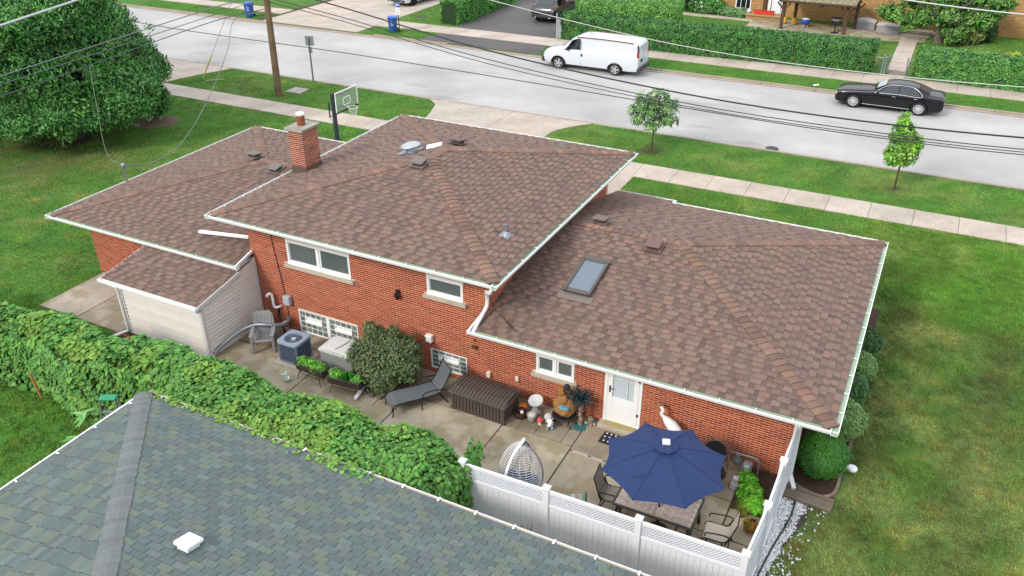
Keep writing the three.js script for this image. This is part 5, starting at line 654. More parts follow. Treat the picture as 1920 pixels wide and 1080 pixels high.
{ // mat, heron, rattan chair, meter, cat
  const dm = thing('doormat', 'black rubber doormat with white paw marks in front of the back door', 'doormat', [-1.02, .05, .62], -.05); part('mat_sheet', rbox(.78, .014, .46, .005, 0, .007, 0), mat('#1b1d22', { roughness: .9 }), dm); for (let i = 0; i < 16; i++) part('paw_mark', join([ball(.02, 0, .014, 0, 1.3, .2, 1), ...[-.02, 0, .02].map((x) => ball(.008, x, .014, -.03, 1, .4, 1))]).translate(-.31 + (i % 6) * .12 + (i >> 3) * .03, .001, -.16 + Math.floor(i / 6) * .14 + R(-.02, .02)), mat('#d5d5d8'), dm);
  const h = thing('heron_statue', 'white heron statue on thin legs beside the brick wall', 'statue', [.33, .03, .38], -.2), wm = mat('#e3e2df', { roughness: .7 }); part('body', put(lathe([[0, -.26], [.05, -.2], [.09, -.08], [.1, .04], [.07, .16], [.03, .24], [0, .26]], 16), 0, .55, 0, 0, 0, 1.0), wm, h); part('neck', tube([[-.16, .66, 0], [-.25, .72, 0], [-.22, .8, 0], [-.28, .88, 0]], .03, 8), wm, h); part('head', join([ball(.04, -.3, .89, 0, 1.3, 1, 1), bar([-.33, .88, 0], [-.46, .83, 0], .014, 6, .003)]), mat('#8b6a44'), h); for (const s of [-1, 1]) part('leg', join([bar([.03, .5, s * .03], [.05, .24, s * .04], .009), bar([.05, .24, s * .04], [.02, .02, s * .04], .009)]), mat('#b9a58c'), h); part('wire_base', join([flat(new THREE.TorusGeometry(.14, .009, 5, 20)).rotateX(PI / 2).translate(0, .015, 0), ...Array.from({ length: 7 }, (_, i) => bar([Math.cos(i) * .12, .01, Math.sin(i) * .12], [Math.cos(i) * .05, .34, Math.sin(i) * .05], .007, 4))]), mat('#7c6a4c'), h);
  h.scale.setScalar(1.42); const c = thing('rattan_chair', 'round backed rattan chair with a black cushion behind the parasol', 'chair', [1.5, .04, 1.02], .15), rm = mat('#8a6152', { roughness: .6, map: T.wood }); const loop = (r, k, y, z, tilt) => put(flat(new THREE.TorusGeometry(r, k, 8, 32)), 0, y, z, tilt); part('back_frame', join([loop(.33, .022, .72, -.3, -.25), loop(.29, .012, .72, -.28, -.25)]), rm, c); part('back_cushion', put(cyl(.265, .265, .03, 0, 0, 0, 28, PI / 2), 0, .72, -.28, -.25), mat('#17171a', { map: T.sling }), c); part('seat_cushion', cyl(.3, .3, .07, 0, .4, .05, 24), mat('#1d1c20'), c); part('seat_ring', loop(.32, .02, .36, .05, PI / 2), rm, c); for (let i = 0; i < 4; i++) { const a = i * 1.57 + .78; part('leg', bar([Math.cos(a) * .24, .37, .05 + Math.sin(a) * .24], [Math.cos(a) * .3, 0, .05 + Math.sin(a) * .3], .018), rm, c); } for (const s of [-1, 1]) part('arm', tube([[s * .32, .7, -.3], [s * .36, .56, .0], [s * .31, .38, .25]], .018, 6), rm, c);
  const g = thing('gas_meter', 'grey gas meter with looped pipes at the wall foot', 'gas meter', [2.08, .02, .42], -.05), gm = mat('#7d8488', { roughness: .5, metalness: .25 }); part('pipe', tube([[-.36, 0, -.05], [-.36, .5, -.05], [-.34, .56, -.05], [-.2, .57, -.05], [.3, .57, -.05], [.34, .54, -.05], [.35, 0, -.05]], .024, 8, 60), gm, g); part('regulator', join([put(cyl(.12, .12, .05, 0, 0, 0, 20, PI / 2), -.14, .4, .02), cyl(.05, .05, .14, -.14, .5, 0), ball(.07, -.14, .4, .06, 1, 1, .5)]), gm, g); part('meter_body', rbox(.22, .34, .18, .05, .12, .3, .03), mat('#8c9296', { roughness: .5 }), g); part('dial', rbox(.11, .09, .02, .01, .12, .4, .125), mat('#d5dadb'), g); part('label_plate', rbox(.08, .06, .01, .004, .12, .24, .125), mat('#c3c9cc'), g);
  const k = thing('cat_statue', 'white and grey cat statue sitting by the gas meter', 'statue', [2.04, .035, .95], .4); part('body', join([lathe([[0, 0], [.11, 0], [.12, .05], [.1, .16], [.065, .25], [0, .28]], 16), ball(.075, 0, .31, .03), bar([-.05, .35, .03], [-.055, .41, .02], .025, 6, .004), bar([.05, .35, .03], [.055, .41, .02], .025, 6, .004), cyl(.028, .024, .16, -.04, .08, .09, 8), cyl(.028, .024, .16, .04, .08, .09, 8)]), mat('#dedbd6', { map: T.concrete }), k); part('grey_patch', join([ball(.07, -.07, .1, -.02, .8, 1.2, 1), ball(.045, .04, .35, .0)]), mat('#77706a'), k); part('tail', tube([[.08, .04, -.08], [.15, .05, .0], [.12, .05, .1]], .025, 6), mat('#77706a'), k);
  const pl = thing('leafy_plants', 'bright green leafy plants in the corner soil bed by the fence', 'plants', [2.5, .02, 1.25]); part('stems', join(Array.from({ length: 16 }, () => { const x = R(-.25, .25), z = R(-.5, .4); return bar([x, 0, z], [x + R(-.06, .06), R(.15, .28), z + R(-.06, .06)], .008, 5); })), mat('#5b7a2c'), pl); crown(pl, 'foliage', sprig(8, .045, .085, .05), leafM('#ffffff'), [[-.18, .2, -.5, .17, .14, .17], [-.08, .22, -.15, .24, .15, .22], [.06, .2, .18, .26, .15, .24]], 620, ['#63b521', '#52a01c', '#7cc733', '#459018'], { inner: .2 });
  const gy = thing('ornamental_grass', 'thin yellow green stalks in front of the leafy plants', 'plant', [2.42, .03, 1.75]); part('blades', join(Array.from({ length: 70 }, () => { const a = R(0, 6.28), r = R(.05, .28); return bar([R(-.06, .06), 0, R(-.06, .06)], [Math.cos(a) * r, R(.25, .5), Math.sin(a) * r], .005, 3, .001); })), leafM('#a8b14a'), gy); part('roots', cyl(.08, .06, .03, 0, .015, 0), M.soil, gy);
  const fp = thing('flower_pot', 'amber glazed pot with orange flowers near the side fence', 'flower pot', [2.68, .035, 2.12]); part('pot_body', lathe([[0, 0], [.1, 0], [.15, .1], [.17, .2], [.15, .21], [.13, .17], [0, .17]], 18), phys('#9a6a25', { roughness: .3 }), fp); crown(fp, 'flowers', sprig(6, .03, .05, .03), leafM('#ffffff'), [[0, .22, 0, .15, .07, .15]], 60, ['#c58a1e', '#9a7a22', '#7a5a1a', '#6b7a2a']);
  const ho = thing('garden_hose', 'thin white hose coil hanging by the side fence', 'hose', [2.86, .03, 3.5]); part('coil', join([0, 1, 2, 3].map((i) => flat(new THREE.TorusGeometry(.2 + i * .018, .012, 6, 28)).rotateY(PI / 2 + .15).translate(-i * .03, .3 + i * .01, i * .1))), mat('#c9ced1', { roughness: .5 }), ho); part('hook', box(.06, .05, .1, .08, .52, 0), M.grayMetal, ho);
}
{ // parasol: eight panels, each sagging between its ribs, scalloped hem
  const t = thing('parasol', 'navy blue octagonal patio parasol open over the dining table', 'parasol', [.85, 0, 3.05]); const N = 8, a0 = 9.4 * PI / 180, r = 1.36, yT = 2.42, yE = 1.98, m = mat('#1c3361', { roughness: .85, map: T.fine, side: THREE.DoubleSide }); const rib = (i, s) => { const a = a0 + i * PI / 4; return V(Math.cos(a) * r * s, yE + (yT - yE) * (1 - s) - .035 * Math.sin(s * PI) * -1, Math.sin(a) * r * s); };
  for (let i = 0; i < N; i++) { const F = [], pt = (u, s) => { const p = rib(i, s).lerp(rib(i + 1, s), u), sag = 4 * u * (1 - u) * s; p.y -= .05 * sag * s; const k = 1 - .075 * sag * Math.pow(s, 3); p.x *= k; p.z *= k; return p.toArray(); }; for (let a = 0; a < 8; a++) for (let b = 0; b < 10; b++) { const u = a / 8, v = (a + 1) / 8, s = lerp(.09, 1, b / 10), w = lerp(.09, 1, (b + 1) / 10); F.push([pt(u, s), pt(v, s), pt(v, w), pt(u, w)]); } const g = toCreasedNormals(mergeVertices(poly(F)), .6); part('canopy_panel', flat(g), m, t); }
  for (let i = 0; i < N; i++) { part('rib', bar(rib(i, .06).add(V(0, -.02, 0)), rib(i, .99).add(V(0, -.018, 0)), .01, 5), M.blackMetal, t); part('seam', tube([rib(i, .1), rib(i, .5), rib(i, .995)].map((p) => p.add(V(0, .006, 0))), .008, 4, 12), m, t); }
  for (let i = 0; i < 8; i++) { const a = i * .785 + .39, b = a + .55, P = (q, rr, y) => [Math.cos(q) * rr, y, Math.sin(q) * rr]; part('vent_flap', poly([[P(a, .07, yT + .09), P(b, .07, yT + .09), P(b + .12, .24, yT - .0), P((a + b) / 2, .25, yT + .035), P(a - .12, .24, yT - .0)]]), m, t); }
  part('cap', rbox(.16, .05, .16, .012, 0, yT + .12, 0, 0, .35), mat('#cfd6da', { roughness: .35 }), t); part('pole', bar([0, .05, 0], [0, yT + .05, 0], .02, 12), M.blackMetal, t); part('crank', join([rbox(.06, .1, .08, .01, 0, 1.25, .03), bar([.0, 1.25, .08], [.1, 1.2, .1], .008)]), M.black, t); part('tie_strap', tube([rib(2, .62).lerp(rib(3, .62), .1).add(V(0, .02, 0)), rib(2, .7).lerp(rib(3, .7), .25).add(V(0, .0, 0)), rib(2, .72).lerp(rib(3, .72), .4).add(V(0, -.01, 0))], .012, 4), m, t);
  const b = thing('weighted_stand', 'dark patterned parasol stand under the table', 'parasol stand', [.85, .035, 3.05]); part('plate', lathe([[0, .05], [.2, .05], [.25, .03], [.26, 0]], 24), mat('#3b302c', { metalness: .3 }), b); part('sleeve', lathe([[.04, .05], [.04, .3], [.024, .3], [.024, .05]], 12), mat('#3b302c', { metalness: .3 }), b);
}
{ // dining table of planks, sling chairs
  const t = thing('patio_table', 'long patio dining table of grey brown planks under the parasol', 'table', [.78, .035, 2.87]); const pm = ['#d2c0b4', '#cab8ac', '#d8c6ba'].map((h) => mat(h, { map: T.wood, roughness: .7 })); for (let i = 0; i < 6; i++) for (const [a, b] of [[-.85, .0], [.03, .85]]) part('plank', rbox(b - a - .012, .03, .152, .005, (a + b) / 2, .69, -.4 + i * .16), pm[(i + (a < 0 ? 0 : 1)) % 3], t); part('centre_strip', box(.02, .034, .98, .015, .69, 0), mat('#b2a59b'), t);
  part('frame', join([rbox(1.78, .05, .04, .01, 0, .68, .5), rbox(1.78, .05, .04, .01, 0, .68, -.5), rbox(.04, .05, 1.0, .01, .88, .68, 0), rbox(.04, .05, 1.0, .01, -.88, .68, 0)]), mat('#44484b', { metalness: .3, roughness: .5 }), t); for (const sx of [-1, 1]) for (const sz of [-1, 1]) part('leg', beam([sx * .78, .66, sz * .42], [sx * .84, 0, sz * .46], .06, .06), mat('#3a3d40', { metalness: .3 }), t); part('stretcher', join([beam([-.8, .2, .44], [-.8, .2, -.44], .03, .03), beam([.8, .2, .44], [.8, .2, -.44], .03, .03)]), M.blackMetal, t);
  const chair = (x, z, turn, label, hex) => { const c = thing('sling_chair', label, 'chair', [x, .035, z], turn, 'sling chairs at the patio table'), m = mat(hex, { map: T.sling, roughness: .8 }), f = M.blackMetal, sl = (pts, w) => { const F = []; for (let i = 0; i + 1 < pts.length; i++) { const [zz, y] = pts[i], [a, b] = pts[i + 1]; F.push([[-w, y, zz], [-w, b, a], [w, b, a], [w, y, zz]], [[-w, y - .012, zz], [w, y - .012, zz], [w, b - .012, a], [-w, b - .012, a]]); } return poly(F); };
    part('seat_sling', sl([[.26, .36], [.24, .41], [.1, .42], [-.2, .4]], .24), m, c); part('back_sling', sl([[-.2, .4], [-.26, .46], [-.32, .65], [-.4, .92], [-.41, .96]].map(([a, b]) => [a, b]), .24), m, c);
    for (const s of [-1, 1]) { part('side_frame', tube([[s * .255, .33, .27], [s * .255, .4, .24], [s * .255, .41, -.18], [s * .255, .5, -.27], [s * .255, .98, -.42]], .015, 6), f, c); part('arm', tube([[s * .29, .38, -.22], [s * .3, .62, -.28], [s * .3, .63, .1], [s * .3, .6, .2], [s * .3, .52, .2]], .016, 6), f, c); part('leg', tube([[s * .28, .4, .16], [s * .29, .2, .24], [s * .29, 0, .27]], .016, 6), f, c); part('leg', tube([[s * .28, .4, -.15], [s * .29, .1, -.3], [s * .29, 0, -.34]], .016, 6), f, c); } part('cross_bar', join([bar([-.25, .97, -.42], [.25, .97, -.42], .014), bar([-.27, .12, -.29], [.27, .12, -.29], .012)]), f, c); };
  chair(-.26, 2.82, PI / 2 + .12, 'brown sling patio chair at the left end of the table', '#94897d'); chair(2.1, 2.92, -PI / 2 + .1, 'pale cream sling patio chair at the right end of the table', '#c7bcae');
  const f = thing('folding_chair', 'striped folding chair half hidden behind the lattice fence', 'chair', [-.82, .035, 3.85], .5); for (let i = 0; i < 7; i++) part('fabric_stripe', beam([-.24 + i * .08, .86, -.18], [-.24 + i * .08, .4, .0], .079, .012), mat(['#d8d2c0', '#c87f5a', '#7fa8a0', '#e0d8c4', '#b9a0a8', '#cfc09a', '#88b0a4'][i]), f); part('seat', join(Array.from({ length: 7 }, (_, i) => box(.079, .012, .44, -.24 + i * .08, .4, .22))), mat('#d0c8b4'), f); for (const s of [-1, 1]) { part('leg', bar([s * .29, .9, -.2], [s * .29, 0, .42], .015), M.black, f); part('leg', bar([s * .29, .42, .44], [s * .29, 0, -.2], .015), M.black, f); part('arm', tube([[s * .3, .62, -.12], [s * .3, .64, .2], [s * .3, .6, .32], [s * .3, .4, .4]], .024, 6), M.black, f); }
}
{ // hanging egg chair
  const t = thing('egg_chair', 'grey wicker hanging egg chair with a white curved stand behind the fence', 'hanging chair', [-2.2, .035, 3.62], 1.0); const wk = mat('#c6c3c0', { roughness: .7, map: T.fine }); part('stand', tube([[-.35, .02, .3], [-.62, .5, .35], [-.6, 1.2, .3], [-.35, 1.75, .25], [-.08, 1.98, .2], [.0, 1.96, .12]], .032, 10, 40), M.white, t); part('foot_ring', flat(new THREE.TorusGeometry(.5, .03, 8, 36)).rotateX(PI / 2).translate(0, .03, 0), M.white, t); part('chain', join([bar([0, 1.95, .12], [.0, 1.72, .06], .012), ball(.03, 0, 1.84, .09)]), M.black, t);
  const strips = [], c = V(0, 1.02, 0), pt = (u, v) => { const th = v * PI, rr = Math.sin(th) * .5 * (1 - .12 * Math.cos(th)); return V(Math.cos(u) * rr, 1.02 + Math.cos(th) * .7, Math.sin(u) * rr * .95); }; const u0 = .95, u1 = 5.6;
  for (let i = 0; i < 34; i++) { const v = lerp(.05, .95, i / 33); strips.push(tube(Array.from({ length: 15 }, (_, k) => pt(lerp(u0 - .1, u1 + .1, k / 14) - .1, v)), .0125, 4, 28)); } part('wicker_band', join(strips), wk, t); for (let i = 0; i < 15; i++) part('wicker_rib', tube(Array.from({ length: 14 }, (_, k) => pt(lerp(u0, u1, i / 14) - .1, lerp(.02, .98, k / 13))), .01, 4, 26), wk, t);
  part('rim', tube([...Array.from({ length: 12 }, (_, k) => pt(u0 - .2, lerp(.02, .98, k / 11))), ...Array.from({ length: 12 }, (_, k) => pt(u1 + .1, lerp(.98, .02, k / 11)))], .022, 8, 80, true), mat('#6b6a6a', { roughness: .6 }), t); part('cushion', put(ball(.38, 0, 0, 0, 1, .35, .95), .08, .56, 0), mat('#2c4a70', { map: T.sling }), t); const pil = part('pillow', put(ball(.22, 0, 0, 0, .5, 1, 1), -.2, .85, 0), mat('#2f4d78'), t); for (let i = 0; i < 5; i++) part('pillow_stripe', bar([-.09, .74 + i * .055, -.15 + i * .01], [-.09, .72 + i * .055, .16], .008, 4), mat('#d7dbe0'), pil);
}
// ---------- trees and street side ----------
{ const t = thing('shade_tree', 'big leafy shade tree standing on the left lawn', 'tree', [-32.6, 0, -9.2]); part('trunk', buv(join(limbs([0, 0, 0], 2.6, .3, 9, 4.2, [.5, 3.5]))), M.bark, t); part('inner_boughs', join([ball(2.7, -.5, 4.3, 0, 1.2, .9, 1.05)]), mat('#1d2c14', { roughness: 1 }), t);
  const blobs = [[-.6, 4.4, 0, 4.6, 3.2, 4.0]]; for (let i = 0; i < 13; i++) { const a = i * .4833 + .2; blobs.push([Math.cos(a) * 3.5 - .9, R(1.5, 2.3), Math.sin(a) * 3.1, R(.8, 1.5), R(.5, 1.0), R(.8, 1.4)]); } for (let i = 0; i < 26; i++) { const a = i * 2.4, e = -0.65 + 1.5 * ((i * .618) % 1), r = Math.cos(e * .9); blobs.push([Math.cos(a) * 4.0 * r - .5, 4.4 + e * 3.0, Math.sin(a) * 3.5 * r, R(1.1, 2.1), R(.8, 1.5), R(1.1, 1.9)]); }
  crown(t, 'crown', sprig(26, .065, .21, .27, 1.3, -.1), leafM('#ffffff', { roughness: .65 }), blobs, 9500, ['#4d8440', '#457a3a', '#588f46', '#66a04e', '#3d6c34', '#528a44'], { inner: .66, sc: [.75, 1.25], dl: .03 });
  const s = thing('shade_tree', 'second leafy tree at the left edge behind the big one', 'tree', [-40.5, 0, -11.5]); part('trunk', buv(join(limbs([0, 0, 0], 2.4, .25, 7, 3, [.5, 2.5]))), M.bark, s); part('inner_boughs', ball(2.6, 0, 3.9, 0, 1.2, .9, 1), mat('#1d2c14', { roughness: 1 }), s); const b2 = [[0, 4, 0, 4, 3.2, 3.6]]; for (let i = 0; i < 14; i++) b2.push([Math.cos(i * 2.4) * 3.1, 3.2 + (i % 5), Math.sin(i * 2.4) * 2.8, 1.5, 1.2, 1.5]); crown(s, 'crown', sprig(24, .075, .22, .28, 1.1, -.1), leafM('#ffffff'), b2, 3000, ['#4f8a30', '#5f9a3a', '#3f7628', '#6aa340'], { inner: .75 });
  const y = thing('young_shrub', 'small shrub in a bare soil ring beyond the big tree', 'shrub', [-31.5, 0, -13.0]); part('stem', bar([0, 0, 0], [0, 1, 0], .04), M.bark, y); crown(y, 'crown', sprig(12, .06, .16, .16, .8, .1), leafM('#ffffff'), [[0, 1.1, 0, .9, .8, .8], [-.5, 1.5, .2, .6, .6, .6]], 520, ['#3d6f2c', '#4b7f34', '#578a3c']);
  sheet('soil', Array.from({ length: 26 }, (_, i) => { const a = -i / 26 * 6.283, r = 1.15 + .35 * (vn(Math.cos(a) * 2 + 5, Math.sin(a) * 2 + 5, 3) - .5); return [-31.2 + Math.cos(a) * r, -12.6 + Math.sin(a) * r]; }), .022, mat('#8b7b69', { map: T.soil, roughness: 1 })); struct('soil', buv(new THREE.CylinderGeometry(.6, .7, .05, 20).translate(-32.4, .01, -8.9)), M.soil);
}
function youngTree(x, z, h, blobs, cols, n, label, leaf) { const t = thing('young_tree', label, 'tree', [x, 0, z], 0, 'young trees on the near parkway'); const g = [bar([0, 0, 0], [.02, h * .34, 0], .045, 8, .035), bar([.02, h * .34, 0], [-.02, h * .85, .02], .034, 7, .01)]; for (let i = 0; i < 12; i++) { const a = i * 2.4, y = h * lerp(.34, .8, i / 12), r = lerp(.75, .3, i / 12) * blobs[0][3]; g.push(bar([0, y, 0], [Math.cos(a) * r, y + r * .75, Math.sin(a) * r], .014, 5, .005)); } part('trunk', buv(join(g)), M.bark, t); crown(t, 'crown', sprig(9, leaf * .55, leaf, .09, .8, .2), leafM('#ffffff', { roughness: .5 }), blobs, n, cols, { inner: .25, sc: [.7, 1.2] }); }
youngTree(-6.94, -19.74, 3.1, [[0, 1.9, 0, .8, .6, .75], [-.7, 1.55, .1, .5, .3, .45], [.6, 1.6, -.1, .55, .38, .5], [.15, 2.6, 0, .55, .42, .5], [-.6, 2.3, -.1, .45, .35, .45], [.8, 2.35, .1, .42, .35, .42], [-.9, 1.95, .2, .3, .25, .3], [.0, 1.3, .2, .4, .2, .4]], ['#5d8a45', '#4b7838', '#6f9a52', '#82a862', '#456f34'], 400, 'young tree with airy grey green leaves on the parkway', .13);
youngTree(3.62, -19.92, 3.2, [[0, 1.75, 0, .62, .7, .6], [-.15, 2.35, 0, .5, .6, .5], [.28, 2.05, 0, .45, .5, .45], [-.3, 1.45, .1, .42, .35, .4], [-.2, 2.9, 0, .26, .35, .26]], ['#69a02c', '#5b9028', '#7bad3a', '#518324', '#8ab648'], 560, 'slim young tree with bright green leaves opposite the black sedan', .15);
{ // utility pole, guy, wires
  const p = thing('utility_pole', 'weathered wooden utility pole on the left parkway', 'pole', [-28.47, 0, -18.98]); part('shaft', buv(bar([0, -.1, 0], [.15, 9.2, 0], .2, 16, .13)), mat('#8a7357', { map: T.wood, roughness: .95 }), p); part('crossarm', buv(rbox(.12, .14, 2.6, .02, .1, 8.2, 0)), mat('#7d684f', { map: T.wood }), p); for (const z of [-1.1, -.5, .5, 1.1]) part('insulator', lathe([[0, 0], [.04, 0], [.05, .05], [.03, .08], [.04, .12], [0, .14]], 10, .1, 8.27, z), mat('#6b6d72', { roughness: .3 }), p); part('bracket', join([bar([0, 6.2, 0], [-.5, 6.1, .2], .03), bar([.05, 5.7, 0], [.5, 5.75, .2], .03)]), M.grayMetal, p);
  const W = (label, pts, r, hex, seg = 50) => solo('overhead_wire', label, 'wire', tube(pts, r * 1.3, 5, seg), mat(hex, { roughness: .6 }));
  W('thick black overhead wire crossing above the street to the right', [[-28.3, 5.9, -19], [-23.52, 5.24, -19], [-15, 3.95, -19], [-5.5, 3.14, -19], [1, 2.98, -19], [7.6, 3.17, -19], [20, 4.2, -19], [32, 6, -19]], .028, '#23262b'); W('middle dark overhead wire below the thick one', [[-28.3, 5.3, -19], [-23.59, 4.74, -19], [-15, 3.52, -19], [-5.48, 2.74, -19], [1, 2.6, -19], [7.7, 2.73, -19], [20, 3.8, -19], [32, 5.6, -19]], .017, '#2f3338'); W('lowest dark overhead wire of the three', [[-28.3, 5.1, -19], [-23.6, 4.55, -19], [-15, 3.32, -19], [-5.48, 2.6, -19], [1, 2.48, -19], [7.7, 2.62, -19], [20, 3.7, -19], [32, 5.5, -19]], .015, '#2f3338');
  W('lone dark wire sagging low over the street from the left', [[-60, 4.2, -19], [-37.85, 3.06, -19], [-23.82, 2.93, -19], [-14, 2.72, -19.04], [-5.46, 2.5, -19.05], [1, 2.38, -19.05], [7.7, 2.5, -19.05], [20, 3.55, -19.05], [32, 5.3, -19.05]], .017, '#3a3e42'); W('pale wire crossing above the white van', [[-26, 8.1, -19], [-14.93, 6.28, -19], [-5.72, 5.16, -19], [2.1, 4.9, -19], [14, 5.3, -19]], .015, '#b9bdb8'); W('pale wire across the top right corner', [[-8, 8.6, -19], [2.56, 7.71, -19], [6.45, 7.54, -19], [14, 7.6, -19]], .02, '#c3c6c6');
  W('thick pale wire in the top left corner', [[-16.84, 9, 5.87], [-18.04, 9, 2.42], [-19.16, 9, -.87], [-20.8, 9, -5.59], [-24.4, 9.1, -16]], .025, '#b8bdbd'); W('dark wire over the big tree running to the pole', [[-25.0, 5.5, 7], [-26.3, 5.5, -2.29], [-28.44, 5.5, -16.34], [-28.5, 5.55, -18.9]], .017, '#6b7378'); W('second dark wire over the big tree', [[-24.4, 5.45, 7], [-25.5, 5.45, -1.9], [-27.9, 5.3, -15.4], [-28.45, 5.3, -18.9]], .013, '#555c60'); W('third dark wire over the big tree', [[-25.8, 4.7, 8], [-27.0, 4.6, -2.55], [-29.3, 4.6, -16.9], [-28.6, 4.7, -19]], .016, '#4a5256');
  W('twisted service cable dropping from the pole to the left roof', [[-28.55, 4.6, -18.95], [-30.6, 4.06, -18.8], [-29.11, 3.2, -16.43], [-27.72, 2.64, -14.25], [-25.49, 2.1, -10.76], [-23.08, 1.98, -6.98], [-21.2, 2.5, -3.74], [-20.1, 3.28, -1.8]], .014, '#6d7376', 60); W('thin pale cable hanging down to the roof mast', [[-24.9, 5.4, -5], [-22.9, 4.7, -3.4], [-20.9, 3.4, -1.9], [-20.12, 3.3, -1.76]], .005, '#7d8474');
  const g = thing('guy_wire', 'pole guy wire with a yellow plastic guard', 'guy wire', [0, 0, 0]); part('strand', bar([-28.4, 8.5, -19], [-34.6, 0, -19.35], .012, 5), M.grayMetal, g); part('guard', bar([-33.35, 1.72, -19.28], [-34.45, .2, -19.34], .035, 8), mat('#d8c81e', { roughness: .5 }), g); part('anchor', bar([-34.55, .1, -19.45], [-34.75, -.05, -19.5], .03), M.grayMetal, g); solo('wooden_stake', 'short pale stake lying on the grass beside the guy wire', 'stake', beam([-34.3, .06, -19.3], [-33.4, .12, -19.9], .06, .04), mat('#cbbfa2', { map: T.wood }));
  solo('vault_lid', 'square concrete utility lid set in the grass beside the pole', 'utility lid', buv(rbox(1.0, .06, .95, .02, -28.15, .03, -20.2, 0, .05)), mat('#b3aca3', { map: T.concrete }));
  const s = thing('street_sign', 'grey street sign on a thin post seen from behind', 'sign', [-28.48, 0, -22.05]); part('post', rbox(.09, 2.6, .06, .01, 0, 1.3, 0), mat('#6d757c', { metalness: .4 }), s); part('plate', rbox(.52, .56, .02, .02, .02, 2.4, -.05, 0, .3), mat('#99a1a8', { roughness: .4, metalness: .4 }), s); part('lower_plate', rbox(.24, .34, .02, .02, .02, 1.88, -.04, 0, .3), mat('#aab1b6', { roughness: .4, metalness: .4 }), s);
  const t = thing('street_sign', 'blue and white street sign on a dark post behind the blue bin', 'sign', [-31.0, 0, -35.0]); part('post', rbox(.06, 2.1, .05, .01, 0, 1.05, 0), M.blackMetal, t); part('blue_plate', rbox(.46, .3, .02, .015, 0, 1.95, .04), mat('#2f62a8', { roughness: .5 }), t); part('white_plate', rbox(.32, .5, .02, .015, 0, 1.5, .04), mat('#e2e4e6', { roughness: .5 }), t); part('sign_lines', join([0, 1, 2, 3].map((i) => box(.2, .03, .006, 0, 1.36 + i * .09, .054))), mat('#6d7480'), t); part('arrow', join([box(.3, .05, .006, 0, 1.95, .054), box(.1, .14, .006, -.1, 1.95, .054)]), mat('#e8eaec'), t);
  for (const [x, z, r, lb] of [[-2.0, -22.75, .3, 'dark manhole lid at the near kerb of the street'], [-32.45, -40.4, .45, 'dark round manhole lid in the far lawn']]) solo('manhole_lid', lb, 'manhole', lathe([[0, .02], [r * .85, .02], [r * .9, .03], [r, .02], [r, 0]], 28, x, z < -33 ? .01 : -.05, z), mat('#4f4d4a', { map: T.concrete }));
}
{ // wheeled bins
  const bin = (x, z, turn, label) => { const t = thing('recycling_bin', label, 'bin', [x, .02, z], turn, 'blue recycling bins at the far kerb'), m = mat('#1f4f9c', { roughness: .5 }); const g = flat(new THREE.CylinderGeometry(.46, .38, .95, 4, 1)).rotateY(PI / 4); g.scale(.9, 1, 1.05); part('body', put(g, 0, .52, 0), m, t); part('rim', rbox(.64, .06, .72, .02, 0, .98, 0), m, t); part('lid', join([rbox(.66, .06, .74, .025, 0, 1.04, 0), rbox(.5, .05, .5, .02, 0, 1.07, 0)]), mat('#2a60b4', { roughness: .45 }), t); for (const s of [-1, 1]) part('wheel', put(cyl(.13, .13, .06, 0, 0, 0, 18, 0, 0, PI / 2), s * .3, .13, -.32), M.rubber, t); part('handle', bar([-.26, .98, -.4], [.26, .98, -.4], .02), m, t); const e = part('emblem', join([0, 1, 2].map((i) => { const a = i * 2.094; return box(.1, .03, .008, Math.cos(a) * .08, .72 + Math.sin(a) * .08, .352, 0, 0, a + 1.57); })), mat('#e6ebf2'), t); part('label', box(.24, .03, .008, 0, .55, .338), mat('#cdd8e8'), t); };
  bin(-31.5, -34.95, .45, 'blue recycling bin standing beside the blue street sign'); bin(-44.4, -34.4, .5, 'blue recycling bin at the far kerb left of the utility pole');
}
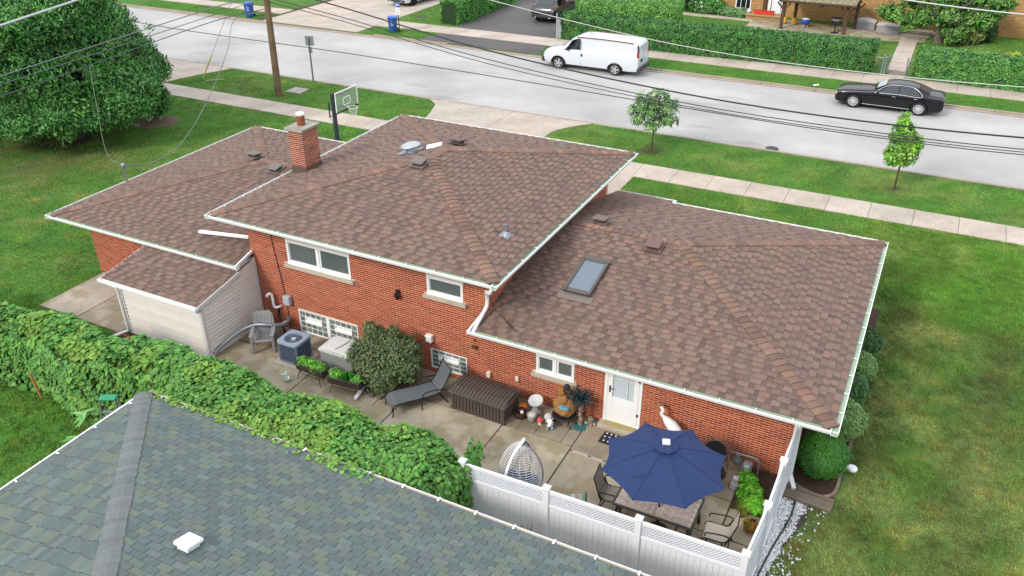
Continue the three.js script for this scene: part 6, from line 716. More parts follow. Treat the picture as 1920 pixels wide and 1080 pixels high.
{ // basketball hoop
  const t = thing('basketball_hoop', 'basketball hoop with a clear backboard on a black post', 'basketball hoop', [-21.1, 0, -14.55]); part('post', rbox(.16, 2.3, .16, .015, 0, 1.15, 0), mat('#2c3440', { roughness: .5 }), t); part('base_plate', rbox(.35, .03, .35, .005, 0, .015, 0), M.blackMetal, t); part('crank_box', join([rbox(.05, .75, .06, .01, -.25, 1.45, .05), bar([-.25, 1.75, .05], [0, 1.8, 0], .02), bar([-.25, 1.15, .05], [0, 1.2, 0], .02), bar([-.2, 1.1, .05], [-.1, .7, .05], .008)]), mat('#2c3440'), t);
  const b = new THREE.Group(); b.name = 'backboard'; t.add(b); b.position.set(.5, 1.98, -.4); b.rotation.y = 0; part('glass', box(.012, .9, 1.66), phys('#e8f2f0', { roughness: .03, transmission: .92, thickness: 0 }), b); part('frame', join([rbox(.04, .05, 1.72, .008, 0, .46, 0), rbox(.04, .92, .04, .008, 0, 0, .84), rbox(.04, .92, .04, .008, 0, 0, -.84)]), M.white, b); part('lower_pad', rbox(.06, .08, 1.74, .02, 0, -.48, 0), M.black, b); part('target_square', join([box(.016, .035, .5, .004, .12, 0), box(.016, .035, .5, .004, -.24, 0), box(.016, .33, .035, .004, -.06, .25), box(.016, .33, .035, .004, -.06, -.25)]), M.white, b); part('struts', join([beam([-.45, .2, .4], [-.03, .3, .15], .05, .05), beam([-.45, .2, .4], [-.03, .3, -.35], .05, .05), beam([-.45, -.35, .4], [-.03, -.3, .1], .05, .05), beam([-.45, -.35, .4], [-.03, -.3, -.3], .05, .05)]), mat('#2c3440'), b);
  part('rim', join([flat(new THREE.TorusGeometry(.23, .014, 8, 28)).rotateX(PI / 2).translate(.82, 1.62, -.4), box(.1, .03, .12, .55, 1.62, -.4)]), mat('#d8cdc6', { roughness: .5 }), t); part('net', join(Array.from({ length: 24 }, (_, i) => { const a = (i >> 1) * .5236, d = (i % 2 ? .5236 : -.5236), q = (k, y, r) => [.82 + Math.cos(a + d * k) * r, y, -.4 + Math.sin(a + d * k) * r]; return tube([q(0, 1.61, .225), q(.8, 1.4, .17), q(1.6, 1.18, .12)], .006, 3, 8); })), mat('#e6e4df'), t);
}
// ---------- vehicles ----------
const ev = new Evaluator(); ev.attributes = ['position', 'normal']; ev.useGroups = false;
function car({ name, label, category, at, turn, st, wheels, wr, ww, paint, scale = [1, 1, 1], side = [], front, rear, wheelHex = '#c9cdd0', spokes = 10, extra }) { // local: front at x=0, tail at +x
  const t = thing(name, label, category, at, turn); t.scale.set(...scale);
  const S = (x) => { let i = 0; while (i + 2 < st.length && x > st[i + 1][0]) i++; const a = st[i], b = st[i + 1], k = clamp((x - a[0]) / (b[0] - a[0]), 0, 1); return a.map((v, j) => lerp(v, b[j], k)); }; // x, yb, ys, yt, wb, ws, wt
  const ring = ([x, yb, ys, yt, wb, ws, wt]) => { const h = [[wb * .9, yb], [wb, yb + .05], [ws, lerp(yb, ys, .3)], [ws * 1.01, lerp(yb, ys, .62)], [ws * .995, lerp(yb, ys, .92)], [ws * .97, ys], [lerp(ws * .97, wt, .5), lerp(ys, yt - .06, .5)], [wt, yt - .06], [wt * .93, yt - .015], [wt * .6, yt + .012]]; return [...h.map(([w, y]) => [x, y, w]), ...[...h].reverse().map(([w, y]) => [x, y, -w])]; };
  const xs = []; for (let i = 0; i + 1 < st.length; i++) { const n = Math.max(1, Math.round((st[i + 1][0] - st[i][0]) / .14)); for (let k = 0; k < n; k++) xs.push(lerp(st[i][0], st[i + 1][0], k / n)); } xs.push(st.at(-1)[0]);
  const rings = xs.map((x) => ring(S(x))), P = [], idx = [], n = rings[0].length; for (const r of rings) for (const p of r) P.push(...p); for (let i = 0; i + 1 < rings.length; i++) for (let j = 0; j < n; j++) { const a = i * n + j, b = i * n + (j + 1) % n, c = a + n, d = b + n; idx.push(a, b, c, b, d, c); }
  const cap = (o, f) => { for (let j = 1; j + 1 < n; j++) f ? idx.push(o, o + j + 1, o + j) : idx.push(o, o + j, o + j + 1); }; cap(0, true); cap((rings.length - 1) * n, false);
  let g = new THREE.BufferGeometry(); g.setAttribute('position', new THREE.Float32BufferAttribute(P, 3)); g.setIndex(idx); g.computeVertexNormals();
  let br = new Brush(g); br.updateMatrixWorld(); for (const [wx] of wheels) { const W = st[3][5]; const c = new THREE.CylinderGeometry(wr * 1.14, wr * 1.14, W * 3, 30).rotateX(PI / 2); const b2 = new Brush(c); b2.position.set(wx, wr, 0); b2.updateMatrixWorld(); br = ev.evaluate(br, b2, SUBTRACTION); }
  const bodyG = toCreasedNormals(mergeVertices(flat(br.geometry), 1e-4), .5); part('body', buv(bodyG).deleteAttribute('uv') && bodyG, paint, t); bodyG.setAttribute('uv', new THREE.Float32BufferAttribute(new Float32Array(bodyG.attributes.position.count * 2), 2));
  part('underbody', join([box(st.at(-1)[0] - .5, .22, .9, st.at(-1)[0] / 2, st[3][1] + .14, 0), ...wheels.map(([wx]) => box(.3, .2, st[3][5] * 1.2, wx, wr, 0))]), M.dark, t);
  const sp = (x, k, s, off = .008) => { const [, yb, ys, yt, wb, ws, wt] = S(x); return [x, lerp(ys, yt - .06, k) + off * .25, s * (lerp(ws * .97, wt, k) + off)]; };
  for (const [a, b, c, d, nm] of side) for (const s of [-1, 1]) { const F = []; for (let i = 0; i < 8; i++) for (let j = 0; j < 2; j++) { const q = (u, v) => sp(lerp(lerp(a, c, v), lerp(b, d, v), u), lerp(.07, .93, v), s); const f = [q(i / 8, j / 2), q((i + 1) / 8, j / 2), q((i + 1) / 8, (j + 1) / 2), q(i / 8, (j + 1) / 2)]; F.push(s > 0 ? f : f.reverse()); } part(nm || 'side_window', poly(F), glassCar, t); }
  const tp = (x, k) => { const [, , ys, yt, , ws, wt] = S(x); return [x, yt + .016, k * wt * .9]; }; for (const [a, b, nm] of [front && [...front, 'windscreen'], rear && [...rear, 'rear_window']].filter(Boolean)) { const F = []; for (let i = 0; i < 6; i++) for (let j = 0; j < 6; j++) { const X = (u) => lerp(a, b, u), k = (v) => lerp(-1, 1, v); F.push([tp(X(i / 6), k(j / 6)), tp(X((i + 1) / 6), k(j / 6)), tp(X((i + 1) / 6), k((j + 1) / 6)), tp(X(i / 6), k((j + 1) / 6))]); } part(nm, poly(F), glassCar, t); }
  for (const [wx, wz] of wheels) for (const s of [-1, 1]) { const w = new THREE.Group(); w.name = 'wheel'; t.add(w); w.position.set(wx, wr, s * wz); w.rotation.x = s > 0 ? 0 : PI; part('tyre', lathe([[wr * .66, -ww / 2], [wr * .92, -ww / 2], [wr, -ww * .3], [wr, ww * .3], [wr * .92, ww / 2], [wr * .66, ww / 2], [wr * .64, 0]], 32).rotateX(PI / 2), M.rubber, w); const rm = mat(wheelHex, { metalness: .6, roughness: .3 }); part('rim', join([flat(new THREE.TorusGeometry(wr * .63, wr * .045, 8, 32)).translate(0, 0, ww * .42), cyl(wr * .16, wr * .16, .05, 0, 0, ww * .38, 16, PI / 2), ...Array.from({ length: spokes }, (_, i) => { const a = i / spokes * 6.283; return box(wr * .52, wr * (spokes > 8 ? .1 : .24), .03, Math.cos(a) * wr * .36, Math.sin(a) * wr * .36, ww * .4, 0, 0, a); })]), rm, w); part('brake_disc', cyl(wr * .6, wr * .6, .02, 0, 0, ww * .1, 24, PI / 2), mat('#2a2c2e'), w); }
  extra?.(t, S, sp); return t;
}
const glassCar = phys('#11171b', { roughness: .04, clearcoat: 1, clearcoatRoughness: .02, specularIntensity: 1 });
const paintOf = (hex, o = {}) => phys(hex, { roughness: .35, clearcoat: 1, clearcoatRoughness: .05, side: THREE.DoubleSide, ...o });
// st: x, yBottom, yBelt, yTop, halfBottom, halfBelt, halfTop
car({ name: 'cargo_van', label: 'white cargo van with rusty roof gutters parked at the far kerb', category: 'van', at: [-17.95, -.08, -32.38], turn: 0, scale: [1.085, 1, .97], wr: .37, ww: .24, wheels: [[.95, .88], [4.38, .88]], paint: paintOf('#c8cdd3'), spokes: 5, wheelHex: '#c4c6c8',
  st: [[0, .42, .8, .88, .82, .88, .72], [.08, .34, .95, 1.02, .9, .95, .78], [.25, .3, 1.0, 1.09, .93, .98, .82], [1.05, .3, 1.12, 1.24, .96, 1.0, .86], [1.75, .3, 1.22, 1.9, .97, 1.01, .86], [2.05, .3, 1.24, 2.04, .97, 1.01, .88], [2.6, .3, 1.24, 2.08, .97, 1.01, .89], [5.2, .3, 1.24, 2.06, .97, 1.01, .88], [5.6, .34, 1.24, 1.97, .96, 1.0, .86], [5.69, .4, 1.2, 1.85, .94, .97, .83]],
  front: [1.12, 1.72], side: [[1.25, 2.28, 1.72, 2.26]], extra: (t, S, sp) => {
    part('front_bumper', rbox(.3, .3, 1.86, .06, .02, .5, 0), mat('#303336', { roughness: .7 }), t); part('rear_bumper', rbox(.2, .24, 1.94, .04, 5.72, .48, 0), mat('#3a3d40', { roughness: .6 }), t); part('grille', rbox(.04, .26, 1.1, .02, .015, .76, 0), mat('#2a2c2f'), t);
    for (const s of [-1, 1]) { part('headlight', rbox(.1, .2, .26, .03, .05, .8, s * .72), mat('#d5dadf', { roughness: .15 }), t); part('turn_signal', rbox(.12, .22, .07, .02, .1, .78, s * .89), mat('#d98a1c', { roughness: .3 }), t); part('tail_light', rbox(.1, .52, .15, .02, 5.65, 1.3, s * .895), mat('#9c1f24', { roughness: .25 }), t); part('reverse_light', rbox(.105, .09, .152, .01, 5.652, 1.13, s * .895), mat('#e9d9d6', { roughness: .25 }), t); part('pillar_trim', beam([5.67, 1.54, s * .91], [5.62, 1.88, s * .86], .08, .07), M.black, t);
      part('roof_rail', tube([sp(2.05, 1.05, s, .02), sp(3, 1.03, s, .02), sp(4.2, 1.03, s, .02), sp(5.35, 1.03, s, .02)], .034, 6), mat('#8b5a45', { map: T.brick, roughness: .9 }), t, 'rust stained roof gutter'); part('door_handle', rbox(.09, .17, .04, .015, 2.38, 1.0, s * 1.02), M.black, t); part('mirror', rbox(.1, .22, .16, .03, 1.55, 1.32, s * 1.1), M.black, t); part('door_seam', join([span(2.305, 2.317, .36, 1.85, s * .96 - .06, s * 1.0175 - (s < 0 ? 0 : .0) + .0)]), mat('#b8bcc0'), t); for (const wx of [.95, 4.38]) part('arch_trim', flat(new THREE.TorusGeometry(.435, .03, 6, 26, PI)).translate(wx, .37, s * .985), M.black, t); part('body_crease', join([span(2.4, 5.3, .74, .75, s * 1.008 - .006, s * 1.008 + .006)]), mat('#d3d7db'), t); }
    part('rear_top_trim', beam([5.6, 1.9, -.84], [5.6, 1.9, .84], .06, .05), M.black, t); part('licence_plate', rbox(.02, .16, .32, .008, 5.71, .95, .35), mat('#2d3138'), t); part('rear_door_seam', span(5.69, 5.7, .55, 1.85, -.008, .008), mat('#9da2a6'), t);
  } });
car({ name: 'sedan', label: 'black four-door sedan with bright multi-spoke wheels parked at the far kerb', category: 'car', at: [-.5, -.08, -32.1], turn: 0, scale: [1.06, .96, 1], wr: .37, ww: .24, wheels: [[.92, .84], [3.97, .84]], paint: paintOf('#0b0d12', { roughness: .25, clearcoat: .55, specularIntensity: .4 }), spokes: 14, wheelHex: '#d5d8da',
  st: [[0, .34, .62, .7, .72, .76, .6], [.08, .26, .74, .82, .82, .86, .68], [.3, .22, .82, .9, .88, .92, .74], [1.2, .2, .92, 1.0, .92, .95, .76], [1.72, .2, .97, 1.05, .92, .95, .74], [2.4, .2, .99, 1.43, .92, .95, .6], [2.75, .2, 1.0, 1.49, .92, .95, .6], [3.4, .2, 1.0, 1.48, .92, .95, .6], [3.75, .2, 1.01, 1.4, .92, .95, .6], [4.4, .22, 1.02, 1.11, .91, .94, .72], [4.9, .26, .99, 1.07, .88, .9, .74], [5.04, .4, .88, .98, .82, .84, .7]],
  front: [1.78, 2.36], rear: [3.8, 4.34], side: [[1.92, 2.92, 2.42, 2.9], [2.97, 3.95, 2.97, 3.62]], extra: (t, S, sp) => {
    for (const s of [-1, 1]) { part('window_trim', tube([sp(1.84, .04, s, .014), sp(2.4, .98, s, .014), sp(3.0, 1.0, s, .014), sp(3.62, .98, s, .014), sp(4.02, .04, s, .014), sp(3.0, .02, s, .014), sp(1.84, .04, s, .014)], .016, 5, 80), M.chrome, t); part('headlight', rbox(.22, .13, .3, .04, .14, .68, s * .68), mat('#dfe2e4', { roughness: .12 }), t); part('fog_light', rbox(.06, .06, .14, .02, .05, .4, s * .66), M.chrome, t); part('tail_light', rbox(.07, .3, .11, .03, 4.985, .82, s * .76), mat('#a8262b', { roughness: .2 }), t); part('mirror', rbox(.12, .12, .2, .03, 1.98, 1.05, s * 1.02), mat('#0e1014', { roughness: .2 }), t); for (const x of [2.75, 3.75]) part('door_handle', rbox(.16, .025, .025, .01, x, .88, s * .965), M.chrome, t); part('sill_trim', rbox(2.2, .03, .02, .006, 2.45, .3, s * .935), M.chrome, t); }
    part('grille', rbox(.06, .22, .7, .03, .03, .6, 0), M.chrome, t); part('bumper_chrome', join([rbox(.05, .04, .34, .015, .06, .62, .66), rbox(.05, .04, .34, .015, .06, .62, -.66)]), M.chrome, t); part('licence_plate', rbox(.02, .14, .3, .006, 5.045, .6, 0), mat('#c9cdd2'), t); part('sun_shade', poly([[[1.9, 1.17, -.6], [2.28, 1.39, -.55], [2.28, 1.39, .55], [1.9, 1.17, .6]]].map((f) => f.map(([x, y, z]) => [x, y + .005, z]))), mat('#c3c7cb', { metalness: .5, roughness: .4 }), t, 'silver sun shade behind the windscreen');
  } });
const suvSt = [[0, .42, .72, .82, .8, .86, .68], [.1, .32, .9, 1.0, .88, .93, .75], [1.0, .28, 1.02, 1.12, .92, .96, .78], [1.45, .28, 1.05, 1.18, .92, .96, .76], [2.05, .28, 1.08, 1.6, .92, .96, .66], [2.5, .28, 1.08, 1.68, .92, .96, .67], [3.9, .28, 1.1, 1.64, .92, .96, .66], [4.35, .3, 1.12, 1.3, .9, .94, .7], [4.55, .36, 1.0, 1.08, .86, .88, .72], [4.62, .45, .8, .9, .8, .82, .7]];
const suv = (label, at, turn, hex) => car({ name: 'sport_utility_car', label, category: 'car', at, turn, scale: [1.1, 1, 1.06], wr: .36, ww: .24, wheels: [[.92, .84], [3.62, .84]], paint: paintOf(hex), spokes: 5, wheelHex: hex === '#1b1d21' ? '#8d9196' : '#2b2d30', st: suvSt, front: [1.5, 2.0], rear: [3.95, 4.32], side: [[1.62, 2.6, 2.08, 2.58], [2.66, 3.8, 2.66, 3.75]], extra: (t) => { for (const s of [-1, 1]) { part('tail_light', join([rbox(.12, .42, .12, .03, 4.36, 1.02, s * .82), rbox(.1, .1, .3, .03, 4.5, .9, s * .7)]), mat('#a12a30', { roughness: .25 }), t); part('headlight', rbox(.2, .12, .26, .03, .1, .78, s * .72), mat('#dfe3e6', { roughness: .15 }), t); part('exhaust', rbox(.08, .06, .16, .02, 4.62, .42, s * .55), M.chrome, t); part('mirror', rbox(.12, .14, .2, .03, 1.75, 1.12, s * 1.03), mat(hex, { roughness: .3 }), t); } part('licence_plate', rbox(.02, .15, .32, .006, 4.6, .84, 0), mat('#cfd6de'), t); part('rear_bumper', rbox(.14, .2, 1.7, .05, 4.58, .5, 0), mat('#2a2d31', { roughness: .6 }), t); part('emblem', rbox(.02, .05, .14, .01, 4.52, 1.0, 0), M.chrome, t); } });
suv('black sport utility car parked tail out on the asphalt driveway', [-23.0, .02, -47.2], -PI / 2, '#1b1d21'); suv('white sport utility car at the top edge on the concrete driveway', [-35.7, .02, -47.6], -PI / 2 - .12, '#dfe4e8');
// ---------- across the street ----------
const chip = (hexes) => hexes;
function hedge(label, pts, w, h, n, cols, y0 = 0) { // pts: centre line [x,z]
  const t = thing('hedge', label, 'hedge', [0, 0, 0]); const cv = new THREE.CatmullRomCurve3(pts.map(([x, z]) => V(x, 0, z)), false, 'centripetal'), L = cv.getLength(), N = Math.max(4, Math.round(L / .6)), F = []; const P = (i, a) => { const u = i / N, c = cv.getPointAt(u), d = cv.getTangentAt(u), s = V(-d.z, 0, d.x), [o, y] = a; return [c.x + s.x * o, y * (1 + .05 * Math.sin(i * 1.9)), c.z + s.z * o]; }; const sec = [[-w * .42, 0], [-w * .44, h * .55], [-w * .34, h * .88], [w * .34, h * .88], [w * .44, h * .55], [w * .42, 0]];
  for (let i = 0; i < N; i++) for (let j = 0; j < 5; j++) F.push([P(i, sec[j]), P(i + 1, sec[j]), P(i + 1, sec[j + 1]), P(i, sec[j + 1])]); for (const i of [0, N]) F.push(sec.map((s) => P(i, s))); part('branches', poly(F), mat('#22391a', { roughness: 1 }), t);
  const M4 = [], K = []; for (let k = 0; k < n * 1.5; k++) { const u = R(-.01, 1.01), c = cv.getPointAt(clamp(u, 0, 1)), d = cv.getTangentAt(clamp(u, 0, 1)), s = V(-d.z, 0, d.x); const r = rnd(), wob = .12 * (fbm(u * L * .9, k % 7, 12, 0, 2) - .5); let o, y, nn; if (r < .42) { o = R(-.5, .5) * w; y = h * (1 + wob) - .1 * Math.pow(Math.abs(o / w * 2), 3) + R(-.08, .06); nn = V(0, 1, 0); } else { const sd = rnd() < .7 ? 1 : -1; o = sd * w * (.46 + .08 * rnd() + wob * .5); y = R(.05, h * .98); const f = cv.getTangentAt(.5).x > 0 ? 1 : -1; nn = s.clone().multiplyScalar(sd).add(V(0, .45, 0)); } if (u < 0 || u > 1) nn = d.clone().multiplyScalar(u < .5 ? -1 : 1).add(V(0, .4, 0)); nn.normalize();
    const q = new THREE.Quaternion().setFromUnitVectors(V(0, 1, 0), nn.add(V(R(-.4, .4), R(-.1, .4), R(-.4, .4))).normalize()).multiply(new THREE.Quaternion().setFromAxisAngle(V(0, 1, 0), R(0, 6.28))); M4.push(mtx(c.x + s.x * o + (u < 0 ? -1 : u > 1 ? 1 : 0) * d.x * .1, y0 + y, c.z + s.z * o, q, R(.75, 1.3))); K.push(jitter(pick(cols), .035, .015, .06)); }
  cast('foliage', sprig(13, .05, .095, .12, .5, .4), leafM('#ffffff', { roughness: .6 }), M4, t, K); return t; }
const hg = ['#3a6f2c', '#326228', '#457d33', '#2c5724', '#52893a'];
hedge('long clipped green hedge behind the far sidewalk and the van', [[-19.6, -39.4], [-13, -38.9], [-6, -39.1], [.5, -39.2]], 2.0, 1.65, 6400, hg); hedge('clipped hedge right of the chain link gate', [[3.1, -39.2], [6.5, -39.0], [14, -38.8]], 1.9, 1.55, 3200, ['#457f30', '#3b712a', '#568f3a', '#33672a', '#5f983d']);
hedge('tall shrub hedge between the concrete and asphalt driveways', [[-29.1, -38.9], [-29.1, -43], [-29.3, -48]], 1.5, 1.7, 2400, ['#3f7d2a', '#4c8c32', '#35702a', '#62a03e']); hedge('loose bushy hedge behind the van beside the black car', [[-19.4, -40.6], [-16.5, -41.4], [-12.5, -42.2]], 2.4, 2.3, 2600, ['#5c9438', '#4b852f', '#6ca344', '#7bae50', '#3f742a']);
hedge('row of leafy shrubs at the top of the far yard', [[-21, -51], [-17.5, -51.4], [-14.8, -51.5]], 1.2, 1.0, 700, ['#4f8a34', '#3d7a2a', '#67a043']);
{ // chain link fence with gate posts
  const t = thing('chain_link_gate', 'grey chain link gate posts and fence at the garden path', 'fence', [0, 0, 0]); const m = mat('#8f979c', { metalness: .5, roughness: .45 }); for (const [x, z, h] of [[1.18, -38.2, 1.2], [2.5, -38.3, 1.15], [-.3, -38.25, 1.1], [3.5, -38.35, 1.1], [1.32, -38.2, 1.1]]) { const p = part('post', cyl(.04, .04, h, x, h / 2, z, 10), m, t); part('cap', ball(.05, x, h, z), m, p); } for (const [a, b] of [[[-.3, 1.05, -38.25], [1.18, 1.05, -38.2]], [[2.5, 1.08, -38.3], [3.5, 1.05, -38.35]], [[1.32, 1.05, -38.2], [1.55, 1.05, -39.2]], [[1.32, .1, -38.2], [1.55, .1, -39.2]]]) part('rail', bar(a, b, .025), m, t);
  const w = []; const mesh = (x0, z0, x1, z1) => { const L = Math.hypot(x1 - x0, z1 - z0); for (let s = -1; s < L; s += .14) for (const d of [1, -1]) { let a = Math.max(s, 0), b = Math.min(s + 1, L); if (b - a < .05) continue; const y = (q) => d > 0 ? .05 + (q - s) : 1.05 - (q - s), P = (q) => [lerp(x0, x1, q / L), y(q), lerp(z0, z1, q / L)]; w.push(bar(P(a), P(b), .004, 3)); } }; mesh(-.3, -38.25, 1.18, -38.2); mesh(2.5, -38.3, 3.5, -38.35); mesh(1.32, -38.2, 1.55, -39.2); part('wire_mesh', join(w), m, t);
  const s = thing('fence_post', 'pale grey metal fence post beside the asphalt driveway', 'post', [-20.1, 0, -38.3]); part('shaft', cyl(.05, .05, 1.7, 0, .85, 0, 12), mat('#a9afb0', { metalness: .4 }), s); part('panel', box(.3, 1.3, .03, .2, .68, 0), mat('#98a0a0', { metalness: .3 }), s);
  const u = thing('utility_box', 'grey utility pedestal half swallowed by the long hedge', 'utility box', [-11.0, 0, -38.1]); part('cabinet', rbox(.3, .9, .22, .02, 0, .45, 0), mat('#6d7a76'), u); part('lid', rbox(.34, .06, .26, .02, 0, .93, 0), mat('#7f8b87'), u); part('post', cyl(.025, .025, 1.0, .35, .5, .1), mat('#9aa2a4'), u);
}
{ // tan brick house
  const h = thing('tan_brick_house', 'tan brick house with a white door behind the far hedge', 'house', [0, 0, -52.4]); const tc = ['#c49355', '#b88748', '#cfa066', '#ad7d42', '#c28c4c']; const op = [[-15.3, -14.3, .35, 1.5], [-11.1, -9.9, .3, 1.5], [-8.6, -7.5, 0, 2.0]]; const w = part('wall', buv(extr([[-17.5, -.2], [10, -.2], [10, 4.5], [-17.5, 4.5]], .2, 0, op.map(([a, b, c, d]) => [[a, c], [a, d], [b, d], [b, c]])).translate(0, 0, -.2)), mat('#cbb28a', { map: T.fine }), h);
  part('rear_wall', join([span(-17.5, 10, -.2, 4.5, -6, -5.8), span(-17.5, -17.3, -.2, 4.5, -5.8, -.2), span(9.8, 10, -.2, 4.5, -5.8, -.2)]), mat('#b08a55'), h); const L = []; brickwork(L, V(-17.5, 0, -52.4), V(1, 0, 0), V(0, 0, 1), 27.5, 2.6, op.map(([a, b, c, d]) => [a + 17.5, b + 17.5, c, d]), tc); for (const p of L) { for (let i = 2; i < p.pos.length; i += 3) p.pos[i] += 52.4; p.bonus = 0; } pieces('brick', 'brick_field', L, M.brick, w, 0);
  part('roof', poly([[[-18, 4.5, .6], [10.5, 4.5, .6], [10.5, 6, -3], [-18, 6, -3]], [[-18, 4.5, -6.6], [-18, 6, -3], [10.5, 6, -3], [10.5, 4.5, -6.6]], [[-18, 4.49, .6], [10.5, 4.49, .6], [10.5, 4.49, -6.6], [-18, 4.49, -6.6]]]), mat('#6a5b50', { map: T.granule }), h);
  for (const [a, b, c, d] of op.slice(0, 2)) { const q = new THREE.Group(); q.name = 'window'; h.add(q); part('frame', join([span(a, b, d - .08, d, -.1, .02), span(a, b, c, c + .1, -.1, .05), span(a, a + .08, c + .1, d - .08, -.1, .02), span(b - .08, b, c + .1, d - .08, -.1, .02)]), M.white, q); part('pane', span(a + .08, b - .08, c + .1, d - .08, -.07, -.065), M.tinted, q); part('blind', span(a, b, (c + d) / 2, d, -.19, -.17), mat('#dfe2e4'), q); for (let i = 1; i < 3; i++) part('muntin', span(lerp(a, b, i / 3) - .02, lerp(a, b, i / 3) + .02, c + .1, d - .08, -.06, -.03), M.white, q); part('sill', buv(rbox(b - a + .2, .1, .18, .01, (a + b) / 2, c - .05, .05)), M.limestone, q); }
  const d = new THREE.Group(); d.name = 'door'; h.add(d); part('leaf', span(-8.35, -7.65, 0, 1.9, -.1, -.06), mat('#e3e8ee'), d); part('frame', join([span(-8.6, -8.4, 0, 2, -.1, .05), span(-7.6, -7.5, 0, 2, -.1, .03)]), M.white, d); part('fan_light', join(Array.from({ length: 3 }, (_, i) => extr([[0, 0], [.12, .02], [.09, .12], [.02, .14]], .01).rotateZ(i * .5 - .3).translate(-8.15 + i * .14, 1.35, -.06))), M.dark, d); part('handle', ball(.04, -8.28, .9, -.04), M.chrome, d);
  part('porch_pillar', span(-8.95, -8.65, 0, 2.3, .0, .12), mat('#6f4a34', { map: T.wood }), h); part('downspout', cyl(.05, .05, 4, -7.3, 2, .08), mat('#5d4a3c'), h);
  const s = thing('porch_steps', 'low tan brick porch in front of the white door', 'porch', [-8.5, 0, -51.2]); part('platform', buv(box(2.6, .3, 1.5, 0, .15, 0)), mat('#b59465', { map: T.brick }), s); part('cheek_wall', buv(rbox(2.7, .16, .25, .02, 0, .38, .72)), mat('#c0a377', { map: T.brick }), s);
  const rb = thing('red_planter', 'long red planter box on the porch wall', 'planter', [-8.45, .46, -50.45]); part('box', rbox(1.5, .26, .26, .03, 0, .13, 0), mat('#d8341c', { roughness: .5 }), rb); part('soil', box(1.4, .02, .2, 0, .262, 0), M.soil, rb); part('rim', join([rbox(1.54, .04, .03, .01, 0, .26, .13), rbox(1.54, .04, .03, .01, 0, .26, -.13)]), mat('#c92f1a'), rb);
  const wv = thing('white_pot', 'small white and teal pot at the porch corner', 'pot', [-9.6, .46, -50.5]); part('pot_body', lathe([[0, 0], [.12, 0], [.18, .16], [.16, .2], [0, .18]], 14), mat('#dfe6e6'), wv); part('band', cyl(.15, .165, .05, 0, .09, 0), mat('#4fa0a0'), wv);
  for (const [x, c, lb] of [[-6.85, '#d8b24a', 'yellow garden stool left of the pergola post'], [-6.1, '#dca84a', 'orange yellow garden stool behind the pergola post']]) { const st = thing('garden_stool', lb, 'stool', [x, .03, -50.0]); part('drum', lathe([[0, 0], [.18, 0], [.2, .12], [.2, .3], [.18, .42], [0, .43]], 16), mat(c, { roughness: .4 }), st); part('top', cyl(.17, .17, .02, 0, .44, 0), mat(c), st); }
  const sh = thing('flowering_shrub', 'big shrub with white flowers at the tan brick wall', 'shrub', [-12.9, 0, -51.2]); part('stems', join(limbs([0, 0, 0], .5, .05, 6, .7, [.2, .6])), M.bark, sh); crown(sh, 'foliage', sprig(12, .07, .13, .13, .5, .4), leafM('#ffffff'), [[0, .7, 0, 1.2, .75, .7], [-.8, .5, 0, .7, .5, .6], [.9, .5, .1, .7, .5, .5]], 620, ['#3f7530', '#4c853a', '#356a2a', '#5c9445']); crown(sh, 'flowers', sprig(5, .07, .08, .06), leafM('#ffffff'), [[0, .85, .1, 1.2, .7, .7]], 46, ['#e6e6df', '#d9dccf'], { inner: .95 });
  const g2 = thing('flower_bed_plants', 'grey green bedding plants below the tan house window', 'plants', [-10.7, 0, -51.0]); part('roots', cyl(.3, .3, .04, 0, .02, 0), M.soil, g2); crown(g2, 'foliage', sprig(12, .06, .12, .12), leafM('#ffffff'), [[-.5, .3, 0, .7, .4, .5], [.5, .3, .1, .7, .35, .45]], 380, ['#5f8a4c', '#4d7a3e', '#769a68']);
}
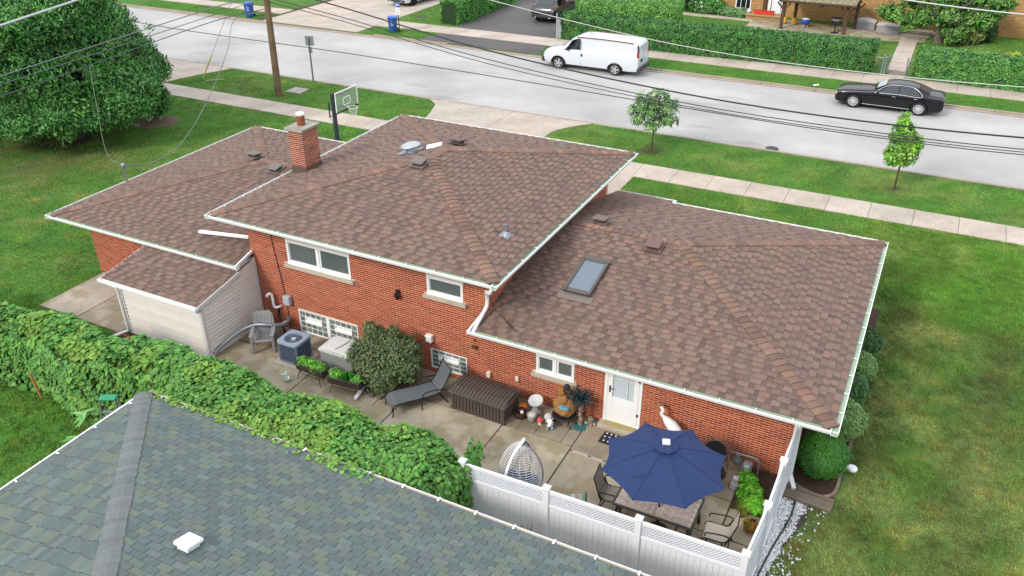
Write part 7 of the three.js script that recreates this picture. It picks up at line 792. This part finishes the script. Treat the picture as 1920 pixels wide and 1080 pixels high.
{ // pergola, grill, cooler, deck boxes
  const t = thing('pergola', 'brown timber pergola with a pale shingled roof behind the hedge', 'pergola', [-4.4, .03, -48.4]); const m = mat('#6a5343', { map: T.wood, roughness: .9 }), H = 1.85; for (const [x, z] of [[-2.3, .2], [2.05, .2], [-1.75, -1.9], [2.5, -1.9]]) { part('post', buv(rbox(.22, H, .22, .015, x, H / 2, z)), m, t); for (const s of [-1, 1]) part('brace', beam([x, H - .5, z], [x + s * .45, H - .03, z], .1, .1), m, t); } part('beam', join([rbox(5.2, .18, .16, .01, 0, H + .09, .2), rbox(5.2, .18, .16, .01, .1, H + .09, -1.9)]), m, t); const L = []; const roof = part('roof', poly([[[-2.6, H + .2, .55], [2.6, H + .2, .55], [2.7, H + 1.1, -1.2], [-2.5, H + 1.1, -1.2]], [[-2.6, H + .2, -2.9], [-2.5, H + 1.1, -1.2], [2.7, H + 1.1, -1.2], [2.6, H + .2, -2.9]], [[-2.6, H + .19, .55], [2.6, H + .19, .55], [2.6, H + .19, -2.9], [-2.6, H + .19, -2.9]]]), mat('#8b8468'), t); part('fascia', rbox(5.24, .14, .04, .008, 0, H + .15, .58), m, t);
  shingles(L, V(-2.6, H + .2, .56), V(1, 0, 0), unit(0, .5, -1), () => 0, () => 5.2, 1.95, { cols: ['#9b9476', '#a39c7e', '#928b6d', '#a8a184'], low: ['#857e62', '#8b8468'], dl: .02 }); pieces('shingle', 'shingle_field', L, M.shingle, roof, 0);
  const g = thing('barbecue_grill', 'black barbecue grill on a stand under the pergola', 'grill', [-3.0, .03, -48.4]); part('firebox', rbox(.62, .26, .46, .05, 0, .72, 0), M.black, g); part('lid', put(cyl(.24, .24, .62, 0, 0, 0, 18, 0, 0, PI / 2), 0, .86, 0), M.black, g); part('handle', bar([-.2, .9, .26], [.2, .9, .26], .015), M.chrome, g); part('post', cyl(.04, .04, .6, 0, .3, 0), M.blackMetal, g); part('foot', rbox(.5, .04, .4, .01, 0, .02, 0), M.blackMetal, g);
  const b = thing('ball_cooler', 'round blue and white tub on a stand under the pergola', 'cooler', [-5.2, .03, -49.3]); part('tub', lathe([[0, .2], [.2, .22], [.3, .36], [.3, .5], [.26, .6], [0, .62]], 20), mat('#1f4fb8', { roughness: .4 }), b); part('lid', lathe([[0, .68], [.2, .66], [.28, .6]], 20), mat('#dfe3ea'), b); for (let i = 0; i < 3; i++) part('leg', bar([Math.cos(i * 2.1) * .12, .24, Math.sin(i * 2.1) * .12], [Math.cos(i * 2.1) * .2, 0, Math.sin(i * 2.1) * .2], .015), M.white, b);
  for (const [x, z, w, dome, lb] of [[-1.25, -50.9, 1.4, 1, 'grey hot tub shaped box with a domed lid by the tan wall'], [.4, -50.2, 1.5, 0, 'grey flat-lidded storage box beside the domed box']]) { const s = thing('storage_box', lb, 'storage box', [x, .03, z], -.05); part('body', rbox(w, .5, .9, .04, 0, .25, 0), mat('#a2a3a8', { roughness: .6 }), s); part('lid', dome ? extr([[-w / 2, 0], [w / 2, 0], [w / 2, .04], [w * .3, .14], [0, .18], [-w * .3, .14], [-w / 2, .04]], .94, .01).translate(0, .5, -.47) : rbox(w + .06, .1, .96, .03, 0, .54, 0), mat('#b4b5b9', { roughness: .55 }), s); for (let i = 0; i < 6; i++) part('side_rib', box(w - .06, .02, .02, 0, .08 + i * .075, .45), mat('#94959a'), s); }
  const l = thing('wall_lantern', 'black lantern on the tan brick wall under the pergola', 'lamp', [-4.6, 1.2, -52.3]); part('cage', rbox(.18, .3, .16, .03, 0, 0, 0), M.black, l); part('cap', flat(new THREE.ConeGeometry(.14, .12, 4)).rotateY(.78).translate(0, .2, 0), M.black, l);
  const e = thing('ledge_step', 'low concrete step at the top of the garden path', 'step', [2.1, 0, -51.3]); part('tread', buv(rbox(2.4, .16, .8, .02, 0, .08, 0)), M.concrete, e); part('riser', buv(rbox(2.6, .08, 1.0, .02, .2, .04, .1)), M.patio, e);
}
{ // tree in the far yard
  const t = thing('yard_tree', 'large open tree in the far yard right of the pergola', 'tree', [3.75, 0, -48.5]); part('trunk', buv(join(limbs([0, 0, 0], 2.2, .34, 9, 3.2, [-.2, 2.2]))), mat('#7d7469', { map: T.wood }), t); const b = []; for (const [x, y, z, r] of [[-3.2, 1.9, .2, 1.0], [-2.2, 1.4, .5, .9], [-1.2, 1.8, .3, 1.1], [.2, 2.0, .6, 1.1], [1.3, 1.6, 0, 1.2], [2.3, 1.9, -.3, 1.2], [.9, .9, .8, .85], [0, 3.2, 0, 1.8], [2, 3.1, -.5, 1.5], [-2, 3.1, -.2, 1.3], [3.2, 2.7, -.5, 1.0]]) b.push([x, y, z, r, r * .6, r * .8]); crown(t, 'crown', sprig(14, .09, .22, .2, 1.1, 0), leafM('#ffffff'), b, 1500, ['#4c7a30', '#5a8a3a', '#3d6a28', '#6c9a48', '#7a9f54'], { inner: .4 });
  const s = thing('yard_bush', 'straw coloured and green bush below the far yard tree', 'bush', [4.9, 0, -49.2]); part('stems', join(limbs([0, 0, 0], .6, .06, 7, .8, [.2, .8])), M.bark, s); crown(s, 'foliage', sprig(14, .07, .2, .16, 1.0, 0), leafM('#ffffff'), [[0, .8, 0, 1.1, .9, .9], [.8, .7, 0, .8, .7, .7]], 420, ['#7d8f4c', '#98a05c', '#55793a', '#4a6f34']);
  const d = thing('yard_bush', 'dark green bush at the right of the straw coloured bush', 'bush', [6.3, 0, -50.4]); part('stems', join(limbs([0, 0, 0], .5, .05, 6, .6, [.2, .6])), M.bark, d); crown(d, 'foliage', sprig(14, .07, .16, .15, .8, 0), leafM('#ffffff'), [[0, .7, 0, 1.0, .8, .9]], 300, ['#2f4f24', '#3a5f2c', '#274520']);
  const g = thing('flower_ring', 'small round flower bed at the right edge of the far lawn', 'flower bed', [8.3, 0, -46.6]); part('edge', flat(new THREE.TorusGeometry(.7, .06, 6, 26)).rotateX(PI / 2).translate(0, .04, 0), mat('#9a6b4a', { map: T.brick }), g); part('soil', cyl(.7, .7, .03, 0, .02, 0, 24), M.soil, g); crown(g, 'flowers', sprig(8, .06, .12, .1), leafM('#ffffff'), [[0, .12, 0, .5, .2, .5]], 60, ['#8fb03a', '#b3b83f', '#6d9a34']);
  for (const [x, z, lb] of [[-.1, -38.45, 'yellow green weed at the foot of the hedge by the gate'], [.4, -39.6, 'yellow flowers beside the hedge end']]) { const w = thing('hedge_weed', lb, 'plant', [x, 0, z]); part('stem', bar([0, 0, 0], [0, .5, 0], .02), M.bark, w); crown(w, 'foliage', sprig(8, .06, .1, .1), leafM('#ffffff'), [[0, .45, 0, .3, .35, .3]], 40, ['#a9b53a', '#bcae3c', '#86a336']); }
  // houses beyond, and cars' garage front
  const hb = thing('neighbour_house', 'brick garage front at the top of the asphalt driveway', 'house', [-24.5, 0, -52.6]); part('wall', buv(span(-4.5, 4.5, 0, 3.2, -3, 0)), mat('#b58a58', { map: T.brick }), hb); part('garage_door', span(-3, 2.2, 0, 2.3, .0, .06), mat('#2f3f66', { roughness: .5 }), hb); part('roof', poly([[[-5, 3.2, .5], [5, 3.2, .5], [5, 4.6, -1.6], [-5, 4.6, -1.6]], [[-5, 3.2, -3.6], [-5, 4.6, -1.6], [5, 4.6, -1.6], [5, 3.2, -3.6]]]), mat('#6a5b50', { map: T.granule }), hb);
  const lit = thing('paper_scrap', 'white scrap of paper on the far parkway grass', 'litter', [-1.9, .04, -34.2]); part('sheet', put(rbox(.3, .03, .16, .01), 0, .03, 0, .1, .4, .1), mat('#e9eaea'), lit);
}
renderer.setSize(1024, 576);
renderer.render(scene, camera);
